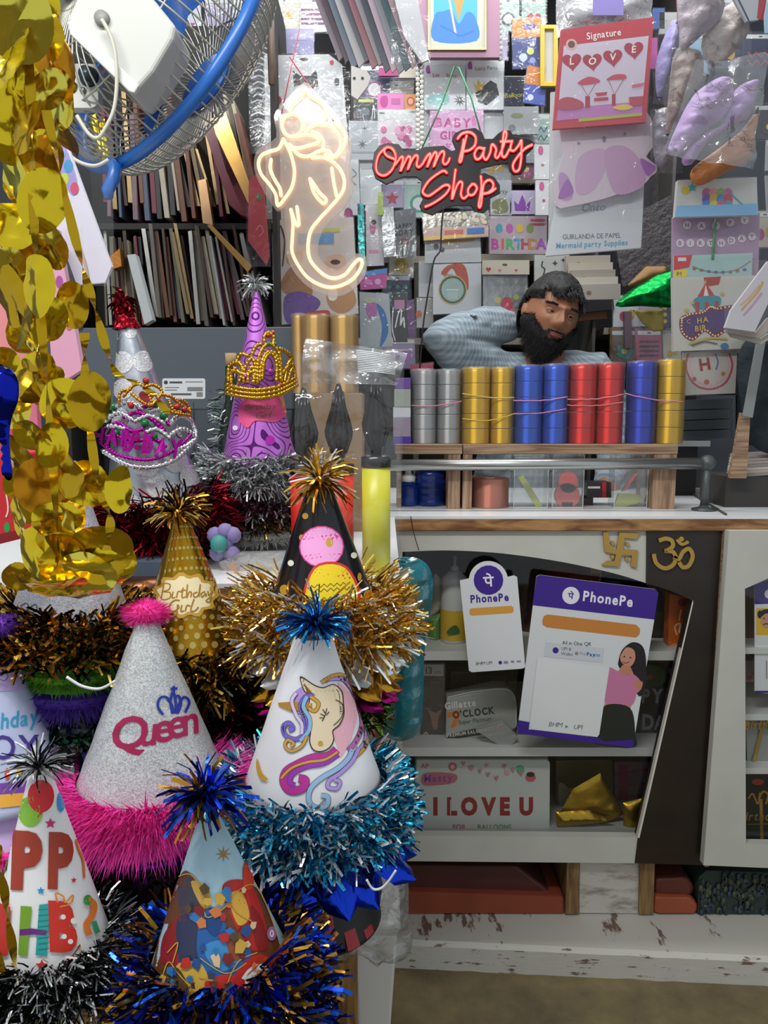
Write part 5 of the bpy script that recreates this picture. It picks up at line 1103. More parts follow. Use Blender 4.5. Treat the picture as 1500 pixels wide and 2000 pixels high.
for lab, x, y0, y1 in (('white lace trim hanging beside the pink balloon packet', 820, 105, 300), ('white lace trim hanging beside the framed picture', 972, -10, 122)):
    mb = MB(); n = int((y1 - y0) / 5)
    for i in range(n): mb.ball(P(x + (4 if i % 2 else -4), y0 + i * 5, 2.5), .008, lp, 7, (1, .5, 1))
    tag(mb.build('lace_trim', None, True), lab, 'trim', 'lace trims')
# framed picture high on the wall
fr = thing('framed_picture', 'framed blue picture with mauve outer border and thin gold inner frame', 'picture'); YF = 2.45
MB().prism(rect(818, -30, 976, 112), YF, .02, mat('#9c7388', .5)).build('mount_board', fr)
MB().prism([(836, -30), (839, -30), (839, 94), (947, 94), (947, -30), (950, -30), (950, 97), (836, 97)], YF - .008, .008, mat('#c9b06a', .3, .6)).build('inner_frame', fr)
MB().prism(rect(839, -30, 947, 94), YF - .003, .0025, mat('#b6b6a6', .6)).build('passepartout', fr)
art([('r', '#3f9ad0', 847, -30, 932, 80), ('P', '#2a6fc0', [(849, 30), (866, 22), (882, 20), (896, 46), (912, 24), (928, 34), (931, 79), (848, 79)]), ('p', '#a98440', [(880, -30), (914, -30), (896, 42)]), ('p', '#b9a8b0', [(872, -20), (876, -20), (892, 66), (888, 68)]), ('s', '#1f5aa8', 3, [(860, 50), (880, 60), (900, 70), (925, 60)])], onplane(YF - .003)).build('painting', fr)
# hand-placed packets
pk('white sign holder card with a black cat mask behind the elephant sign', [(516, 108), (642, 106), (668, 126), (682, 300), (680, 432), (520, 428)], '#d8dadc', [('p', '#23292b', [(572, 138), (586, 148), (606, 148), (618, 136), (622, 168), (608, 176), (592, 164), (574, 170)]), ('c', '#2a2a2a', 593, 116, 8, 3), ('c', '#c03a3a', 545, 196, 5, 8), ('c', '#c0382a', 648, 122, 4, 5), ('c', '#5a5a60', 658, 160, 5, 8), ('c', '#8a3a80', 684 - 4, 418, 8, 12)], Y=2.02, name='mask_packet', th=.012, grp=None)
pk('dark zebra striped packet hanging beside the white cat mask card', [(482, -10), (530, -10), (524, 300), (490, 300)], '#23262c', [('s', '#b9bec6', 3, [(490 + (i % 2) * 4, 10 + i * 12), (506, 4 + i * 12), (522, 12 + i * 12)]) for i in range(24)], Y=2.06, grp=None)
pk('lilac header packet hanging above the light-up elephant sign', [(558, 56), (614, 56), (612, 108), (560, 104)], '#a7a4cc', [('r', '#c3c0de', 575, 66, 598, 78)], Y=2.05, grp=None)
pk('white face-card packet with cartoon faces below the elephant sign', [(530, 430), (690, 424), (700, 612), (536, 636)], '#cfccc8', [('P', '#a97c52', [(548, 560), (570, 520), (600, 530), (610, 575), (580, 585)]), ('P', '#6a48a0', [(556, 580), (590, 570), (626, 590), (600, 620), (560, 630)]), ('P', '#b4875c', [(640, 570), (680, 556), (696, 590), (670, 612), (644, 600)]), ('P', '#d8b49a', [(636, 505), (668, 498), (676, 530), (646, 540)]), ('c', '#e8e4e0', 650, 575, 10, 13), ('c', '#2a2220', 655, 512, 10, 5), ('P', '#b8441e', [(596, 612), (640, 606), (640, 622), (600, 626)]), ('P', '#d0a030', [(560, 500), (590, 492), (588, 512), (566, 516)]), ('r', '#5aa0d8', 582, 456, 652, 476), ('r', '#b9cc6a', 630, 446, 664, 453), ('s', '#3a3a40', 3, [(548, 440), (556, 470), (552, 520)])], Y=2.0, name='face_mask_packet', grp=None, th=.012)
pk('black and green framed packet below the white card stack', rect(692, 192, 736, 236), '#2a2e34', [('r', '#b0b840', 700, 194, 730, 200), ('c', '#6a6f78', 712, 218, 10, 8), ('s', '#cfd2d8', 1.5, [(726, 232), (730, 206), (732, 232)])])
pk('pink box front with a strawberry print on the shelf', rect(737, 182, 789, 214), '#cf7cae', [('P', '#b23a86', [(744, 190), (756, 188), (757, 204), (750, 210), (743, 204)]), ('r', '#b85a98', 764, 192, 782, 204)], slv=False)
pk('orange box front with a ring print on the shelf', rect(790, 184, 812, 214), '#c98a5a', [('c', '#b24a3a', 802, 198, 8, 9), ('c', '#d8a080', 802, 198, 5, 6)], slv=False)
pk('magenta box on the upper shelf under the hanging cards', rect(740, 132, 778, 148), '#a83470', slv=False)
pk('cream box on the upper shelf beside the lace trim', rect(780, 126, 812, 152), '#c4bcae', slv=False)
pk('pale grey packet with two silver star bursts', rect(682, 236, 738, 312), '#b4b8bb', [('*', '#7a7e82', 712, 252, 8, 6, .3), ('*', '#6a6e72', 708, 282, 10, 7, .3), ('r', '#9a9ea2', 686, 296, 730, 299)])
pk('white packet with a bunch of pink balloons', rect(738, 236, 822, 290), '#d6ccd2', [('c', R.choice(['#cf6a9a', '#d88ab0', '#b84a80', '#e0a0bc']), R.uniform(744, 806), R.uniform(252, 286), 6, 7) for i in range(22)])
pk('white headed clear packet above the pink balloon packet', rect(738, 214, 822, 236), '#c9cbcb', [('c', '#6a6e6a', 746, 221, 6, 2), ('c', '#8a8e8c', 806, 218, 6, 2)])
pk('large white backing card behind the party packets with green ribbon', rect(826, 118, 984, 302), '#d3d6d6', [], Y=2.58, th=.004)
pk('white party packet with a teal eye mask', rect(829, 128, 909, 214), '#d8dcdc', [('P', '#8ec2c0', [(834, 200), (838, 188), (854, 184), (872, 184), (878, 194), (872, 204), (852, 206)]), ('t', '#c04a50', 'Let', 852, 150, 7), ('t', '#c07a50', 'Party', 882, 151, 7, 0, 0, 0, 'C', .9), ('*', '#4a4e50', 898, 196, 12, 10, .4), ('P', '#a45aa0', [(832, 132), (838, 128), (840, 142), (833, 142)])])
pk('white party packet with a black hexagon badge and gold crown', rect(911, 117, 984, 214), '#d9dbdb', [('p', '#24282a', [(928, 182), (958, 157), (970, 164), (975, 186), (950, 206), (934, 200)]), ('p', '#d3b04a', [(924, 160), (930, 168), (934, 154), (940, 166), (948, 158), (942, 176), (930, 178)]), ('t', '#b05a50', "Let's", 938, 137, 7), ('t', '#5a8a50', 'Party', 962, 136, 7, 0, 0, 0, 'C', .9), ('P', '#a45aa0', [(914, 124), (920, 120), (922, 134), (915, 134)]), ('l', '#8a7a3a', 2, [(944, 186), (964, 178)])])
pk('pink packet reading Baby Girl above the red light-up shop sign', [(840, 216), (944, 214), (944, 296), (840, 296)], '#d9a6cc', [('t', '#c0308a', 'BABY', 886, 248, 17, .02, 0, .03, 'C', .95), ('t', '#c0308a', 'GIRL', 884, 272, 15, 0, 0, .03, 'C', .95), ('c', '#d86ab0', 849, 240, 5, 10), ('c', '#d86ab0', 926, 236, 5, 10), ('h', '#c0308a', 876, 284, 5)])
gr_ = thing('green_ribbon', 'thin green ribbon loop holding the red light-up shop sign', 'ribbon')
MB().tube([P(x, y, 2.15) for x, y in ((824, 290), (862, 205), (888, 130), (896, 132), (920, 190), (945, 280))], .0022, mat('#4aa070', .5), 6).build('loop', gr_, True)
pk('orange and blue glossy balloon bag beside the yellow frame', [(1000, 38), (1058, 34), (1056, 132), (1002, 134)], '#2b3a78', [('p', '#d0803a', [(1000, 38), (1058, 34), (1057, 72), (1001, 74)]), ('c', '#5a4aa0', 1034, 52, 14, 6), ('c', '#c8cc6a', 1036, 100, 7, 7), ('c', '#b8c4e0', 1022, 112, 8, 8), ('c', '#8a9ad0', 1040, 118, 6, 6)], Y=2.4)
pk('smaller orange and blue foil bag hanging below the yellow frame', [(1030, 128), (1066, 134), (1064, 206), (1022, 200)], '#3a4ea8', [('p', '#c9782c', [(1030, 128), (1066, 134), (1065, 168), (1026, 164)]), ('c', '#d0d4e8', 1036, 190, 6, 6)], Y=2.38)
pk('navy packet with yellow Balloons lettering on the shelf', rect(984, 150, 1024, 206), '#1c2034', [('t', '#c4ba4a', 'Balloon', 1004, 190, 9, -.06, .1)])
yf = thing('yellow_frame', 'small yellow picture frame on the upper shelf edge', 'frame'); MB().prism([(1056, 48), (1090, 48), (1090, 168), (1056, 168), (1056, 160), (1082, 160), (1082, 56), (1064, 56), (1064, 160), (1056, 160)], 2.36, .012, mat('#d8b22c', .35)).build('frame_bars', yf, bev=.001); MB().prism(rect(1062, 54, 1084, 162), 2.37, .004, mat('#bcbcb4', .5)).build('picture', yf)
pk('grey print pouch hanging under the navy balloon packet', rect(984, 208, 1052, 262), '#a9abac', [('c', '#8a8c6a', 1010, 226, 12, 5), ('c', '#7a7c80', 1000, 250, 7, 7)])
pk('silver starry pouch behind the red light-up sign end', rect(986, 250, 1050, 318), '#9ea2a6', [('*', '#d0d4d8', R.uniform(992, 1046), R.uniform(256, 312), 5) for i in range(8)], Y=2.6)
for i, (x0, x1, y0, y1) in enumerate(((1044, 1074, 282, 350), (1046, 1078, 352, 420))): pk(('upper', 'lower')[i] + ' white packet with small pink prints behind the tall white hanging card', rect(x0, y0, x1, y1), '#cfcfd0', [('c', '#c8548a', x0 + 12, y0 + 12, 5, 9), ('c', '#b04a6a', x0 + 16, y0 + 40, 3)], Y=2.5)
pk('grey packet with script print under the shop sign end', rect(958, 352, 999, 420), '#9ca0a4', [('t', '#33363a', 'Party', 978, 378, 8, 0, .2), ('P', '#6a6a3a', [(962, 395), (985, 388), (992, 412), (966, 416)])])
pk('lavender packet with a purple crown print', rect(996, 372, 1064, 418), '#b4aac4', [('p', '#7a2a9a', [(1004, 392), (1012, 400), (1020, 380), (1028, 400), (1036, 392), (1034, 412), (1006, 412)])])
pk('clear packet of multicoloured Birthday letter candles', rect(956, 422, 1068, 496), '#a89aa0', [('t', c, ch, 968 + i * 15, 486, 19, 0, 0, .04) for i, (ch, c) in enumerate(zip('BIRTHDA', ['#b03a8a', '#c84a40', '#3aa05a', '#3a8ab0', '#a03a4a', '#b0783a', '#8a3aa0']))] + [('c', c, 975 + i * 20, 446, 7, 9) for i, c in enumerate(['#2a8a9a', '#b04a9a', '#c8a83a', '#6a8a3a'])] + [('r', '#a8404a', 1036, 428, 1064, 432), ('r', '#a8404a', 1036, 436, 1064, 440)])
pk('silver foil packet with white beads directly under the red shop sign', [(826, 418), (954, 410), (956, 440), (826, 446)], foil('#b8b4aa', .25, 40, .8), [('c', '#cfc8b0', R.uniform(880, 950), R.uniform(418, 434), 4) for i in range(20)], Y=2.45)
pk('orange and blue striped flat packet under the red shop sign', [(826, 446), (954, 440), (954, 462), (828, 470)], '#b9a09a', [('p', '#b86a5a', [(868, 450), (905, 448), (905, 458), (868, 461)]), ('p', '#3a6aa8', [(912, 446), (946, 444), (946, 456), (912, 458)]), ('p', '#d8b060', [(828, 462), (900, 458), (954, 460), (828, 470)])], Y=2.44)
pk('white packet with silver lettering above the wreath emblem packet', [(830, 468), (938, 462), (940, 512), (830, 514)], '#c6c8c8', [('c', '#5a5c60', 852, 482, 5, 6), ('c', '#44464a', 864, 488, 4, 5), ('P', '#d3a85a', [(864, 466), (920, 464), (922, 470), (870, 476)]), ('t', '#e8e8e8', 'Party', 900, 490, 7)], Y=2.46)
pk('white packet with a gold ringed green medallion and red bow', [(846, 516), (940, 514), (940, 610), (846, 614)], '#c8cacc', [('P', '#b0503a', [(862, 532), (876, 518), (904, 516), (914, 540), (914, 566), (900, 556), (884, 524), (870, 538)]), ('c', '#c9a44a', 884, 566, 28, 29), ('c', '#3a5a4a', 884, 566, 26, 27), ('c', '#9ab0a8', 884, 566, 22, 23), ('l', '#cfdcd6', 2, [(872, 566), (896, 566)]), ('r', '#a8bcb4', 874, 570, 894, 584), ('t', '#b9852c', 'Day', 876, 540, 7)], Y=2.45)
pk('blank white box standing behind the medallion packet', rect(818, 510, 846, 580), '#c6c8ca', Y=2.5, slv=True); pk('grey white packet with an orange corner low behind the medallion packet', rect(814, 582, 846, 640), '#b0b0ac', [('c', '#c05a44', 818, 614, 6, 8)], Y=2.5)
pk('silver pouch with red berries and green leaves beside the seated man', rect(944, 534, 1030, 624), foil('#b0b4b4', .3, 30, .8), [('c', '#b8384a', 990, 594, 12, 14), ('c', '#c8b85a', 972, 586, 6), ('c', '#9aa860', 1008, 580, 6), ('c', '#c86070', 1000, 610, 7)], Y=2.42)
pk('cream header card with red hearts above the berry pouch', rect(942, 508, 1034, 536), '#b9b2a2', [('h', '#b03a4a', 954, 526, 5), ('h', '#c0608a', 976, 528, 3), ('h', '#b03a6a', 1008, 528, 3), ('c', '#4a4a44', 986, 517, 5, 2)], Y=2.4, slv=False)
pk('white packet with black butterfly prints above the man', [(1044, 498), (1112, 498), (1112, 560), (1044, 560)], '#bdbdb6', [('s', '#2a2a2a', 2.5, [(1060, 510), (1058, 520), (1064, 526), (1060, 540)]), ('*', '#2a2a2a', 1084, 514, 6, 4, .4), ('*', '#2a2a2a', 1100, 508, 5, 4, .4)], Y=2.46)
for i in range(5):
    pk(('topmost', 'second', 'middle', 'fourth', 'lowest')[i] + ' cream card box stacked above the man beneath the tall white hanging card', [(1104 + i * 5, 500 + i * 14), (1192 + i * 5, 498 + i * 14), (1192 + i * 5, 528 + i * 14), (1106 + i * 5, 530 + i * 14)], ['#a9a294', '#b9b0a0', '#9c968a', '#c2bbae', '#aaa49a'][i], [('c', '#7a6a5a', 1130 + i * 5, 516 + i * 14, 5, 4)] if i % 2 == 0 else [('r', '#8a8478', 1150, 516 + i * 14, 1170, 520 + i * 14)], Y=2.44 - i * .01, slv=False, grp='cream card boxes above the man', name='card_box', cat='box')
pk('dark packet with black Happy Birthday cake topper and red ribbon', [(770, 412), (812, 406), (812, 502), (774, 502)], '#5c6064', [('t', '#0e0f10', 'HAPPY', 788, 446, 9, -.1, .1, .03, 'C', .8), ('t', '#0e0f10', 'BDAY', 790, 459, 10, -.1, .1, .03, 'C', .8), ('s', '#7a2a22', 3, [(778, 474), (790, 466), (798, 470), (792, 478)]), ('l', '#0e0f10', 2, [(784, 468), (787, 500)])])
pk('silver crinkled packet hanging beside the dark topper packet', [(744, 404), (768, 404), (774, 500), (750, 502)], foil('#a8acac', .25, 40, .9), Y=2.54)
pk('white packet with pink bottle print beside the teal strip', [(714, 400), (746, 398), (750, 518), (716, 520)], '#c8c4c6', [('c', '#c05a8a', 728, 444, 6, 14), ('c', '#3a3030', 730, 434, 5, 5), ('r', '#d88aa8', 720, 488, 740, 494)])
pk('narrow teal holographic strip packet', [(698, 398), (710, 398), (714, 540), (702, 542)], foil('#4ab0b0', .2, 60, .8), Y=2.5)
pk('white letter packet behind the elephant sign edge', [(676, 312), (700, 312), (704, 420), (680, 420)], '#c9cbcb', [('s', '#8a8c8c', 2, [(688, 330), (696, 340), (686, 350), (696, 362)]), ('c', '#7a3a7a', 684, 418, 5, 10)], Y=2.5)
pk('tall white packet between the elephant sign and the shop sign', [(702, 314), (742, 312), (746, 398), (704, 400)], '#cbcfd0', [('l', '#b0b4b6', 2, [(706, 330), (736, 328)])], Y=2.57)
pk('lime green edged slim packet by the shop sign', rect(738, 376, 748, 420), '#9ab040', Y=2.53)
pk('magenta and blue small box packet under the elephant sign tail', [(702, 532), (756, 524), (754, 562), (704, 566)], '#b83a92', [('p', '#2f7ac0', [(702, 532), (756, 524), (756, 534), (702, 541)]), ('c', '#d89ac8', 738, 550, 6, 6), ('r', '#d070b4', 712, 546, 726, 556)], Y=2.3)
pk('pale packet with a blue crescent card beside the gold rolls', [(702, 570), (760, 574), (766, 676), (704, 680)], '#a9b0b4', [('P', '#2a6aa8', [(735, 592), (752, 610), (758, 650), (742, 678), (746, 640), (740, 612)]), ('P', '#b06aa8', [(714, 598), (732, 590), (736, 612), (722, 622)]), ('c', '#b8bc9a', 722, 586, 12, 6)], Y=2.3)
pk('black packet with white script and silver edge by the seated man', [(764, 574), (794, 572), (796, 668), (768, 668)], '#26272a', [('s', '#d8d8d8', 2.5, [(772, 640), (778, 612), (784, 606), (782, 636), (788, 620), (790, 640)]), ('r', '#b07a9a', 770, 586, 790, 604), ('s', '#cfd2d6', 2, [(768, 600), (766, 640), (772, 666)])], Y=2.3)
pk('violet foil packet behind the bent elbow', [(794, 590), (808, 584), (812, 660), (798, 660)], foil('#6a4a70', .3, 40, .7), Y=2.32)
pk('purple plush toy packet near the silver ribbon rolls', [(762, 688), (802, 684), (804, 702), (790, 706), (766, 706)], '#8a5a9a', [('c', '#6a3a80', 774, 694, 8, 5)], Y=2.2)
pk('crimson banner packet low behind the silver ribbon rolls', [(802, 712), (846, 708), (846, 728), (802, 728)], '#a83a5a', Y=2.2)
gbx = thing('grey_white_box', 'stack of grey, white and purple small boxes beside the silver ribbon rolls', 'box')
for q, c in ((rect(770, 760, 802, 795), '#9ea49c'), (rect(768, 795, 802, 815), '#c9ccd0'), (rect(768, 815, 802, 853), '#8f8496'), (rect(768, 853, 803, 871), '#4a2a9a'), (rect(772, 738, 802, 760), '#6a4a94')): MB().prism(q, 1.74 + R.random() * .003, .05, mat(c, .4)).build('carton', gbx, bev=.001)
# stack of cards hanging from the ceiling
cols = [('mauve grey', '#7a6e78'), ('dark plum', '#4a3844'), ('blue grey', '#5c6a78'), ('pale grey', '#a2a0a2'), ('slate', '#4a525c'), ('rose brown', '#8a5a64'), ('dusty grey', '#8a868a'), ('navy grey', '#38424e'), ('light mauve', '#b09aa8'), ('steel grey', '#7a8288'), ('dark teal', '#3a565c'), ('pinkish grey', '#a88a94'), ('charcoal', '#3c3c42')]
for i, (nm, c) in enumerate(cols):
    x = 604 + i * 13; e = 96 + i * 1.5 + R.uniform(-6, 14)
    q = [(x, -30), (x + 34, -30), (x + 82 + R.uniform(-4, 4), e), (x + 58, e + 24)]
    tag(MB().prism(q, 1.99 - i * .009, .006, mat(c, .3)).build('hanging_card'), nm + ' card in the fan of packets hanging above the shop sign', 'card', 'fan of hanging cards')
pk('glossy white packet at the end of the hanging card fan beside the framed picture', [(766, -20), (812, -20), (838, 116), (824, 122), (790, 72)], '#d8d8da', [], Y=1.86, grp='fan of hanging cards', name='hanging_card', cat='card')
pk('white rounded card with two punched holes under the hanging card fan', [(686, 128), (716, 138), (724, 150), (718, 168), (698, 194), (686, 186)], '#cfccc8', [('c', '#2a2a2a', 692, 153, 3), ('c', '#2a2a2a', 708, 153, 3)], Y=1.95, slv=False, grp=None, name='punched_card', cat='card')
COVER.append((600, -20, 836, 150))
tag(MB().tube([P(x, y, 1.9) for x, y in ((527, -20), (529, 80), (532, 165))], .009, wood('#5a4a40', '#8a7868', (30, 30, 3))).build('hanging_stick', None, True), 'brown weathered stick hanging beside the lilac header packet', 'stick')
# ================================================================ illuminated signs
def g(x, y): return (500 + x / 3, y / 3)
def g5(x, y): return (500 + x / 3, 500 + y / 3)
GS = [[g(205, 665), g(208, 620), g(250, 580), g(275, 555), g(290, 525), g(310, 558), g(360, 590), g(402, 630), g(412, 690)],
      [g(213 + 60 * math.cos(t), 735 + 66 * math.sin(t)) for t in [PI * 2 * i / 12 for i in range(13)]],
      [g(290, 775), g(320, 745), g(370, 728), g(430, 738), g(475, 775), g(496, 830), g(488, 880), g(450, 920), g(405, 905)], [g(455, 722), g(500, 752), g(525, 800), g(508, 870), g(470, 918)],
      [g(235, 800), g(290, 790), g(345, 800), g(368, 830), g(320, 850), g(250, 868), g(205, 862)], [g(195, 845), g(250, 905), g(310, 915), g(370, 885), g(425, 885), g(450, 925)], [g(330, 770), g(370, 790), g(395, 830), g(390, 880)],
      [g(160, 815), g(185, 860), g(212, 930), g(225, 1010), g(212, 1090), g(178, 1150), g(128, 1205), g(115, 1140), g(78, 1080), g(30, 1020), g(14, 960), g(32, 912), g(80, 888), g(130, 872), g(152, 835), g(160, 815)],
      [g(88, 935), g(84, 990), g(108, 1050), g(138, 1100), g(146, 1145)],
      [g(330, 925), g(390, 922), g(445, 945), g(492, 992), g(516, 1050), g(512, 1110), g(482, 1160), g(430, 1220), g(370, 1285), g(322, 1350), g(305, 1430), g(310, 1500), g5(335, 50), g5(400, 112), g5(460, 130), g5(522, 108), g5(568, 52), g5(602, 20), g5(622, 34), g5(608, 82), g5(560, 140), g5(480, 178), g5(400, 178), g5(310, 132), g5(252, 62), g(212, 1480), g(212, 1400), g(216, 1310), g(204, 1228)],
      [g(444, 985), g(456, 1070), g(472, 1150)], [g(316, 1048), g(340, 1130), g(392, 1190), g(410, 1168), g(372, 1130), g(346, 1090), g(316, 1048)], [g(204, 1232), g(232, 1310), g(250, 1312), g(240, 1212)]]
ns = thing('elephant_light_sign', 'warm white light-up outline sign of an elephant headed deity on clear acrylic', 'light sign')
YN = 1.84
neon(GS, YN, .0038, glow('#ffcc94', 1.8), 'light_tube', ns)
acr = clear('#fff6ee', .08, .22, 5, .1, .08)
out = spline([(594, 160), (620, 185), (650, 215), (680, 262), (688, 300), (684, 320), (690, 370), (668, 410), (630, 450), (622, 500), (660, 528), (694, 496), (714, 502), (712, 540), (672, 576), (630, 574), (590, 550), (560, 500), (556, 410), (540, 412), (505, 355), (496, 318), (505, 290), (540, 268), (535, 225), (556, 200)], 3, True)
MB().prism(out, YN + .008, .006, acr).build('acrylic_backing', ns)
for a, b_ in (((585, 55), (550, 222)), ((566, 112), (654, 240))): MB().tube([P(*a, 1.95), P(*b_, YN + .004)], .0014, mat('#b8304a', .5), 6).build('hanging_string', ns, True)
def o(x, y): return (680 + x / 3.75, 100 + y / 3.75)
def O(*p): return [o(*q) for q in p]
RS = [O((268, 714), (225, 760), (205, 830), (214, 890), (262, 912), (312, 880), (342, 820), (346, 760), (320, 715), (282, 706), (264, 735), (285, 768), (335, 790)),
      O((346, 830), (368, 800), (388, 776), (402, 790), (382, 880), (412, 820), (438, 775), (456, 790), (436, 868), (466, 800), (494, 765), (510, 780), (502, 832), (518, 850), (545, 826)),
      O((545, 826), (572, 780), (594, 755), (602, 768), (578, 850), (606, 790), (632, 745), (648, 760), (626, 848), (660, 770), (688, 736), (704, 750), (694, 810), (710, 830), (730, 815), (742, 788)),
      O((802, 642), (835, 606), (890, 596), (932, 630), (928, 690), (890, 725), (848, 735)), O((868, 618), (850, 690), (832, 790), (820, 814), (815, 796), (834, 720), (846, 650)),
      O((990, 716), (952, 710), (926, 750), (936, 790), (966, 785), (990, 740), (998, 706), (990, 770), (1012, 795), (1040, 745), (1050, 692), (1066, 690), (1084, 722), (1076, 768), (1096, 780), (1130, 715), (1158, 625), (1154, 590), (1140, 602), (1132, 680), (1126, 760), (1150, 775), (1180, 722)),
      O((1118, 664), (1196, 662)), O((1200, 660), (1188, 718), (1214, 730), (1250, 690), (1268, 655), (1270, 700), (1266, 800), (1250, 870), (1220, 880), (1206, 840), (1230, 790), (1290, 720), (1346, 688)),
      O((722, 892), (690, 880), (602, 940), (552, 1010), (552, 1045), (592, 1060), (652, 1020), (702, 985), (736, 985), (740, 1010), (702, 1060), (622, 1115), (566, 1140)),
      O((786, 870), (776, 950), (760, 1085), (788, 1005), (815, 960), (836, 972), (826, 1050), (846, 1080), (876, 1056)), O((908, 975), (880, 1010), (882, 1050), (916, 1052), (942, 1010), (930, 980), (906, 975)),
      O((972, 918), (976, 1000), (956, 1130), (972, 1130), (988, 1000), (1004, 960), (1036, 945), (1062, 970), (1056, 1010), (1020, 1040), (986, 1046)), O((986, 1046), (1040, 1035), (1078, 1008))]
sg = thing('shop_light_sign', 'red light-up script lettering of the shop name on a black backing board', 'light sign'); YO = 2.0
neon(RS, YO - .003, .0021, glow('#ff7a70', 1.5), 'light_tube', sg, 5); neon(RS, YO + .0005, .0044, glow('#e8101c', .75), 'glow_sleeve', sg, 5)  # wider lit red tube behind the pink core puts in the glow round it
MB().prism(O((190, 740), (230, 690), (290, 670), (370, 680), (410, 730), (520, 720), (560, 700), (700, 690), (760, 730), (790, 720), (760, 650), (780, 600), (830, 575), (930, 560), (980, 590), (1000, 640), (1060, 640), (1100, 600), (1140, 575), (1190, 580), (1210, 620), (1320, 640), (1366, 670), (1356, 710), (1304, 760), (1304, 850), (1270, 900), (1210, 905), (1180, 870), (1170, 820), (1080, 830), (1000, 850), (960, 860), (960, 900), (1000, 890), (1070, 920), (1112, 980), (1112, 1040), (1034, 1080), (1034, 1150), (990, 1185), (930, 1172), (900, 1130), (760, 1135), (700, 1150), (620, 1200), (540, 1172), (522, 1130), (548, 1080), (528, 1040), (538, 950), (500, 920), (400, 920), (280, 975), (200, 930), (175, 850)), YO + .006, .008, mat('#1a1718', .35)).build('black_backing', sg, bev=.001)
tag(MB().tube([P(x, y, 1.99) for x, y in spline([(866, 404), (862, 450), (860, 488), (848, 508), (838, 560), (826, 640), (820, 720)], 6)], .002, mat('#231a1c', .4), 8).build('sign_cable', None, True), 'black cable dropping from the shop sign behind the raised elbow', 'cable')
# ================================================================ goods hanging at the far end of the counter
t = pk('red Valentine banner packet reading Love on hearts, hanging in front', [(1096, 58), (1277, 33), (1262, 238), (1080, 252)], '#bb3a46', [], Y=1.86, name='banner_packet', grp=None, th=.01)
art([('p', '#cdbfcd', [(1101, 90), (1267, 70), (1255, 200), (1090, 215)]), ('p', '#b878b0', [(1090, 212), (1255, 198), (1254, 220), (1086, 236)]), ('p', '#a8b040', [(1130, 232), (1254, 220), (1254, 226), (1130, 238)]), ('t', '#f0e6e2', 'Signature', 1180, 73, 13, -.13, .05, .015, 'C', .85), ('c', '#d8a8a0', 1116, 87, 11), ('c', '#6a4a40', 1116, 87, 7)] + [x for i, (hx, hy, ch) in enumerate(((1117, 120, 'L'), (1157, 120, 'O'), (1197, 112, 'V'), (1238, 97, 'E'))) for x in (('h', '#a83244', hx, hy, 19, -.1), ('t', '#efe4dc', ch, hx, hy + 6, 13, -.1, .15, .02))] +
    [('P', '#c0485a', [(1128, 162), (1150, 150), (1170, 156), (1168, 162), (1140, 166)]), ('P', '#c0485a', [(1184, 156), (1200, 146), (1220, 146), (1222, 154), (1200, 156)]), ('l', '#9a6a70', 1.5, [(1134, 164), (1148, 188), (1164, 162)]), ('l', '#9a6a70', 1.5, [(1188, 156), (1200, 184), (1218, 155)]), ('r', '#a83244', 1143, 188, 1152, 210), ('r', '#a83244', 1195, 184, 1202, 206), ('p', '#b83a4a', [(1162, 182), (1186, 180), (1184, 186), (1166, 188)]), ('p', '#b83a4a', [(1160, 192), (1188, 190), (1188, 196), (1160, 198)]), ('P', '#b04a5a', [(1092, 196), (1112, 190), (1138, 200), (1134, 212), (1092, 214)]), ('p', '#b04a5a', [(1228, 190), (1256, 188), (1254, 206), (1230, 208)]), ('p', '#c86a7a', [(1234, 166), (1258, 162), (1256, 168), (1234, 172)]), ('P', '#d8b84a', [(1196, 210), (1220, 204), (1236, 210), (1216, 216)])], onplane(1.86)).build('print', t)
COVER += [(1065, 0, 1285, 505)]
t = thing('clear_header_bag', 'clear crinkled bag with lilac tag hanging behind the red Valentine packet', 'packet')
MB().sheet([P(x, y, 1.93) for x, y in ((1086, -20), (1276, -20), (1272, 70), (1088, 74))], clear('#f2f4f6', .2, .45, 30, 1.0, .14), 16, 10, .02, fr=18).build('film', t, True)
MB().prism(rect(1158, -10, 1218, 30), 1.90, .002, mat('#8a80c0', .5)).build('lilac_tag', t)
pk('lilac cloud shaped cutout card behind the red Valentine packet', spline([(1092, 250), (1100, 300), (1085, 350), (1086, 402), (1110, 404), (1180, 388), (1236, 368), (1262, 356), (1270, 345), (1282, 336), (1282, 322), (1262, 306), (1276, 286), (1280, 250), (1260, 214), (1240, 190), (1100, 214)], 2, True), '#d2c2cc', [('P', '#b993bb', [(1092, 340), (1110, 346), (1118, 385), (1096, 388)]), ('P', '#c8a4c4', [(1130, 310), (1170, 290), (1190, 310), (1160, 370), (1126, 376)]), ('P', '#c49cbc', [(1180, 300), (1210, 284), (1240, 300), (1262, 340), (1250, 368), (1200, 376)]), ('P', '#a46ab0', [(1250, 310), (1272, 320), (1280, 330), (1264, 344)]), ('P', '#a46ab0', [(1090, 384), (1108, 350), (1120, 376), (1100, 388)]), ('c', '#8a7a88', 1180, 272, 4, 6), ('*', '#9a8ab0', 1220, 262, 5), ('c', '#9a8a94', 1130, 280, 3)], Y=1.90, name='cutout_card', grp=None, th=.008)
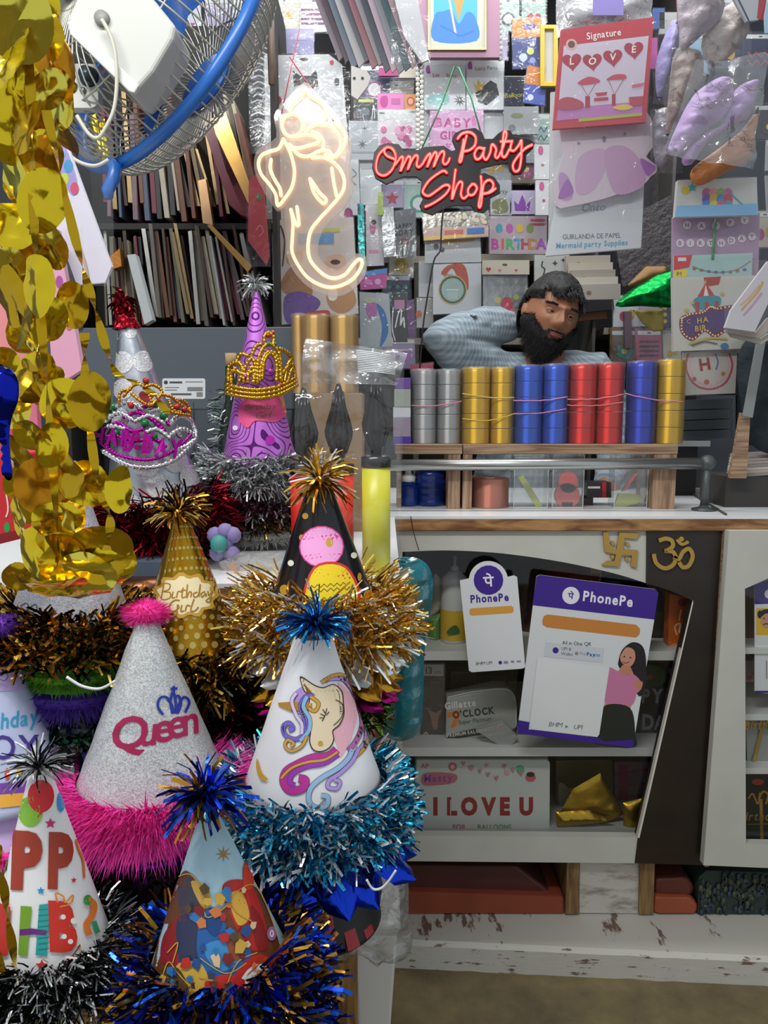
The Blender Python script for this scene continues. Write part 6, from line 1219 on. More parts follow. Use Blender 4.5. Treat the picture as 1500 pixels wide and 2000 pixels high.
pk('tall white card with blue mermaid party lettering hanging below the lilac cutout card', [(1086, 398), (1258, 362), (1252, 484), (1066, 500)], '#d3d6d8', [('t', '#7a86a0', 'Onto', 1158, 412, 15, -.04, .3, 0), ('t', '#5a6470', 'GUIRLANDA DE PAPEL', 1156, 466, 9.5, -.03, 0, .0, 'C', .84), ('t', '#4aa0c0', 'Mermaid party Supplies', 1156, 482, 10.5, -.05, .1, .018, 'C', .86)], Y=1.93, name='garland_card', grp=None, th=.012, amp=.005)
pk('tall white backing packet hanging behind the lilac cutout card', [(1076, 180), (1100, 178), (1098, 400), (1072, 470)], '#c8cacc', Y=1.96, grp=None, name='backing_card')
for i, (lab, q, c) in enumerate((('blue and white wrapped packet peeking behind the Valentine packet', rect(1276, 16, 1298, 56), '#3a5a9a'), ('white card with red ribbon print beside the clear hanging bags', rect(1288, 24, 1322, 66), '#b4b2b0'), ('magenta heart packet peeking out beside the Valentine packet', rect(1266, 74, 1284, 134), '#b84a9a'))): pk(lab, q, c, Y=1.98, grp=None)
# big bags of folded cloth and clear wraps at the end
lil, org = mat('#b592c8', .5, 0, (40, .6, .006)), mat('#b4703a', .45, 0, (40, .6, .006))
t = thing('cloth_bag', 'clear bag of folded lilac cloth and an orange roll hanging at the end', 'bag of cloth'); YH = 1.72
pillow(spline([(1304, 292), (1320, 250), (1345, 200), (1370, 172), (1410, 150), (1432, 166), (1430, 200), (1410, 230), (1370, 260), (1330, 300), (1315, 300)], 4, True), YH, .035, lil, 'lilac_cloth', t, .016, 34)
pillow(spline([(1332, 318), (1340, 290), (1380, 258), (1412, 240), (1436, 176), (1470, 160), (1476, 190), (1460, 230), (1420, 250), (1380, 280), (1350, 322)], 4, True), YH + .01, .034, lil, 'lilac_cloth', t, .016, 34, seed=4)
pillow(spline([(1350, 352), (1352, 330), (1390, 300), (1440, 262), (1466, 232), (1482, 210), (1472, 280), (1462, 312), (1420, 336), (1370, 362)], 4, True), YH + .03, .03, org, 'orange_roll', t, .012, 30)
MB().sheet([P(x, y, YH - .06) for x, y in ((1356, 120), (1500, 106), (1470, 330), (1296, 300))], film2, 22, 22, .018, fr=15, seed=2).build('film', t, True); COVER.append((1280, 100, 1500, 360))
for lab, poly, c, sd in (('taupe cloth bundle in clear wrap hanging highest near the end', [(1330, -20), (1410, -20), (1412, 26), (1392, 52), (1370, 70), (1345, 92), (1330, 96), (1326, 60)], '#a0939a', 1), ('brown folded cloth in clear wrap below the taupe bundle', [(1316, 104), (1340, 92), (1372, 110), (1370, 160), (1340, 200), (1316, 250), (1300, 262), (1306, 180)], '#8a7a72', 2), ('pale beige cloth bundle beside the dark cord near the ceiling', [(1372, 70), (1430, 4), (1464, 46), (1450, 84), (1412, 120), (1380, 124)], '#ab9e98', 3), ('violet and teal striped wrapped bundle behind the lilac cloth bag', [(1284, 110), (1312, 40), (1326, 60), (1312, 130), (1296, 180), (1286, 196), (1280, 160)], '#8a80b0', 5), ('grey clear-wrapped bundle hanging behind the lilac cutout card', [(1276, 230), (1300, 210), (1330, 240), (1320, 300), (1290, 330), (1276, 300)], '#77707a', 6)):
    t = thing('wrapped_bundle', lab, 'bundle', 'wrapped bundles hanging at the end'); pillow(spline(poly, 3, True), 1.80 + sd * .012, .03, mat(c, .5, 0, (40, .8, .006)), 'cloth', t, .014, 26, seed=sd)
    x0, y0, x1, y1 = bbox(poly); MB().sheet([P(x, y, 1.755 + sd * .012) for x, y in ((x0 - 4, y0), (x1 + 6, y0), (x1 + 4, y1 + 8), (x0 - 6, y1 + 8))], film, 12, 12, .012, fr=18, seed=sd).build('clear_wrap', t, True)
pk('clear pouch with white paper and red edge near the ceiling', [(1424, -20), (1500, -20), (1482, 38), (1458, 42)], '#bfc2c6', [('p', '#b0303a', [(1484, -20), (1500, -20), (1490, 40), (1478, 36)]), ('l', '#2a3450', 3, [(1434, -18), (1464, 44)])], Y=1.78, grp=None)
pk('party packet with a bunch of coloured balloons under the cloth bag', [(1324, 352), (1478, 346), (1480, 420), (1318, 424)], '#c2c3bd', [('c', c, 1380 + (i % 4) * 14, 378 + (i // 4) * 12, 9, 11) for i, c in enumerate(['#c04a6a', '#d8907a', '#8ab03a', '#d06aa0', '#5a4ab0', '#d8a83a', '#3a8ac0', '#c83a4a', '#4a7ad0', '#d8c83a', '#c85a8a', '#3a9ab0'])] + [('p', '#7ab0d8', [(1322, 402), (1480, 398), (1480, 420), (1318, 424)]), ('*', '#3aa0a0', 1352, 366, 10), ('c', '#c8b83a', 1338, 372, 8), ('l', '#3a9ab0', 3, [(1420, 372), (1450, 400)])], Y=1.80, grp=None, th=.014)
t = pk('lilac Happy Birthday bunting packet hanging above the circus card', [(1314, 424), (1484, 416), (1480, 560), (1312, 560)], '#a98aa6', [x for i, ch in enumerate('HAPPY') for x in (('c', '#d4c8d0', 1342 + i * 28, 440 - abs(i - 1.5) * 1.5 + (2 if i < 3 else -3 * (i - 2)), 8), ('t', '#7a5a78', ch, 1342 + i * 28, 444 - abs(i - 1.5) * 1.5 + (2 if i < 3 else -3 * (i - 2)), 8, 0, 0, .02))] + [x for i, ch in enumerate('BIRTHDAY') for x in (('c', '#d4c8d0', 1328 + i * 20, 474 + (1 if i < 5 else -4 * (i - 4)), 8), ('t', '#7a5a78', ch, 1328 + i * 20, 478 + (1 if i < 5 else -4 * (i - 4)), 8, 0, 0, .02))], Y=1.86, name='banner_packet', grp=None)
pk('pale blue garland packet with a red and yellow corner logo above the circus card', [(1316, 500), (1470, 494), (1468, 540), (1316, 542)], '#9fbcb8', [('p', '#c02a2a', [(1316, 500), (1352, 498), (1346, 522), (1316, 528)]), ('p', '#d8c02a', [(1316, 528), (1344, 526), (1340, 541), (1316, 542)]), ('r', '#d8d0d0', 1324, 503, 1340, 510), ('t', '#2a2a20', '1M', 1326, 539, 8), ('s', '#8a6a5a', 2, [(1352, 520), (1380, 530), (1410, 532), (1440, 526), (1466, 510)])] + [('c', R.choice(['#a04a4a', '#7a6a3a', '#4a6a8a']), x, 524 + 8 * math.sin((x - 1352) / 114 * PI), 4, 3) for x in range(1356, 1466, 14)], Y=1.84, grp=None)
t = thing('green_ribbon', 'green ribbon running down over the lilac bunting packet', 'ribbon'); MB().tube([P(1398, 428, 1.853), P(1394, 470, 1.85), P(1392, 506, 1.836)], .0028, mat('#3a8a5a', .5), 6).build('strand', t, True)
pk('white card with a circus tent and purple Happy Birthday board', [(1314, 542), (1474, 538), (1468, 680), (1316, 686)], '#c3bfb4', [('p', '#a8302a', [(1374, 542), (1408, 540), (1404, 556), (1378, 560)]), ('p', '#c8b04a', [(1372, 566), (1378, 545), (1382, 566)]), ('p', '#b83a30', [(1378, 552), (1396, 578), (1362, 580)]), ('p', '#e0d8d0', [(1378, 556), (1384, 578), (1374, 578)]), ('P', '#3a8a9a', [(1356, 584), (1380, 578), (1406, 580), (1402, 600), (1358, 604)]), ('r', '#a83a2a', 1358, 590, 1366, 612), ('r', '#a83a2a', 1376, 590, 1384, 610), ('r', '#a83a2a', 1396, 588, 1403, 606), ('P', '#6a1a20', [(1328, 622), (1346, 612), (1370, 608), (1386, 596), (1400, 600), (1432, 596), (1450, 610), (1448, 640), (1420, 646), (1396, 660), (1376, 648), (1352, 666), (1330, 650)]), ('P', '#4a2a68', [(1336, 624), (1350, 618), (1374, 614), (1388, 604), (1402, 608), (1430, 604), (1442, 614), (1440, 632), (1416, 638), (1396, 650), (1374, 640), (1352, 656), (1336, 646)])] + [('c', '#e8c8a0', *q, 1.9) for q in spline([(1331, 622), (1347, 614), (1372, 610), (1387, 599), (1401, 603), (1430, 599), (1447, 612)], 4)] + [('c', '#e8c8a0', *q, 1.9) for q in spline([(1331, 626), (1332, 648), (1352, 662), (1376, 645), (1396, 656), (1420, 643), (1444, 638)], 4)] + [('t', '#c9a24a', 'HA', 1372, 630, 10, -.15, .1, .03), ('t', '#c9a24a', 'BIR', 1368, 646, 10, -.15, .1, .03), ('t', '#c9a24a', 'C', 1344, 632, 8), ('s', '#b9a23a', 4, [(1344, 672), (1370, 664), (1390, 660), (1420, 662)]), ('s', '#3a3a30', 2, [(1350, 676), (1376, 668), (1400, 672)]), ('c', '#2a6a9a', 1414, 676, 8, 6), ('*', '#c8a83a', 1340, 606, 6), ('*', '#b8b04a', 1352, 592, 5), ('*', '#b8b04a', 1410, 574, 5)], Y=1.82, name='circus_card', grp=None, th=.014)
pk('white wreath garland packet with a red letter H hanging under the circus card', [(1334, 688), (1440, 684), (1436, 768), (1336, 772)], '#c4bdb4', [('s', '#b8505a', 4, [(1344, 690), (1340, 720), (1356, 750), (1386, 760), (1416, 748), (1430, 716), (1424, 690)]), ('s', '#d8a8b0', 3, [(1350, 690), (1347, 718), (1362, 744), (1386, 752), (1410, 742), (1423, 714), (1418, 690)]), ('t', '#a0302c', 'H', 1379, 722, 22, -.15, 0, .04), ('s', '#5a6ab0', 3, [(1396, 690), (1402, 706), (1398, 722)]), ('c', '#c05a3a', 1380, 746, 5), ('c', '#b84a5a', 1356, 740, 4), ('c', '#b0802a', 1412, 730, 4)], Y=1.84, grp=None)
for i, (q, c) in enumerate((([(1428, 606), (1500, 510), (1516, 560), (1474, 648), (1416, 640)], '#c8c4c8'), ([(1420, 641), (1476, 650), (1500, 620), (1512, 640), (1480, 660), (1422, 650)], '#a89c94'), ([(1424, 651), (1486, 661), (1512, 644), (1516, 656), (1486, 672), (1430, 658)], '#b8b0a4'))):
    pk(('uppermost white card with yellow and pink print', 'middle beige card edge', 'lowest cream card edge')[i] + ' jutting in at the frame edge', q, c, [('s', '#c8a04a', 4, [(1448, 606), (1462, 590), (1480, 570), (1490, 550)]), ('s', '#c090b8', 4, [(1452, 616), (1468, 598), (1488, 572)]), ('s', '#d8a86a', 3, [(1446, 596), (1464, 580), (1484, 556)])] if i == 0 else [], Y=1.55 + i * .012, name='card_packet', grp='cards jutting in at the frame edge', slv=(i == 0))
t = thing('green_bag', 'bright green foil bag hanging over a yellow speckled paper cone', 'bag'); pillow(spline([(1202, 598), (1226, 570), (1262, 548), (1290, 534), (1318, 530), (1318, 594), (1290, 600), (1250, 598)], 3, True), 2.2, .04, foil('#0f8a3c', .3, 30, .7), 'bag_body', t, .01)
tag(pillow([(1236, 606), (1296, 602), (1296, 646), (1276, 648), (1254, 632)], 2.24, .02, mat('#b9a656', .6, var=.4), nz=.006).build('paper_cone', None, True), 'yellow speckled paper packet under the bright green bag', 'packet')
tag(pillow([(1222, 560), (1262, 520), (1300, 520), (1306, 540), (1262, 556)], 2.26, .02, mat('#9a7040', .6)).build('tan_pouch', None, True), 'tan pouch tucked behind the bright green bag', 'packet')
for lab, q, c in (('gold tinsel strip hanging behind the blue ribbon rolls', [(1192, 640), (1212, 636), (1214, 710), (1190, 712)], foil('#8a6a1c', .25, 60, 1)), ('mauve slim packet beside the gold tinsel strip', rect(1220, 608, 1234, 680), mat('#6a5860', .5)), ('brown slim packet second from the gold tinsel strip', rect(1252, 660, 1270, 712), mat('#6a5244', .5)), ('grey slim packet next to the circus card', rect(1280, 640, 1300, 708), mat('#4a464a', .5)), ('orange edged dark packet behind the man', [(1120, 610), (1184, 604), (1186, 622), (1122, 628)], mat('#8a5428', .5)), ('black folded packet behind the man head', [(1130, 572), (1196, 566), (1200, 604), (1124, 612)], mat('#1c1b1c', .5)), ('dark hanging cloth with fine grey folds behind the tall white card', [(1196, 440), (1312, 380), (1312, 540), (1216, 560)], mat('#4f4a4c', .6, 0, (60, 1, .01), .3))):
    COVER.append(bbox(q)); tag(MB().prism(q, 2.61 + R.random() * .04, .02, c).build('hanging_packet'), lab, 'packet')
# dark garments, measuring strip and paper stack at the frame edge
t = thing('dark_garment', 'dark teal garment hanging with its pale strap at the counter end', 'garment'); pillow(spline([(1440, 700), (1480, 640), (1560, 600), (1560, 880), (1500, 886), (1462, 860), (1448, 800)], 3, True), 1.78, .05, mat('#1f2c33', .8, 0, (25, .8, .01)), 'cloth', t, .02, 14)
MB().prism([(1484, 640), (1500, 640), (1470, 816), (1452, 812)], 1.70, .006, mat('#8e9292', .6)).build('strap', t)
tag(MB().prism([(1448, 806), (1466, 808), (1458, 934), (1426, 934)], 1.72, .012, m_ply).build('wooden_batten'), 'bare wooden batten standing on the counter end below the strap', 'batten')
for i in range(7): tag(MB().prism([(1464 - i, 890 + i * 6), (1560, 884 + i * 6), (1560, 889 + i * 6), (1462 - i, 895 + i * 6)], 1.80 - i * .006, .1, mat(R.choice(['#b8aea4', '#9c948c', '#c6bcb4', '#8a7c74']), .6)).build('paper_sheet'), 'loose paper sheet in the low pile at the counter end', 'paper', 'loose papers at the counter end')
tag(MB().box((P(1456, 0, 1.80).x, 1.757, ZT), (1.1, 1.9, P(1480, 931, 1.757).z), mat('#3a3634', .7)).build('low_box'), 'dark low box under the paper pile at the counter end', 'box')
tag(MB().prism([(1338, 690), (1560, 690), (1560, 870), (1440, 870), (1440, 772), (1338, 772)], 2.0, .01, mat('#23262c', .8)).build('dark_cloth'), 'dark cloth hanging behind the wreath garland packet', 'cloth')
# ---- other packets filling the shelf wall, each in its own colour and print
COLS = [('pale grey', '#b4b7ba'), ('white', '#cfd1d2'), ('silver', '#9fa3a6'), ('dusty pink', '#c39aa8'), ('dark grey', '#4a4c50'), ('cream', '#bcb4a2'), ('lilac', '#a79ab8'), ('sky blue', '#8fb0c4'), ('brown', '#6e5a4a'), ('rose', '#a8566e'), ('navy', '#2c3450'), ('mint', '#a0bcae')]
MOT = ['star', 'heart', 'ring', 'dotted', 'barred', 'flower', 'zigzag', 'balloon']
INK = ['#7a3a6a', '#b03a4a', '#3a5a8a', '#4a4a4e', '#c09a3a', '#3a8a7a', '#d8d4d0', '#a04a80']
used = set()
def motif(m, x0, y0, x1, y1, c):
    cx, cy, r = (x0 + x1) / 2, (y0 + y1) / 2 + 6, min(x1 - x0, y1 - y0) * .3
    return {'star': [('*', c, cx, cy, r)], 'heart': [('h', c, cx, cy, r)], 'ring': [('c', c, cx, cy, r), ('c', '#c9c9c9', cx, cy, r * .7)], 'dotted': [('c', c, x0 + (x1 - x0) * (i % 3 + .7) / 3.4, y0 + (y1 - y0) * (i // 3 + 1.2) / 4, r * .25) for i in range(9)],
            'barred': [('r', c, x0 + 6, y0 + 14 + i * 9, x1 - 6, y0 + 18 + i * 9) for i in range(max(2, int((y1 - y0 - 24) / 9)))], 'flower': [('c', c, cx + math.cos(k) * r * .6, cy + math.sin(k) * r * .6, r * .42) for k in (0, 1.26, 2.5, 3.77, 5.03)] + [('c', '#d8c060', cx, cy, r * .35)],
            'zigzag': [('l', c, 3, [(x0 + 6 + (x1 - x0 - 12) * i / 6, cy + k + (5 if i % 2 else -5)) for i in range(7)]) for k in (-8, 8)], 'balloon': [('c', c, cx - r * .5, cy, r * .45, r * .6), ('c', INK[4], cx + r * .5, cy - 4, r * .45, r * .6)]}[m]
def covered(b):
    n = hit = 0
    for i in range(6):
        for j in range(6):
            x, y = b[0] + (b[2] - b[0]) * (i + .5) / 6, b[1] + (b[3] - b[1]) * (j + .5) / 6; n += 1
            hit += any(c[0] <= x <= c[2] and c[1] <= y <= c[3] for c in COVER) or y < -5
    return hit / n
COVER += [(800, 560, 1200, 720), (520, 100, 690, 640), (180, 0, 480, 640)]
def fill(x0, x1, y0, y1, w, h, Y, where, thr=.75):
    y = y0
    while y < y1:
        x = x0 + R.uniform(0, 12)
        while x < x1:
            ww, hh = w * R.uniform(.75, 1.2), h * R.uniform(.8, 1.15); b = (x, y, x + ww, y + hh)
            if covered(b) < thr:
                for _ in range(60):
                    ci, m = R.randrange(12), R.choice(MOT)
                    if (ci, m, where) not in used: break
                used.add((ci, m, where)); s = R.uniform(-.05, .05); c, ik = COLS[ci][1], INK[R.randrange(8)]
                poly = [(x + s * hh, y), (x + ww + s * hh, y - s * ww), (x + ww, y + hh - s * ww), (x, y + hh)]
                packet('hanging_packet', COLS[ci][0] + ' packet with a ' + m + ' print ' + where, 'packet', poly, Y + R.uniform(0, .03), c, [('r', '#d0d2d2', x + 3, y + 3, x + ww - 3, y + 11), ('c', '#5a5c5e', x + ww / 2, y + 7, 4, 1.6)] + motif(m, x, y + 8, x + ww, y + hh, ik), .006, 'packets filling the shelf wall', True, .45)
            x += ww + R.uniform(-4, 5)
        y += h * .94
fill(690, 1076, -5, 150, 58, 70, 2.60, 'high on the shelf wall'); fill(690, 1076, 160, 330, 56, 66, 2.60, 'on the shelf wall beside the shop sign'); fill(690, 1076, 350, 720, 58, 66, 2.60, 'on the shelf wall below the shop sign', .7)
fill(1190, 1330, 380, 700, 46, 70, 2.60, 'on the far shelf past the man', .8); fill(1270, 1520, -5, 420, 60, 74, 2.05, 'behind the hanging bags at the end', .55)
fill(480, 700, -5, 110, 56, 80, 2.35, 'behind the stick near the ceiling', .8); fill(100, 205, 150, 420, 36, 110, 2.2, 'behind the cables beside the rack', .9); fill(250, 500, -5, 200, 52, 84, 2.25, 'behind the fan guard', 1.1)
# ================================================================ behind the counter glass
YW = 1.72
def inside(name, lab, cat, poly, c, items=(), Y=YW, th=.05, bev=.001, grp=None, slv=False):
    t = thing(name, lab, cat, grp); MB().prism(poly, Y, th, c if not isinstance(c, str) else mat(c, .4)).build('body', t, bev=bev)
    if items: art(items, onplane(Y), .0006, .00012).build('print', t)
    if slv: x0, y0, x1, y1 = bbox(poly); sleeve(rect(x0 - 2, y0 - 2, x1 + 2, y1 + 2), Y - .008, t, film, .005)
    return t
# payment cards fixed outside the glass
def wordpe(x, y, s, rot, c): return [('t', c, 'PhonePe', x, y, s, rot, 0, .03, 'C', .86)]
def pe(x, y, r, rot, c):
    cs, sn = math.cos(rot), math.sin(rot); q = lambda a, b: (x + (a * cs - b * sn) * r, y + (a * sn + b * cs) * r)
    return [('l', c, r * .16, [q(-.5, -.28), q(.5, -.28)]), ('l', c, r * .17, [q(.22, -.3), q(.22, .55)]), ('s', c, r * .16, [q(-.22, -.28), q(-.26, .02), q(-.08, .22), q(.2, .16)]), ('s', c, r * .15, [q(.22, -.3), q(.1, -.55), q(-.18, -.66)])]
YQ = YC - .006
t = thing('payment_card', 'smaller white payment card with a round purple emblem on top, stuck on the glass', 'sign', 'payment cards on the counter glass')
c1 = [(898, 1134)] + [(916, 1130)] + [(954 + 38 * math.cos(a), 1133 + 37 * math.sin(a)) for a in [PI * 1.05 + PI * .9 * i / 14 for i in range(15)]] + [(1004, 1124), (1010, 1127), (1026, 1303), (1020, 1306), (922, 1313), (916, 1310)]
MB().prism(c1, YQ, .003, mat('#dcdee0', .35)).build('board', t)
r1 = -.055
art([('c', '#3d1f8c', 954, 1133, 29)] + pe(954, 1134, 21, r1, '#f0f0f4') + wordpe(957, 1175, 14.5, r1, '#3d1f8c') + [('p', '#d99c3e', [(917, 1190), (921, 1188), (999, 1183), (1003, 1187), (1003, 1194), (999, 1197), (921, 1202), (917, 1199)]), ('t', '#6a6a70', 'BHIM UPI', 945, 1298, 6, r1, .2), ('c', '#3d1f8c', 977, 1294, 3.5), ('r', '#8a8a98', 984, 1291, 992, 1296), ('r', '#8a8a98', 998, 1290, 1004, 1294), ('r', '#8a8a98', 1009, 1290, 1017, 1293)], onplane(YQ)).build('print', t)
t = thing('payment_card', 'larger payment card with purple header and a printed woman in a pink top', 'sign', 'payment cards on the counter glass')
MB().prism([(1048, 1126), (1054, 1123), (1280, 1151), (1286, 1158), (1278, 1210), (1236, 1460), (1010, 1432)], YQ - .001, .003, mat('#d9dcdd', .35)).build('board', t)
r2 = .125
lady = [('P', '#1f1a1c', [(1216, 1268), (1236, 1254), (1256, 1264), (1262, 1300), (1258, 1350), (1246, 1358), (1236, 1330), (1210, 1304), (1208, 1290)]), ('P', '#c98f78', [(1214, 1276), (1224, 1264), (1238, 1270), (1240, 1288), (1230, 1302), (1216, 1296), (1211, 1286)]), ('p', '#c08468', [(1216, 1298), (1230, 1300), (1238, 1318), (1204, 1316)]), ('P', '#c97aa0', [(1188, 1304), (1206, 1310), (1220, 1318), (1236, 1318), (1244, 1340), (1232, 1378), (1184, 1374), (1182, 1330)]), ('p', '#c08468', [(1182, 1372), (1232, 1378), (1230, 1382), (1182, 1377)]), ('P', '#c97aa0', [(1234, 1318), (1248, 1326), (1252, 1344), (1240, 1352)]), ('P', '#c08468', [(1236, 1334), (1246, 1328), (1256, 1334), (1254, 1346), (1242, 1344)]), ('P', '#22261f', [(1182, 1377), (1230, 1382), (1240, 1430), (1236, 1460), (1150, 1448), (1172, 1410)]), ('s', '#1f1a1c', 6, [(1248, 1290), (1260, 1320), (1254, 1350)]), ('s', '#8c3a44', 1.6, [(1216, 1292), (1222, 1295), (1229, 1292)]), ('c', '#2a1a18', 1219, 1282, 1.6), ('c', '#2a1a18', 1231, 1284, 1.6)]
art([('p', '#3d1f8c', [(1048, 1126), (1054, 1123), (1280, 1151), (1286, 1158), (1278, 1210), (1040, 1182)]), ('c', '#e8e6f0', 1115, 1163, 17)] + pe(1115, 1163, 12.5, r2, '#3d1f8c') + wordpe(1187, 1179, 19, r2, '#eeecf4') +
    [('p', '#c9823a', [(1059, 1212), (1062, 1203), (1070, 1200), (1242, 1220), (1250, 1228), (1249, 1238), (1242, 1245), (1068, 1225), (1060, 1220)]), ('t', '#4a4a50', 'All in One QR', 1126, 1260, 7, .05, 0, 0), ('p', '#ccd0d6', [(1066, 1254), (1180, 1266), (1176, 1294), (1062, 1282)]), ('c', '#3d1f8c', 1085, 1270, 6), ('t', '#4a4a60', 'UPI &', 1106, 1270, 6, .08), ('t', '#4a4a60', 'Wallet', 1107, 1280, 6, .08), ('c', '#8a8a90', 1126, 1276, 3.5), ('t', '#8a8a90', 'Pay', 1138, 1279, 6, .08), ('t', '#2a4a8a', 'Pay', 1154, 1281, 6.5, .08, 0, .03), ('t', '#3a9ad0', 'tm', 1166, 1282, 6.5, .08, 0, .03)] + lady +
    [('p', '#3d1f8c', [(1012, 1406), (1034, 1410), (1032, 1424), (1166, 1440), (1180, 1448), (1236, 1444), (1236, 1460), (1010, 1432)]), ('p', '#dfe2e2', [(1050, 1284), (1190, 1304), (1170, 1434), (1166, 1439), (1040, 1424), (1034, 1418)]), ('t', '#5a5a5e', 'BHIM', 1084, 1419, 9, .06, .2), ('t', '#5a5a5e', 'UPI', 1128, 1424, 9, .06, .2), ('p', '#5aa04a', [(1104, 1415), (1110, 1419), (1104, 1422)])], onplane(YQ - .001)).build('print', t)
t = thing('payment_card', 'payment card with a face photo behind the neighbouring cabinet window', 'sign', 'payment cards on the counter glass')
MB().prism([(1474, 1142), (1560, 1110), (1560, 1360), (1474, 1352)], YR + .034, .003, mat('#d3d6d8', .35)).build('board', t)
art([('p', '#2c1f78', [(1474, 1142), (1560, 1112), (1560, 1178), (1474, 1180)]), ('c', '#e0deea', 1502, 1160, 9), ('r', '#d8b020', 1477, 1188, 1540, 1240), ('c', '#20202a', 1484, 1200, 5, 8), ('c', '#c09070', 1497, 1212, 12, 16), ('P', '#1c1c22', [(1484, 1206), (1488, 1192), (1508, 1190), (1510, 1200), (1496, 1198)]), ('s', '#2a1a14', 2, [(1490, 1220), (1497, 1218), (1503, 1220)]), ('c', '#1a1412', 1492, 1208, 1.5), ('c', '#1a1412', 1502, 1208, 1.5), ('r', '#2c1f78', 1474, 1349, 1560, 1353), ('r', '#8a8a90', 1496, 1290, 1498, 1325)], onplane(YR + .034)).build('print', t)
# spray bottle and its neighbours on the upper glass shelf
zu = P(900, 1272, YC + .04).z; zm = P(900, 1460, YC + .04).z; zl = P(900, 1631, YC + .04).z
t = thing('lotion_bottle', 'white lotion bottle with a yellow label on the upper glass shelf', 'bottle')
b = P(886, 1272, 1.74); b.z = zu; hh = P(886, 1104, 1.74).z - zu; r = 27 * px2m(1.74)
MB().lathe(b, [(0, 0), (r * .95, 0), (r, .004), (r, hh * .72), (r * .9, hh * .84), (r * .45, hh * .92), (0, hh * .925)], mat('#c6cac8', .3), 28).build('body', t, True)
MB().lathe(b, [(0, hh * .9255), (r * .3, hh * .9255), (r * .3, hh * .98), (r * .12, hh), (r * .12, hh * 1.12), (0, hh * 1.12)], mat('#9ea29e', .4), 20).build('pump_cap', t, True)
MB().lathe(b, [(r + .0005, .008), (r + .0006, .03), (r + .0006, hh * .42), (r + .0005, hh * .44)], mat('#c9a62a', .45), 28).build('yellow_label', t, True)
art([('P', '#2a5a2a', [(872, 1236), (882, 1224), (892, 1222), (898, 1234), (886, 1240)])], onplane(1.74 - r - .002)).build('leaf_print', t)
t = thing('paper_roll', 'crumpled white paper roll leaning beside the lotion bottle', 'paper'); pillow(spline([(838, 1200), (846, 1130), (856, 1124), (882, 1166), (872, 1184), (842, 1206)], 3, True), 1.77, .02, mat('#aeb0a2', .6), 'paper', t, .008)
t = thing('green_pouch', 'green pouch low beside the lotion bottle on the upper glass shelf', 'pouch'); pillow([(836, 1206), (862, 1196), (862, 1250), (850, 1271), (836, 1271)], 1.76, .02, mat('#5a8a44', .4), 'pouch', t, .004)
inside('orange_box', 'tall orange box at the slanting end of the upper glass shelf', 'box', [(1308, 1160), (1350, 1168), (1328, 1278), (1304, 1276)], '#d0641c', [('c', '#8a2a2a', 1332, 1176, 8, 8), ('s', '#efc8a0', 3, [(1322, 1240), (1318, 1224), (1328, 1218), (1326, 1236)]), ('s', '#efc8a0', 3, [(1326, 1212), (1330, 1190)]), ('c', '#e8944a', 1318, 1262, 8, 6)], 1.70, .03)
inside('dark_carton', 'black carton standing beside the tall orange box', 'box', [(1262, 1170), (1306, 1166), (1302, 1276), (1258, 1274)], '#232321', [('r', '#3a3a34', 1268, 1196, 1296, 1240)], 1.76, .05)
t = thing('wrapped_bundle', 'red and maroon wrapped bundle behind the larger payment card', 'bundle'); pillow(spline([(1040, 1160), (1060, 1112), (1100, 1104), (1160, 1112), (1170, 1136), (1110, 1140), (1060, 1200)], 3, True), 1.86, .04, mat('#7a2c24', .5), 'cloth', t, .01)
t = thing('wrapped_bundle', 'brown crumpled wrapped bundle between the two payment cards', 'bundle'); pillow(spline([(1008, 1270), (1014, 1190), (1030, 1130), (1058, 1100), (1070, 1160), (1040, 1272)], 3, True), 1.84, .04, mat('#4a332e', .5, 0, (40, .8, .006)), 'cloth', t, .012)
inside('orange_packet', 'orange and tan packet top peeking over the larger payment card', 'packet', [(1154, 1108), (1176, 1112), (1174, 1150), (1150, 1150)], '#c08a4a', [('r', '#8a4a2a', 1156, 1120, 1172, 1128)], 1.84, .03)
t = thing('black_ball', 'round black topped packet with a gold tuft over the larger payment card', 'packet'); MB().ball(P(1198, 1136, 1.84), .032, mat('#1d1a1a', .4), 20).build('body', t, True)
# middle glass shelf
t = thing('razor_box', 'grey razor blade salon box with black stripe on the middle glass shelf', 'box'); YZ = 1.71
MB().prism([(872, 1364), (968, 1344), (992, 1344), (1008, 1362), (1010, 1420), (985, 1436), (870, 1448)], YZ, .05, mat('#9ea29c', .25)).build('carton', t, bev=.003)
art([('p', '#2c2c2a', [(874, 1434), (960, 1416), (985, 1412), (976, 1424), (960, 1432), (872, 1446)]), ('p', '#d8641c', [(973, 1414), (985, 1411), (976, 1424), (964, 1426)]), ('t', '#d8d8d2', 'Gillette', 900, 1382, 13, -.12, .05, .03, 'C', .85), ('p', '#d0742a', [(874, 1392), (902, 1387), (890, 1420), (880, 1422), (888, 1398), (875, 1402)]), ('t', '#2a2c2a', "O'CLOCK", 926, 1398, 13, -.12, 0, .035, 'C', .84), ('t', '#4a4c4a', 'Super Platinum', 928, 1411, 8, -.12, 0, .01, 'C', .88), ('t', '#c9c9c0', 'PREMIUM SALON BOX', 920, 1433, 6.5, -.15, 0, .03, 'C', .86), ('s', '#c6cac4', 2, [(874, 1362), (930, 1350), (988, 1346), (1006, 1366), (1008, 1416)])], onplane(YZ)).build('print', t)
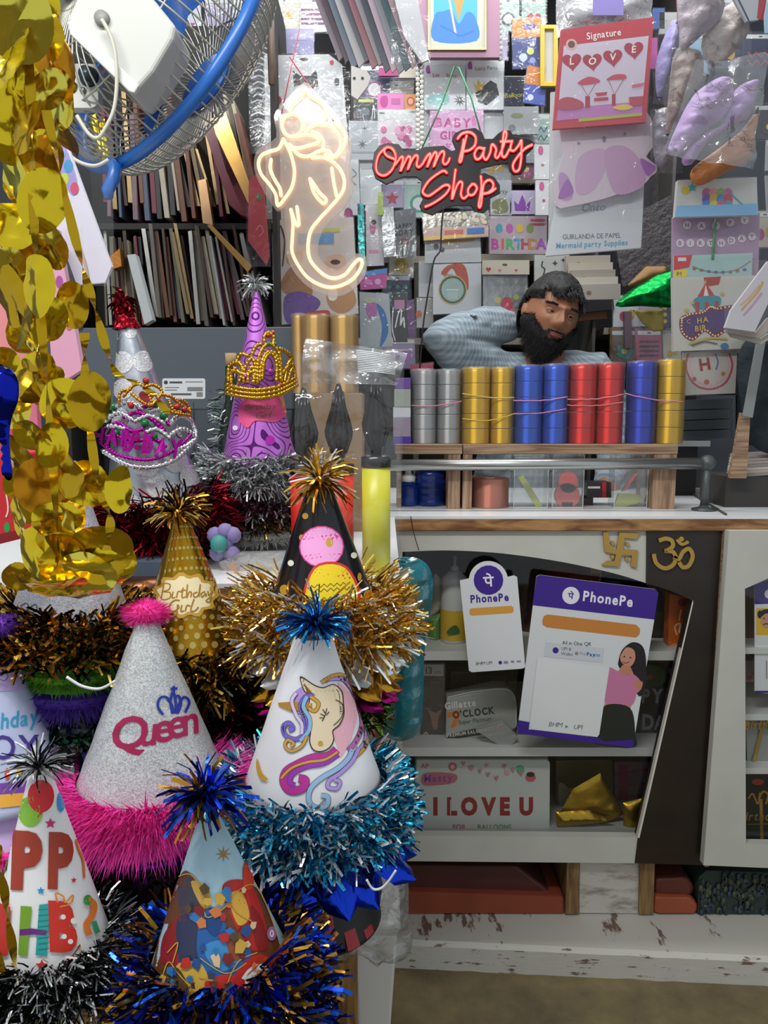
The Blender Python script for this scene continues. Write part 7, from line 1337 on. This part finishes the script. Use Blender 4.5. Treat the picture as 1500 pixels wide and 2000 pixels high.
pk13 = [('r', '#a9a9a4', 824, 1298, 866, 1320), ('t', '#3a3a3a', '13', 838, 1316, 13, 0, 0, .02), ('t', '#3a3a3a', 'pcs', 855, 1315, 7), ('p', '#8a6a5a', [(836, 1386), (850, 1392), (864, 1384), (856, 1404), (854, 1424), (846, 1424), (842, 1404)]), ('r', '#5a5650', 840, 1330, 858, 1336), ('s', '#b9a98a', 3, [(824, 1442), (832, 1430), (840, 1444)]), ('r', '#a04a3a', 838, 1438, 866, 1446)]
inside('balloon_packet', 'dark packet with a gold star balloon picture on the middle glass shelf', 'packet', [(822, 1296), (868, 1296), (868, 1452), (822, 1452)], '#3d3834', pk13, 1.73, .02, slv=True)
inside('clear_lid', 'milky clear lid lying before the razor box', 'lid', [(930, 1428), (984, 1412), (1012, 1440), (1000, 1456), (975, 1456)], clear('#e0e4e0', .1, .25, 5, .1), (), 1.675, .02)  # a loose lid of milky clear plastic
inside('balloon_packet', 'black packet with silver letter balloons by the slanting pillar', 'packet', [(1236, 1296), (1316, 1302), (1292, 1400), (1276, 1462), (1222, 1462)], '#26261f', [('t', '#8e8a92', 'P', 1262, 1372, 26, .05, 0, .04, 'C', .8), ('t', '#8e8a92', 'Y', 1284, 1372, 26, .05, 0, .04, 'C', .8), ('t', '#8e8a92', 'D', 1266, 1424, 28, .05, 0, .04, 'C', .8), ('t', '#8e8a92', 'A', 1288, 1424, 26, .05, 0, .04, 'C', .7), ('s', '#c8c8c0', 2.5, [(1256, 1446), (1244, 1434), (1258, 1434), (1270, 1434), (1256, 1446)]), ('p', '#a8442c', [(1242, 1446), (1270, 1446), (1270, 1460), (1242, 1460)]), ('P', '#35502a', [(1240, 1300), (1290, 1304), (1300, 1330), (1262, 1342)]), ('c', '#b04a4a', 1270, 1322, 5), ('c', '#8a5aa0', 1310, 1310, 6), ('r', '#2a7a7a', 1230, 1452, 1242, 1462), ('c', '#4a8ac0', 1262, 1324, 3)], 1.74, .02, slv=True)
inside('grey_packet', 'dark grey strip packet lying under the larger payment card', 'packet', [(1108, 1440), (1166, 1448), (1166, 1463), (1104, 1463)], '#55585a', [('r', '#9a9c9c', 1112, 1448, 1150, 1452), ('c', '#c0c0bc', 1116, 1452, 4)], 1.70, .02)
inside('olive_packet', 'olive brown packet lying beside the clear lid', 'packet', [(1012, 1430), (1062, 1440), (1104, 1448), (1100, 1462), (1010, 1460)], '#6a6244', (), 1.73, .03)
for lab, x0, x1, y0, y1, c in (('brown card box standing behind the razor box', 880, 930, 1312, 1420, '#4a403a'), ('dark grey card box standing behind the razor box', 932, 990, 1320, 1420, '#2f3432'), ('tan card box standing behind the payment card corner', 992, 1040, 1330, 1440, '#5e5440')): inside('card_box', lab, 'box', rect(x0, y0, x1, y1), c, (), 1.84, .04)
# lower glass compartment
inside('balloon_box', 'flat white box reading I Love U foil balloons behind the lower glass', 'box', [(812, 1484), (1068, 1484), (1075, 1490), (1074, 1631), (806, 1631)], '#b9bdb6', [('t', '#8a2a28', 'I LOVE U', 946, 1590, 31, .0, 0, .06, 'C', .84), ('l', '#b9bdb6', 1.6, [(880, 1562), (880, 1592)]), ('t', '#a84a70', 'FOIL', 898, 1619, 9, 0, 0, .02, 'C', 1), ('t', '#5a8a5a', 'BALLOONS', 966, 1619, 9, 0, 0, .02, 'C', .9), ('P', '#b06a6a', [(826, 1512), (850, 1508), (890, 1512), (886, 1528), (840, 1534), (824, 1530)]), ('t', '#7a4a9a', 'Masty', 856, 1526, 14, -.03, .1, .02), ('t', '#a85a6a', 'AP', 830, 1500, 9), ('c', '#b05a68', 884, 1497, 8), ('c', '#d8a8b0', 884, 1497, 4), ('c', '#5aa07a', 1016, 1502, 8), ('c', '#b85a5a', 1036, 1518, 10, 8), ('c', '#3a2a2a', 1036, 1512, 8, 5), ('c', '#c09a9a', 990, 1508, 5), ('h', '#c07a84', 920, 1500, 5), ('h', '#c07a84', 950, 1494, 4), ('p', '#b0743a', [(828, 1621), (872, 1618), (872, 1629), (832, 1629)]), ('p', '#a83a5a', [(1003, 1626), (1028, 1630), (1054, 1624), (1054, 1631), (1003, 1631)])] + [('p', '#b07a80', [(900 + i * 16, 1488 + (i * 37) % 30), (910 + i * 16, 1486 + (i * 37) % 30), (905 + i * 16, 1496 + (i * 37) % 30)]) for i in range(8)], 1.69, .04, .004)
gp = foil('#a98a2c', .3, 30, .6)
for lab, q, y in (('large folded gold foil envelope behind the lower glass', [(1086, 1600), (1120, 1540), (1172, 1510), (1220, 1590), (1186, 1606), (1088, 1614)], 1.71), ('gold foil strip lying flat in front of the folded envelope', [(1084, 1586), (1150, 1582), (1200, 1604), (1088, 1616)], 1.695), ('small clear gold rimmed sachet beside the folded gold envelope', [(1216, 1568), (1258, 1558), (1246, 1622), (1218, 1622)], 1.70), ('dark gold lower pouch under the folded envelope', [(1086, 1616), (1190, 1610), (1216, 1630), (1086, 1631)], 1.73)):
    t = thing('foil_envelope', lab, 'envelope', 'gold foil envelopes in the lower window'); pillow(q, y, .012, gp, 'foil_body', t, .004)
inside('olive_box', 'olive box with a peeling edge behind the gold foil envelope', 'box', [(1086, 1486), (1196, 1484), (1200, 1600), (1086, 1606)], '#4e4a2a', [('p', '#b8862a', [(1110, 1540), (1118, 1538), (1140, 1580), (1130, 1584)]), ('P', '#8a8a74', [(1092, 1530), (1110, 1540), (1112, 1570), (1094, 1576)])], 1.80, .04)
inside('pink_striped_box', 'grey and crimson striped box behind the small sachet', 'box', [(1200, 1488), (1290, 1488), (1260, 1580), (1200, 1582)], '#6e6468', [('r', '#8a2a50', 1208, 1494, 1226, 1580), ('l', '#8a2a50', 3, [(1200, 1512), (1282, 1500)]), ('l', '#8a2a50', 3, [(1200, 1536), (1276, 1528)]), ('l', '#8a2a50', 3, [(1200, 1560), (1268, 1552)])], 1.82, .04)
# neighbouring window
t = thing('cake_topper', 'gold Happy Birthday cake topper on a stick in the neighbouring window', 'cake topper', 'gold cake toppers'); Yt = YR + .06
mb = art([('t', gold, 'Happy', 1490, 1406, 17, 0, .2, .03, 'C', .9), ('t', gold, 'Birthday', 1492, 1424, 15, 0, .2, .03, 'C', .8), ('l', gold, 6, [(1488, 1424), (1472, 1490)]), ('l', gold, 2, [(1456, 1414), (1530, 1410)])], onplane(Yt), 0); mb.build('script', t)
MB().prism([(1456, 1386), (1530, 1384), (1530, 1500), (1460, 1500)], Yt + .004, .01, mat('#8e938c', .4)).build('backing_card', t)
t = thing('cake_topper', 'gold cake topper on a black card low in the neighbouring window', 'cake topper', 'gold cake toppers')
MB().prism(rect(1458, 1502, 1560, 1648), Yt + .02, .01, mat('#141a1a', .4)).build('backing_card', t)
art([('s', gold, 3, [(1462, 1560), (1470, 1550), (1480, 1570), (1484, 1548)]), ('s', gold, 4, [(1482, 1560), (1490, 1546), (1500, 1552), (1496, 1570)]), ('t', gold, 'irthday', 1492, 1602, 16, 0, .2, .03, 'C', .85), ('l', gold, 2, [(1460, 1610), (1530, 1608)]), ('l', gold, 6, [(1486, 1560), (1488, 1640)]), ('c', '#a02a2a', 1480, 1527, 12, 6)], onplane(Yt + .02)).build('script', t)
inside('shelf_carton', 'brown carton behind the payment card in the neighbouring window', 'box', rect(1456, 1150, 1478, 1262), '#6a5a4a', (), YR + .1, .05); inside('shelf_carton', 'pink flowered strip box under the brown carton in the neighbouring window', 'box', rect(1456, 1290, 1480, 1332), '#9a8a88', [('c', '#b04a5a', 1464, 1324, 4), ('c', '#b04a5a', 1472, 1316, 3)], YR + .09, .05)
tag(MB().tube([P(x, y, YC - .016) for x, y in spline([(802, 1008), (808, 1040), (818, 1075)], 5)], .0009, mat('#222222', .5), 5).build('thin_wire', None, True), 'thin black wire hanging down over the counter edge by the pump bag', 'wire')
# ================================================================ shopkeeper
man = thing('person', 'bearded man in a checked blue shirt leaning back, hand behind his head', 'person')
YP = 2.28
def W(x, y, dy=0): return P(x, y, YP + dy)
skin_m = mat('#ab7556', .55, 0, (60, .15, .002)); hair_m = mat('#14100f', .6, 0, (120, .6, .004)); beard_m = mat('#171211', .75, 0, (160, .8, .004)); shirt_m = checkcloth()
def skinmesh(chains, name, parent, m, lev=2, join=None):
    """chains: lists of (point, radius); first vertex of first chain is the root"""
    me = bpy.data.meshes.new(name); vs, es, rs = [], [], []
    def vid(p):
        for i, q in enumerate(vs):
            if (q - p).length < 1e-5: return i
        vs.append(p); return len(vs) - 1
    for ch in chains:
        last = None
        for p, r in ch:
            i = vid(p)
            if i == len(rs): rs.append(r)
            if last is not None: es.append((last, i))
            last = i
    me.from_pydata([tuple(v) for v in vs], es, []); me.update()
    o = bpy.data.objects.new(name, me); COL.objects.link(o)
    sk = o.modifiers.new('skin', 'SKIN'); sk.use_smooth_shade = True
    for i, d in enumerate(me.skin_vertices[0].data): d.radius = (rs[i], rs[i]); d.use_root = (i == 0)
    ss = o.modifiers.new('sub', 'SUBSURF'); ss.levels = ss.render_levels = lev
    bpy.context.view_layer.update(); dg = bpy.context.evaluated_depsgraph_get()
    me2 = bpy.data.meshes.new_from_object(o.evaluated_get(dg)); bpy.data.objects.remove(o)
    return me2
def finish(me, name, parent, m, remesh=None, disp=None):
    o = bpy.data.objects.new(name, me); COL.objects.link(o)
    if remesh:
        rm = o.modifiers.new('r', 'REMESH'); rm.mode = 'VOXEL'; rm.voxel_size = remesh; rm.use_smooth_shade = True
        sm = o.modifiers.new('s', 'SMOOTH'); sm.iterations = 3; sm.factor = .5
        bpy.context.view_layer.update(); me2 = bpy.data.meshes.new_from_object(o.evaluated_get(bpy.context.evaluated_depsgraph_get())); bpy.data.objects.remove(o)
        o = bpy.data.objects.new(name, me2); COL.objects.link(o); me = me2
    me.materials.clear(); me.materials.append(m); me.polygons.foreach_set('use_smooth', [True] * len(me.polygons))
    if disp:
        for v in me.vertices: v.co += v.normal * disp(v.co)
    o.parent = parent; return o
# head: local axes - right (viewer), forward (towards viewer), up - then rolled and turned
HC = W(1074, 618); HR = .100
roll_, yaw_, pitch_ = math.radians(16), math.radians(10), math.radians(2)
up = Vector((math.sin(roll_), 0, math.cos(roll_))); rt = Vector((math.cos(roll_), 0, -math.sin(roll_))); fw = Vector((0, -1, 0))
fw2 = (fw * math.cos(yaw_) + rt * math.sin(yaw_)).normalized(); rt2 = (rt * math.cos(yaw_) - fw * math.sin(yaw_)).normalized()
fw3 = (fw2 * math.cos(pitch_) - up * math.sin(pitch_)).normalized(); up3 = (up * math.cos(pitch_) + fw2 * math.sin(pitch_)).normalized()
def hl(x, y, z): return HC + (rt2 * x + fw3 * y + up3 * z) * HR      # x right, y forward, z up, in head-half-heights
def gs(x, z, cx, cz, sx, sz): return math.exp(-((x - cx) / sx) ** 2 - ((z - cz) / sz) ** 2)
def headpt(th, ph, extra=0):
    """th from crown down, ph round from the right; returns local coords"""
    s, c = math.sin(th), math.cos(th); x, y, z = s * math.cos(ph), s * math.sin(ph), c
    z2 = z * 1.12; w = .76 + .02 * z; 
    if z < 0: w *= 1 - .20 * (-z) ** 1.6
    X, Y_ = x * w, y * (.92 if y > 0 else 1.0) - (.06 if y > 0 and z < -.2 else 0) * (-z)
    if y > 0:
        f = y ** 1.5; a = X; b = z2
        d = 0.26 * gs(a, b, 0, -.22, .12, .13) + .16 * gs(a, b, 0, -.02, .08, .20) + .13 * (gs(a, b, .14, -.27, .07, .07) + gs(a, b, -.14, -.27, .07, .07))
        d -= .12 * (gs(a, b, .29, .06, .17, .10) + gs(a, b, -.29, .06, .17, .10)); d += .07 * (gs(a, b, .3, .22, .22, .06) + gs(a, b, -.3, .22, .22, .06) + gs(a, b, 0, .2, .2, .06))
        d += .06 * (gs(a, b, .42, -.2, .16, .16) + gs(a, b, -.42, -.2, .16, .16)); d += .09 * gs(a, b, 0, -.52, .17, .045) + .10 * gs(a, b, 0, -.63, .14, .05) - .07 * gs(a, b, 0, -.575, .18, .022) - .05 * gs(a, b, 0, -.74, .2, .05) + .14 * gs(a, b, 0, -.93, .22, .14)
        Y_ += d * f
    return X * (1 + extra), Y_ * (1 + extra), z2 * (1 + extra * .6)
hv, hf = [], []; NT, NP = 56, 72
for i in range(NT + 1):
    for j in range(NP): hv.append(hl(*headpt(PI * i / NT, 2 * PI * j / NP)))
hf = [(i * NP + j, i * NP + (j + 1) % NP, (i + 1) * NP + (j + 1) % NP, (i + 1) * NP + j) for i in range(NT) for j in range(NP)]
bm = bmesh.new()
def addmesh(me): bm.from_mesh(me)
pel = W(1000, 905, .12)
hipz = 0.80
pel = Vector((pel.x + .03, YP + .16, hipz))
shL, shR, nk = W(965, 735, .10), W(1160, 732, .06), W(1060, 735, .08)
elb, wri = W(846, 655, -.06), W(990, 636, .12)
hand0 = W(1024, 628, .18)
body = skinmesh([[(pel, .13), (pel + Vector((0, .02, .16)), .13), (pel.lerp(nk, .72), .13), (nk + Vector((0, 0, -.04)), .075), (W(1062, 706, .05), .058), (W(1070, 660, .03), .058)],
    [(nk + Vector((0, 0, -.04)), .075), (shL, .062), (elb, .046), (wri, .032), (hand0, .030)], [(nk + Vector((0, 0, -.04)), .075), (shR, .062), (shR + Vector((.07, -.06, -.22)), .047), (shR + Vector((-.02, -.22, -.36)), .034), (shR + Vector((-.06, -.28, -.37)), .026)],
    [(pel, .13), (pel + Vector((-.09, -.05, -.02)), .085), (pel + Vector((-.12, -.42, 0)), .062), (pel + Vector((-.12, -.42, -.42)), .045)], [(pel, .13), (pel + Vector((.09, -.05, -.02)), .085), (pel + Vector((.12, -.42, 0)), .062), (pel + Vector((.12, -.42, -.42)), .045)]], 'body', man, skin_m)
addmesh(body)
hm = bpy.data.meshes.new('h'); hm.from_pydata([tuple(v) for v in hv], [], hf); addmesh(hm)
for sx in (-1, 1):   # ears
    em = MB(); vs = []
    for i in range(13):
        for j in range(12):
            t_, a = PI * i / 12, 2 * PI * j / 12; vs.append(hl(sx * (.80 + .06 * math.sin(t_) * math.cos(a)), -.08 + .13 * math.sin(t_) * math.sin(a) - .05 * math.cos(t_), .0 + .23 * math.cos(t_)))
    q = bpy.data.meshes.new('e'); q.from_pydata([tuple(v) for v in vs], [], [(i * 12 + j, i * 12 + (j + 1) % 12, (i + 1) * 12 + (j + 1) % 12, (i + 1) * 12 + j) for i in range(12) for j in range(12)]); addmesh(q)
# fingers of the hand behind the head, and of the lowered hand
hd = (hand0 - wri).normalized(); sd = Vector((0, .3, 1)).normalized()
fing = []
for base, d, s in ((hand0, hd, sd), (shR + Vector((-.06, -.28, -.37)), Vector((-.6, -.75, -.1)).normalized(), Vector((.6, -.5, .2)).normalized())):
    for k, L in enumerate((.062, .074, .07, .054)):
        b0 = base + s * (.018 * (k - 1.5)); fing.append(skinmesh([[(b0 - d * .01, .011), (b0 + d * .035, .0095), (b0 + d * (.035 + L * .5) + Vector((0, .012, -.004)), .0085), (b0 + d * (.03 + L * .85) + Vector((0, .03, -.01)), .007)]], 'f', None, None, 1))
    fing.append(skinmesh([[(base - s * .02 - d * .02, .012), (base - s * .042 + d * .005, .010), (base - s * .05 + d * .035, .008)]], 'f', None, None, 1))
for q in fing: addmesh(q)
me = bpy.data.meshes.new('body'); bm.to_mesh(me); bm.free()
bo = finish(me, 'body', man, skin_m, .0032)
# eyes, brows, lips
for sx in (-1, 1):
    c = hl(sx * .285, .70, .055)
    eye = MB().ball(c, .0118, mat('#d8d0c8', .15), 18).build('eye', man, True)
    ed = (fw3 + rt2 * .18 - up3 * .08).normalized()
    MB().lathe(c + ed * .0118, [(0, .0004), (.0035, .0002), (.0054, -.0006), (.0058, -.002)], mat('#1e120c', .1), 16, ed).build('iris', eye, True)
    lid = MB(); vs = []
    for i in range(9):
        u_ = -1 + 2 * i / 8
        for k, (zz, yy) in enumerate(((.118, .80), (.085 - .05 * u_ * u_, .852 - .06 * u_ * u_), (.06 - .05 * u_ * u_, .838 - .07 * u_ * u_))): vs.append(hl(sx * .285 + .155 * u_, yy - .05 * u_ * u_, zz))
    lid.add(vs, [(i * 3 + k, i * 3 + k + 1, i * 3 + k + 4, i * 3 + k + 3) for i in range(8) for k in range(2)], skin_m).build('eyelid', man, True)
    lo = MB(); vs = []
    for i in range(9):
        u_ = -1 + 2 * i / 8
        for k, (zz, yy) in enumerate(((.012 + .03 * u_ * u_, .838 - .07 * u_ * u_), (-.03 + .03 * u_ * u_, .82 - .05 * u_ * u_))): vs.append(hl(sx * .285 + .15 * u_, yy - .05 * u_ * u_, zz))
    lo.add(vs, [(i * 2, i * 2 + 1, i * 2 + 3, i * 2 + 2) for i in range(8)], skin_m).build('eyelid', man, True)
    mb = MB()
    for i in range(90):
        u_ = R.uniform(-1, 1); z = .205 + .035 * (1 - u_ * u_) + R.uniform(-.03, .03); x = sx * .30 + .2 * u_ * 1
        p = hl(x, .93 - .30 * (x * x) - .02, z); mb.tube([p, p + (rt2 * sx * .009 + up3 * R.uniform(-.002, .004) + fw3 * .001)], [.0011, .0004], hair_m, 4)
    mb.build('eyebrow', man)
mb = MB(); lipm = mat('#7a4238', .5)
for zz, r_ in ((-.54, .0030), (-.59, .0042)):
    mb.tube([hl(x, .985 - .9 * x * x, zz + .03 * abs(x) * 2) for x in [-.2 + .05 * i for i in range(9)]], [r_ * k for k in (.3, .7, .9, 1, 1, 1, .9, .7, .3)], lipm, 8)
mb.build('lips', man, True)
# hair cap and beard as shells over the head, with tufts
def shell(keep, lift, m, name, ragged=.5):
    mb = MB(); idx = {}; vs = []; fs = []
    for i in range(NT + 1):
        for j in range(NP):
            th, ph = PI * i / NT, 2 * PI * j / NP; x, y, z = headpt(th, ph); k = keep(x, y, z, th, ph)
            if k > 0: idx[(i, j)] = len(vs); n = Vector((x, y, z)).normalized(); l = lift * min(1, k) * (1 + .25 * noise.noise(Vector((x * 9, y * 9, z * 9)))); vs.append(hl(x + n.x * l, y + n.y * l, z + n.z * l))
    for i in range(NT):
        for j in range(NP):
            q = [(i, j), (i, (j + 1) % NP), (i + 1, (j + 1) % NP), (i + 1, j)]
            if all(k in idx for k in q): fs.append(tuple(idx[k] for k in q))
    return mb.add(vs, fs, m), mb
def kh(x, y, z, th, ph):   # hair
    line = .50 + .12 * math.sin(x * 7) * (1 if y > 0 else 0) if y > .35 else (.50 - (.35 - y) * 1.1 if y > -.25 else -.55)
    if y > -.2 and abs(x) > .5: line = min(line, .28)
    return (z - line) * 7
mb, _ = shell(kh, .16, hair_m, 'hair')
for i in range(2600):
    th, ph = math.acos(R.uniform(-.5, 1)), R.uniform(0, 2 * PI); x, y, z = headpt(th, ph)
    if kh(x, y, z, th, ph) < .15: continue
    n = Vector((x, y, z)).normalized(); a = hl(x + n.x * .13, y + n.y * .13, z + n.z * .13); fl = Vector((.35, .9, -.55)) if y > 0 else Vector((0, -.5, -.9)); q = (n * .25 + fl * .5)
    q = q - n * q.dot(n) * .8; e = hl(x + n.x * .15 + q.x * .28, y + n.y * .15 + q.y * .26, z + n.z * .15 + q.z * .3); s = (e - a).cross(fw3).normalized() * .0012; mb.add([a - s, a + s, e], [(0, 1, 2)], hair_m)
for k in range(60):
    x = R.uniform(-.5, .55); a = hl(x, .80, .62 + R.uniform(-.05, .1)); e = hl(x + R.uniform(0, .16), .93, .36 + R.uniform(-.06, .12)); md = (a + e) / 2 + fw3 * .008; s = rt2 * .0022; mb.add([a - s, a + s, md - s * .8, md + s * .8, e], [(0, 1, 3, 2), (2, 3, 4)], hair_m)
mb.build('hair', man, True)
def kb(x, y, z, th, ph):   # beard
    if y < -.12: return -1
    ax = abs(x); top = -.40 if ax < .26 else -.46 if ax < .3 else -.46 + (ax - .3) * .95
    if ax > .60: top = -.08
    if ax < .20 and -.62 < z < -.50: return -1
    return min((top - z) * 6, (y + .12) * 6 + .3)
mb, _ = shell(kb, .13, beard_m, 'beard')
for i in range(5200):
    th, ph = math.acos(R.uniform(-1, .25)), R.uniform(-.25, PI + .25); x, y, z = headpt(th, ph)
    if kb(x, y, z, th, ph) < .02: continue
    n = Vector((x, y, z)).normalized(); a = hl(x + n.x * .05, y + n.y * .05, z + n.z * .05); L = .10 + .28 * max(0, -z - .4)
    e = hl(x + n.x * L + R.uniform(-.06, .06), y + n.y * L, z + n.z * L - R.uniform(.05, .16)); s = (e - a).cross(n).normalized() * .0011 if (e - a).cross(n).length > 1e-9 else rt2 * .001; mb.add([a - s, a + s, e], [(0, 1, 2)], beard_m)
mb.build('beard', man, True)
# shirt: sleeves and torso a little larger than the body
cuff = wri.lerp(elb, -.12)
sh = skinmesh([[(pel + Vector((0, 0, -.02)), .17), (pel + Vector((0, .02, .16)), .165), (pel.lerp(nk, .72), .16), (nk + Vector((0, .01, -.055)), .095)],
    [(nk + Vector((0, .01, -.055)), .095), (shL, .088), (shL.lerp(elb, .5), .085), (elb, .078), (elb.lerp(wri, .45), .070), (cuff, .056)], [(nk + Vector((0, .01, -.055)), .095), (shR, .088), (shR.lerp(shR + Vector((.07, -.06, -.22)), .5), .075), (shR + Vector((.07, -.06, -.22)), .068), (shR + Vector((.0, -.19, -.34)), .05)]], 'shirt', man, shirt_m, 3)
def fold(p):
    return .011 * noise.noise(p * 11) + .007 * noise.noise(Vector((p.x * 9 + p.z * 26, p.y * 9, p.z * 30 - p.x * 20)))
finish(sh, 'shirt', man, shirt_m, .006, fold)
mb = MB()   # collar
for s in (-1, 1):
    a = nk + Vector((s * .075, -.045, .0)); mb.sheet([a + Vector((-s * .03, .05, .045)), a + Vector((s * .01, -.015, .035)), a + Vector((s * .0, -.07, -.03)), a + Vector((-s * .06, -.055, .0))], shirt_m, 5, 5, .002)
mb.build('collar', man, True)
trs = skinmesh([[(pel + Vector((0, 0, -.03)), .15), (pel + Vector((-.09, -.05, -.03)), .098), (pel + Vector((-.12, -.42, 0)), .075), (pel + Vector((-.12, -.42, -.38)), .058)], [(pel + Vector((0, 0, -.03)), .15), (pel + Vector((.09, -.05, -.03)), .098), (pel + Vector((.12, -.42, 0)), .075), (pel + Vector((.12, -.42, -.38)), .058)]], 'trousers', man, None)
finish(trs, 'trousers', man, mat('#2a2c33', .8))
# ================================================================ put every origin at its thing's base
def finalize():
    kids = {}
    for o in COL.objects:
        if o.parent: kids.setdefault(o.parent, []).append(o)
    def desc(o):
        for c in kids.get(o, []):
            yield c; yield from desc(c)
    for o in list(COL.objects):
        if o.parent or o.type not in ('MESH', 'EMPTY'): continue
        ms = [q for q in [o, *desc(o)] if q.type == 'MESH']
        if not ms: continue
        lo = [1e9] * 3; hi = [-1e9] * 3
        for q in ms:
            for v in q.data.vertices:
                for i in range(3): lo[i] = min(lo[i], v.co[i]); hi[i] = max(hi[i], v.co[i])
        L = Vector(((lo[0] + hi[0]) / 2, (lo[1] + hi[1]) / 2, lo[2]))
        for me in {q.data for q in ms}: me.transform(Matrix.Translation(-L))
        o.location = L
finalize()
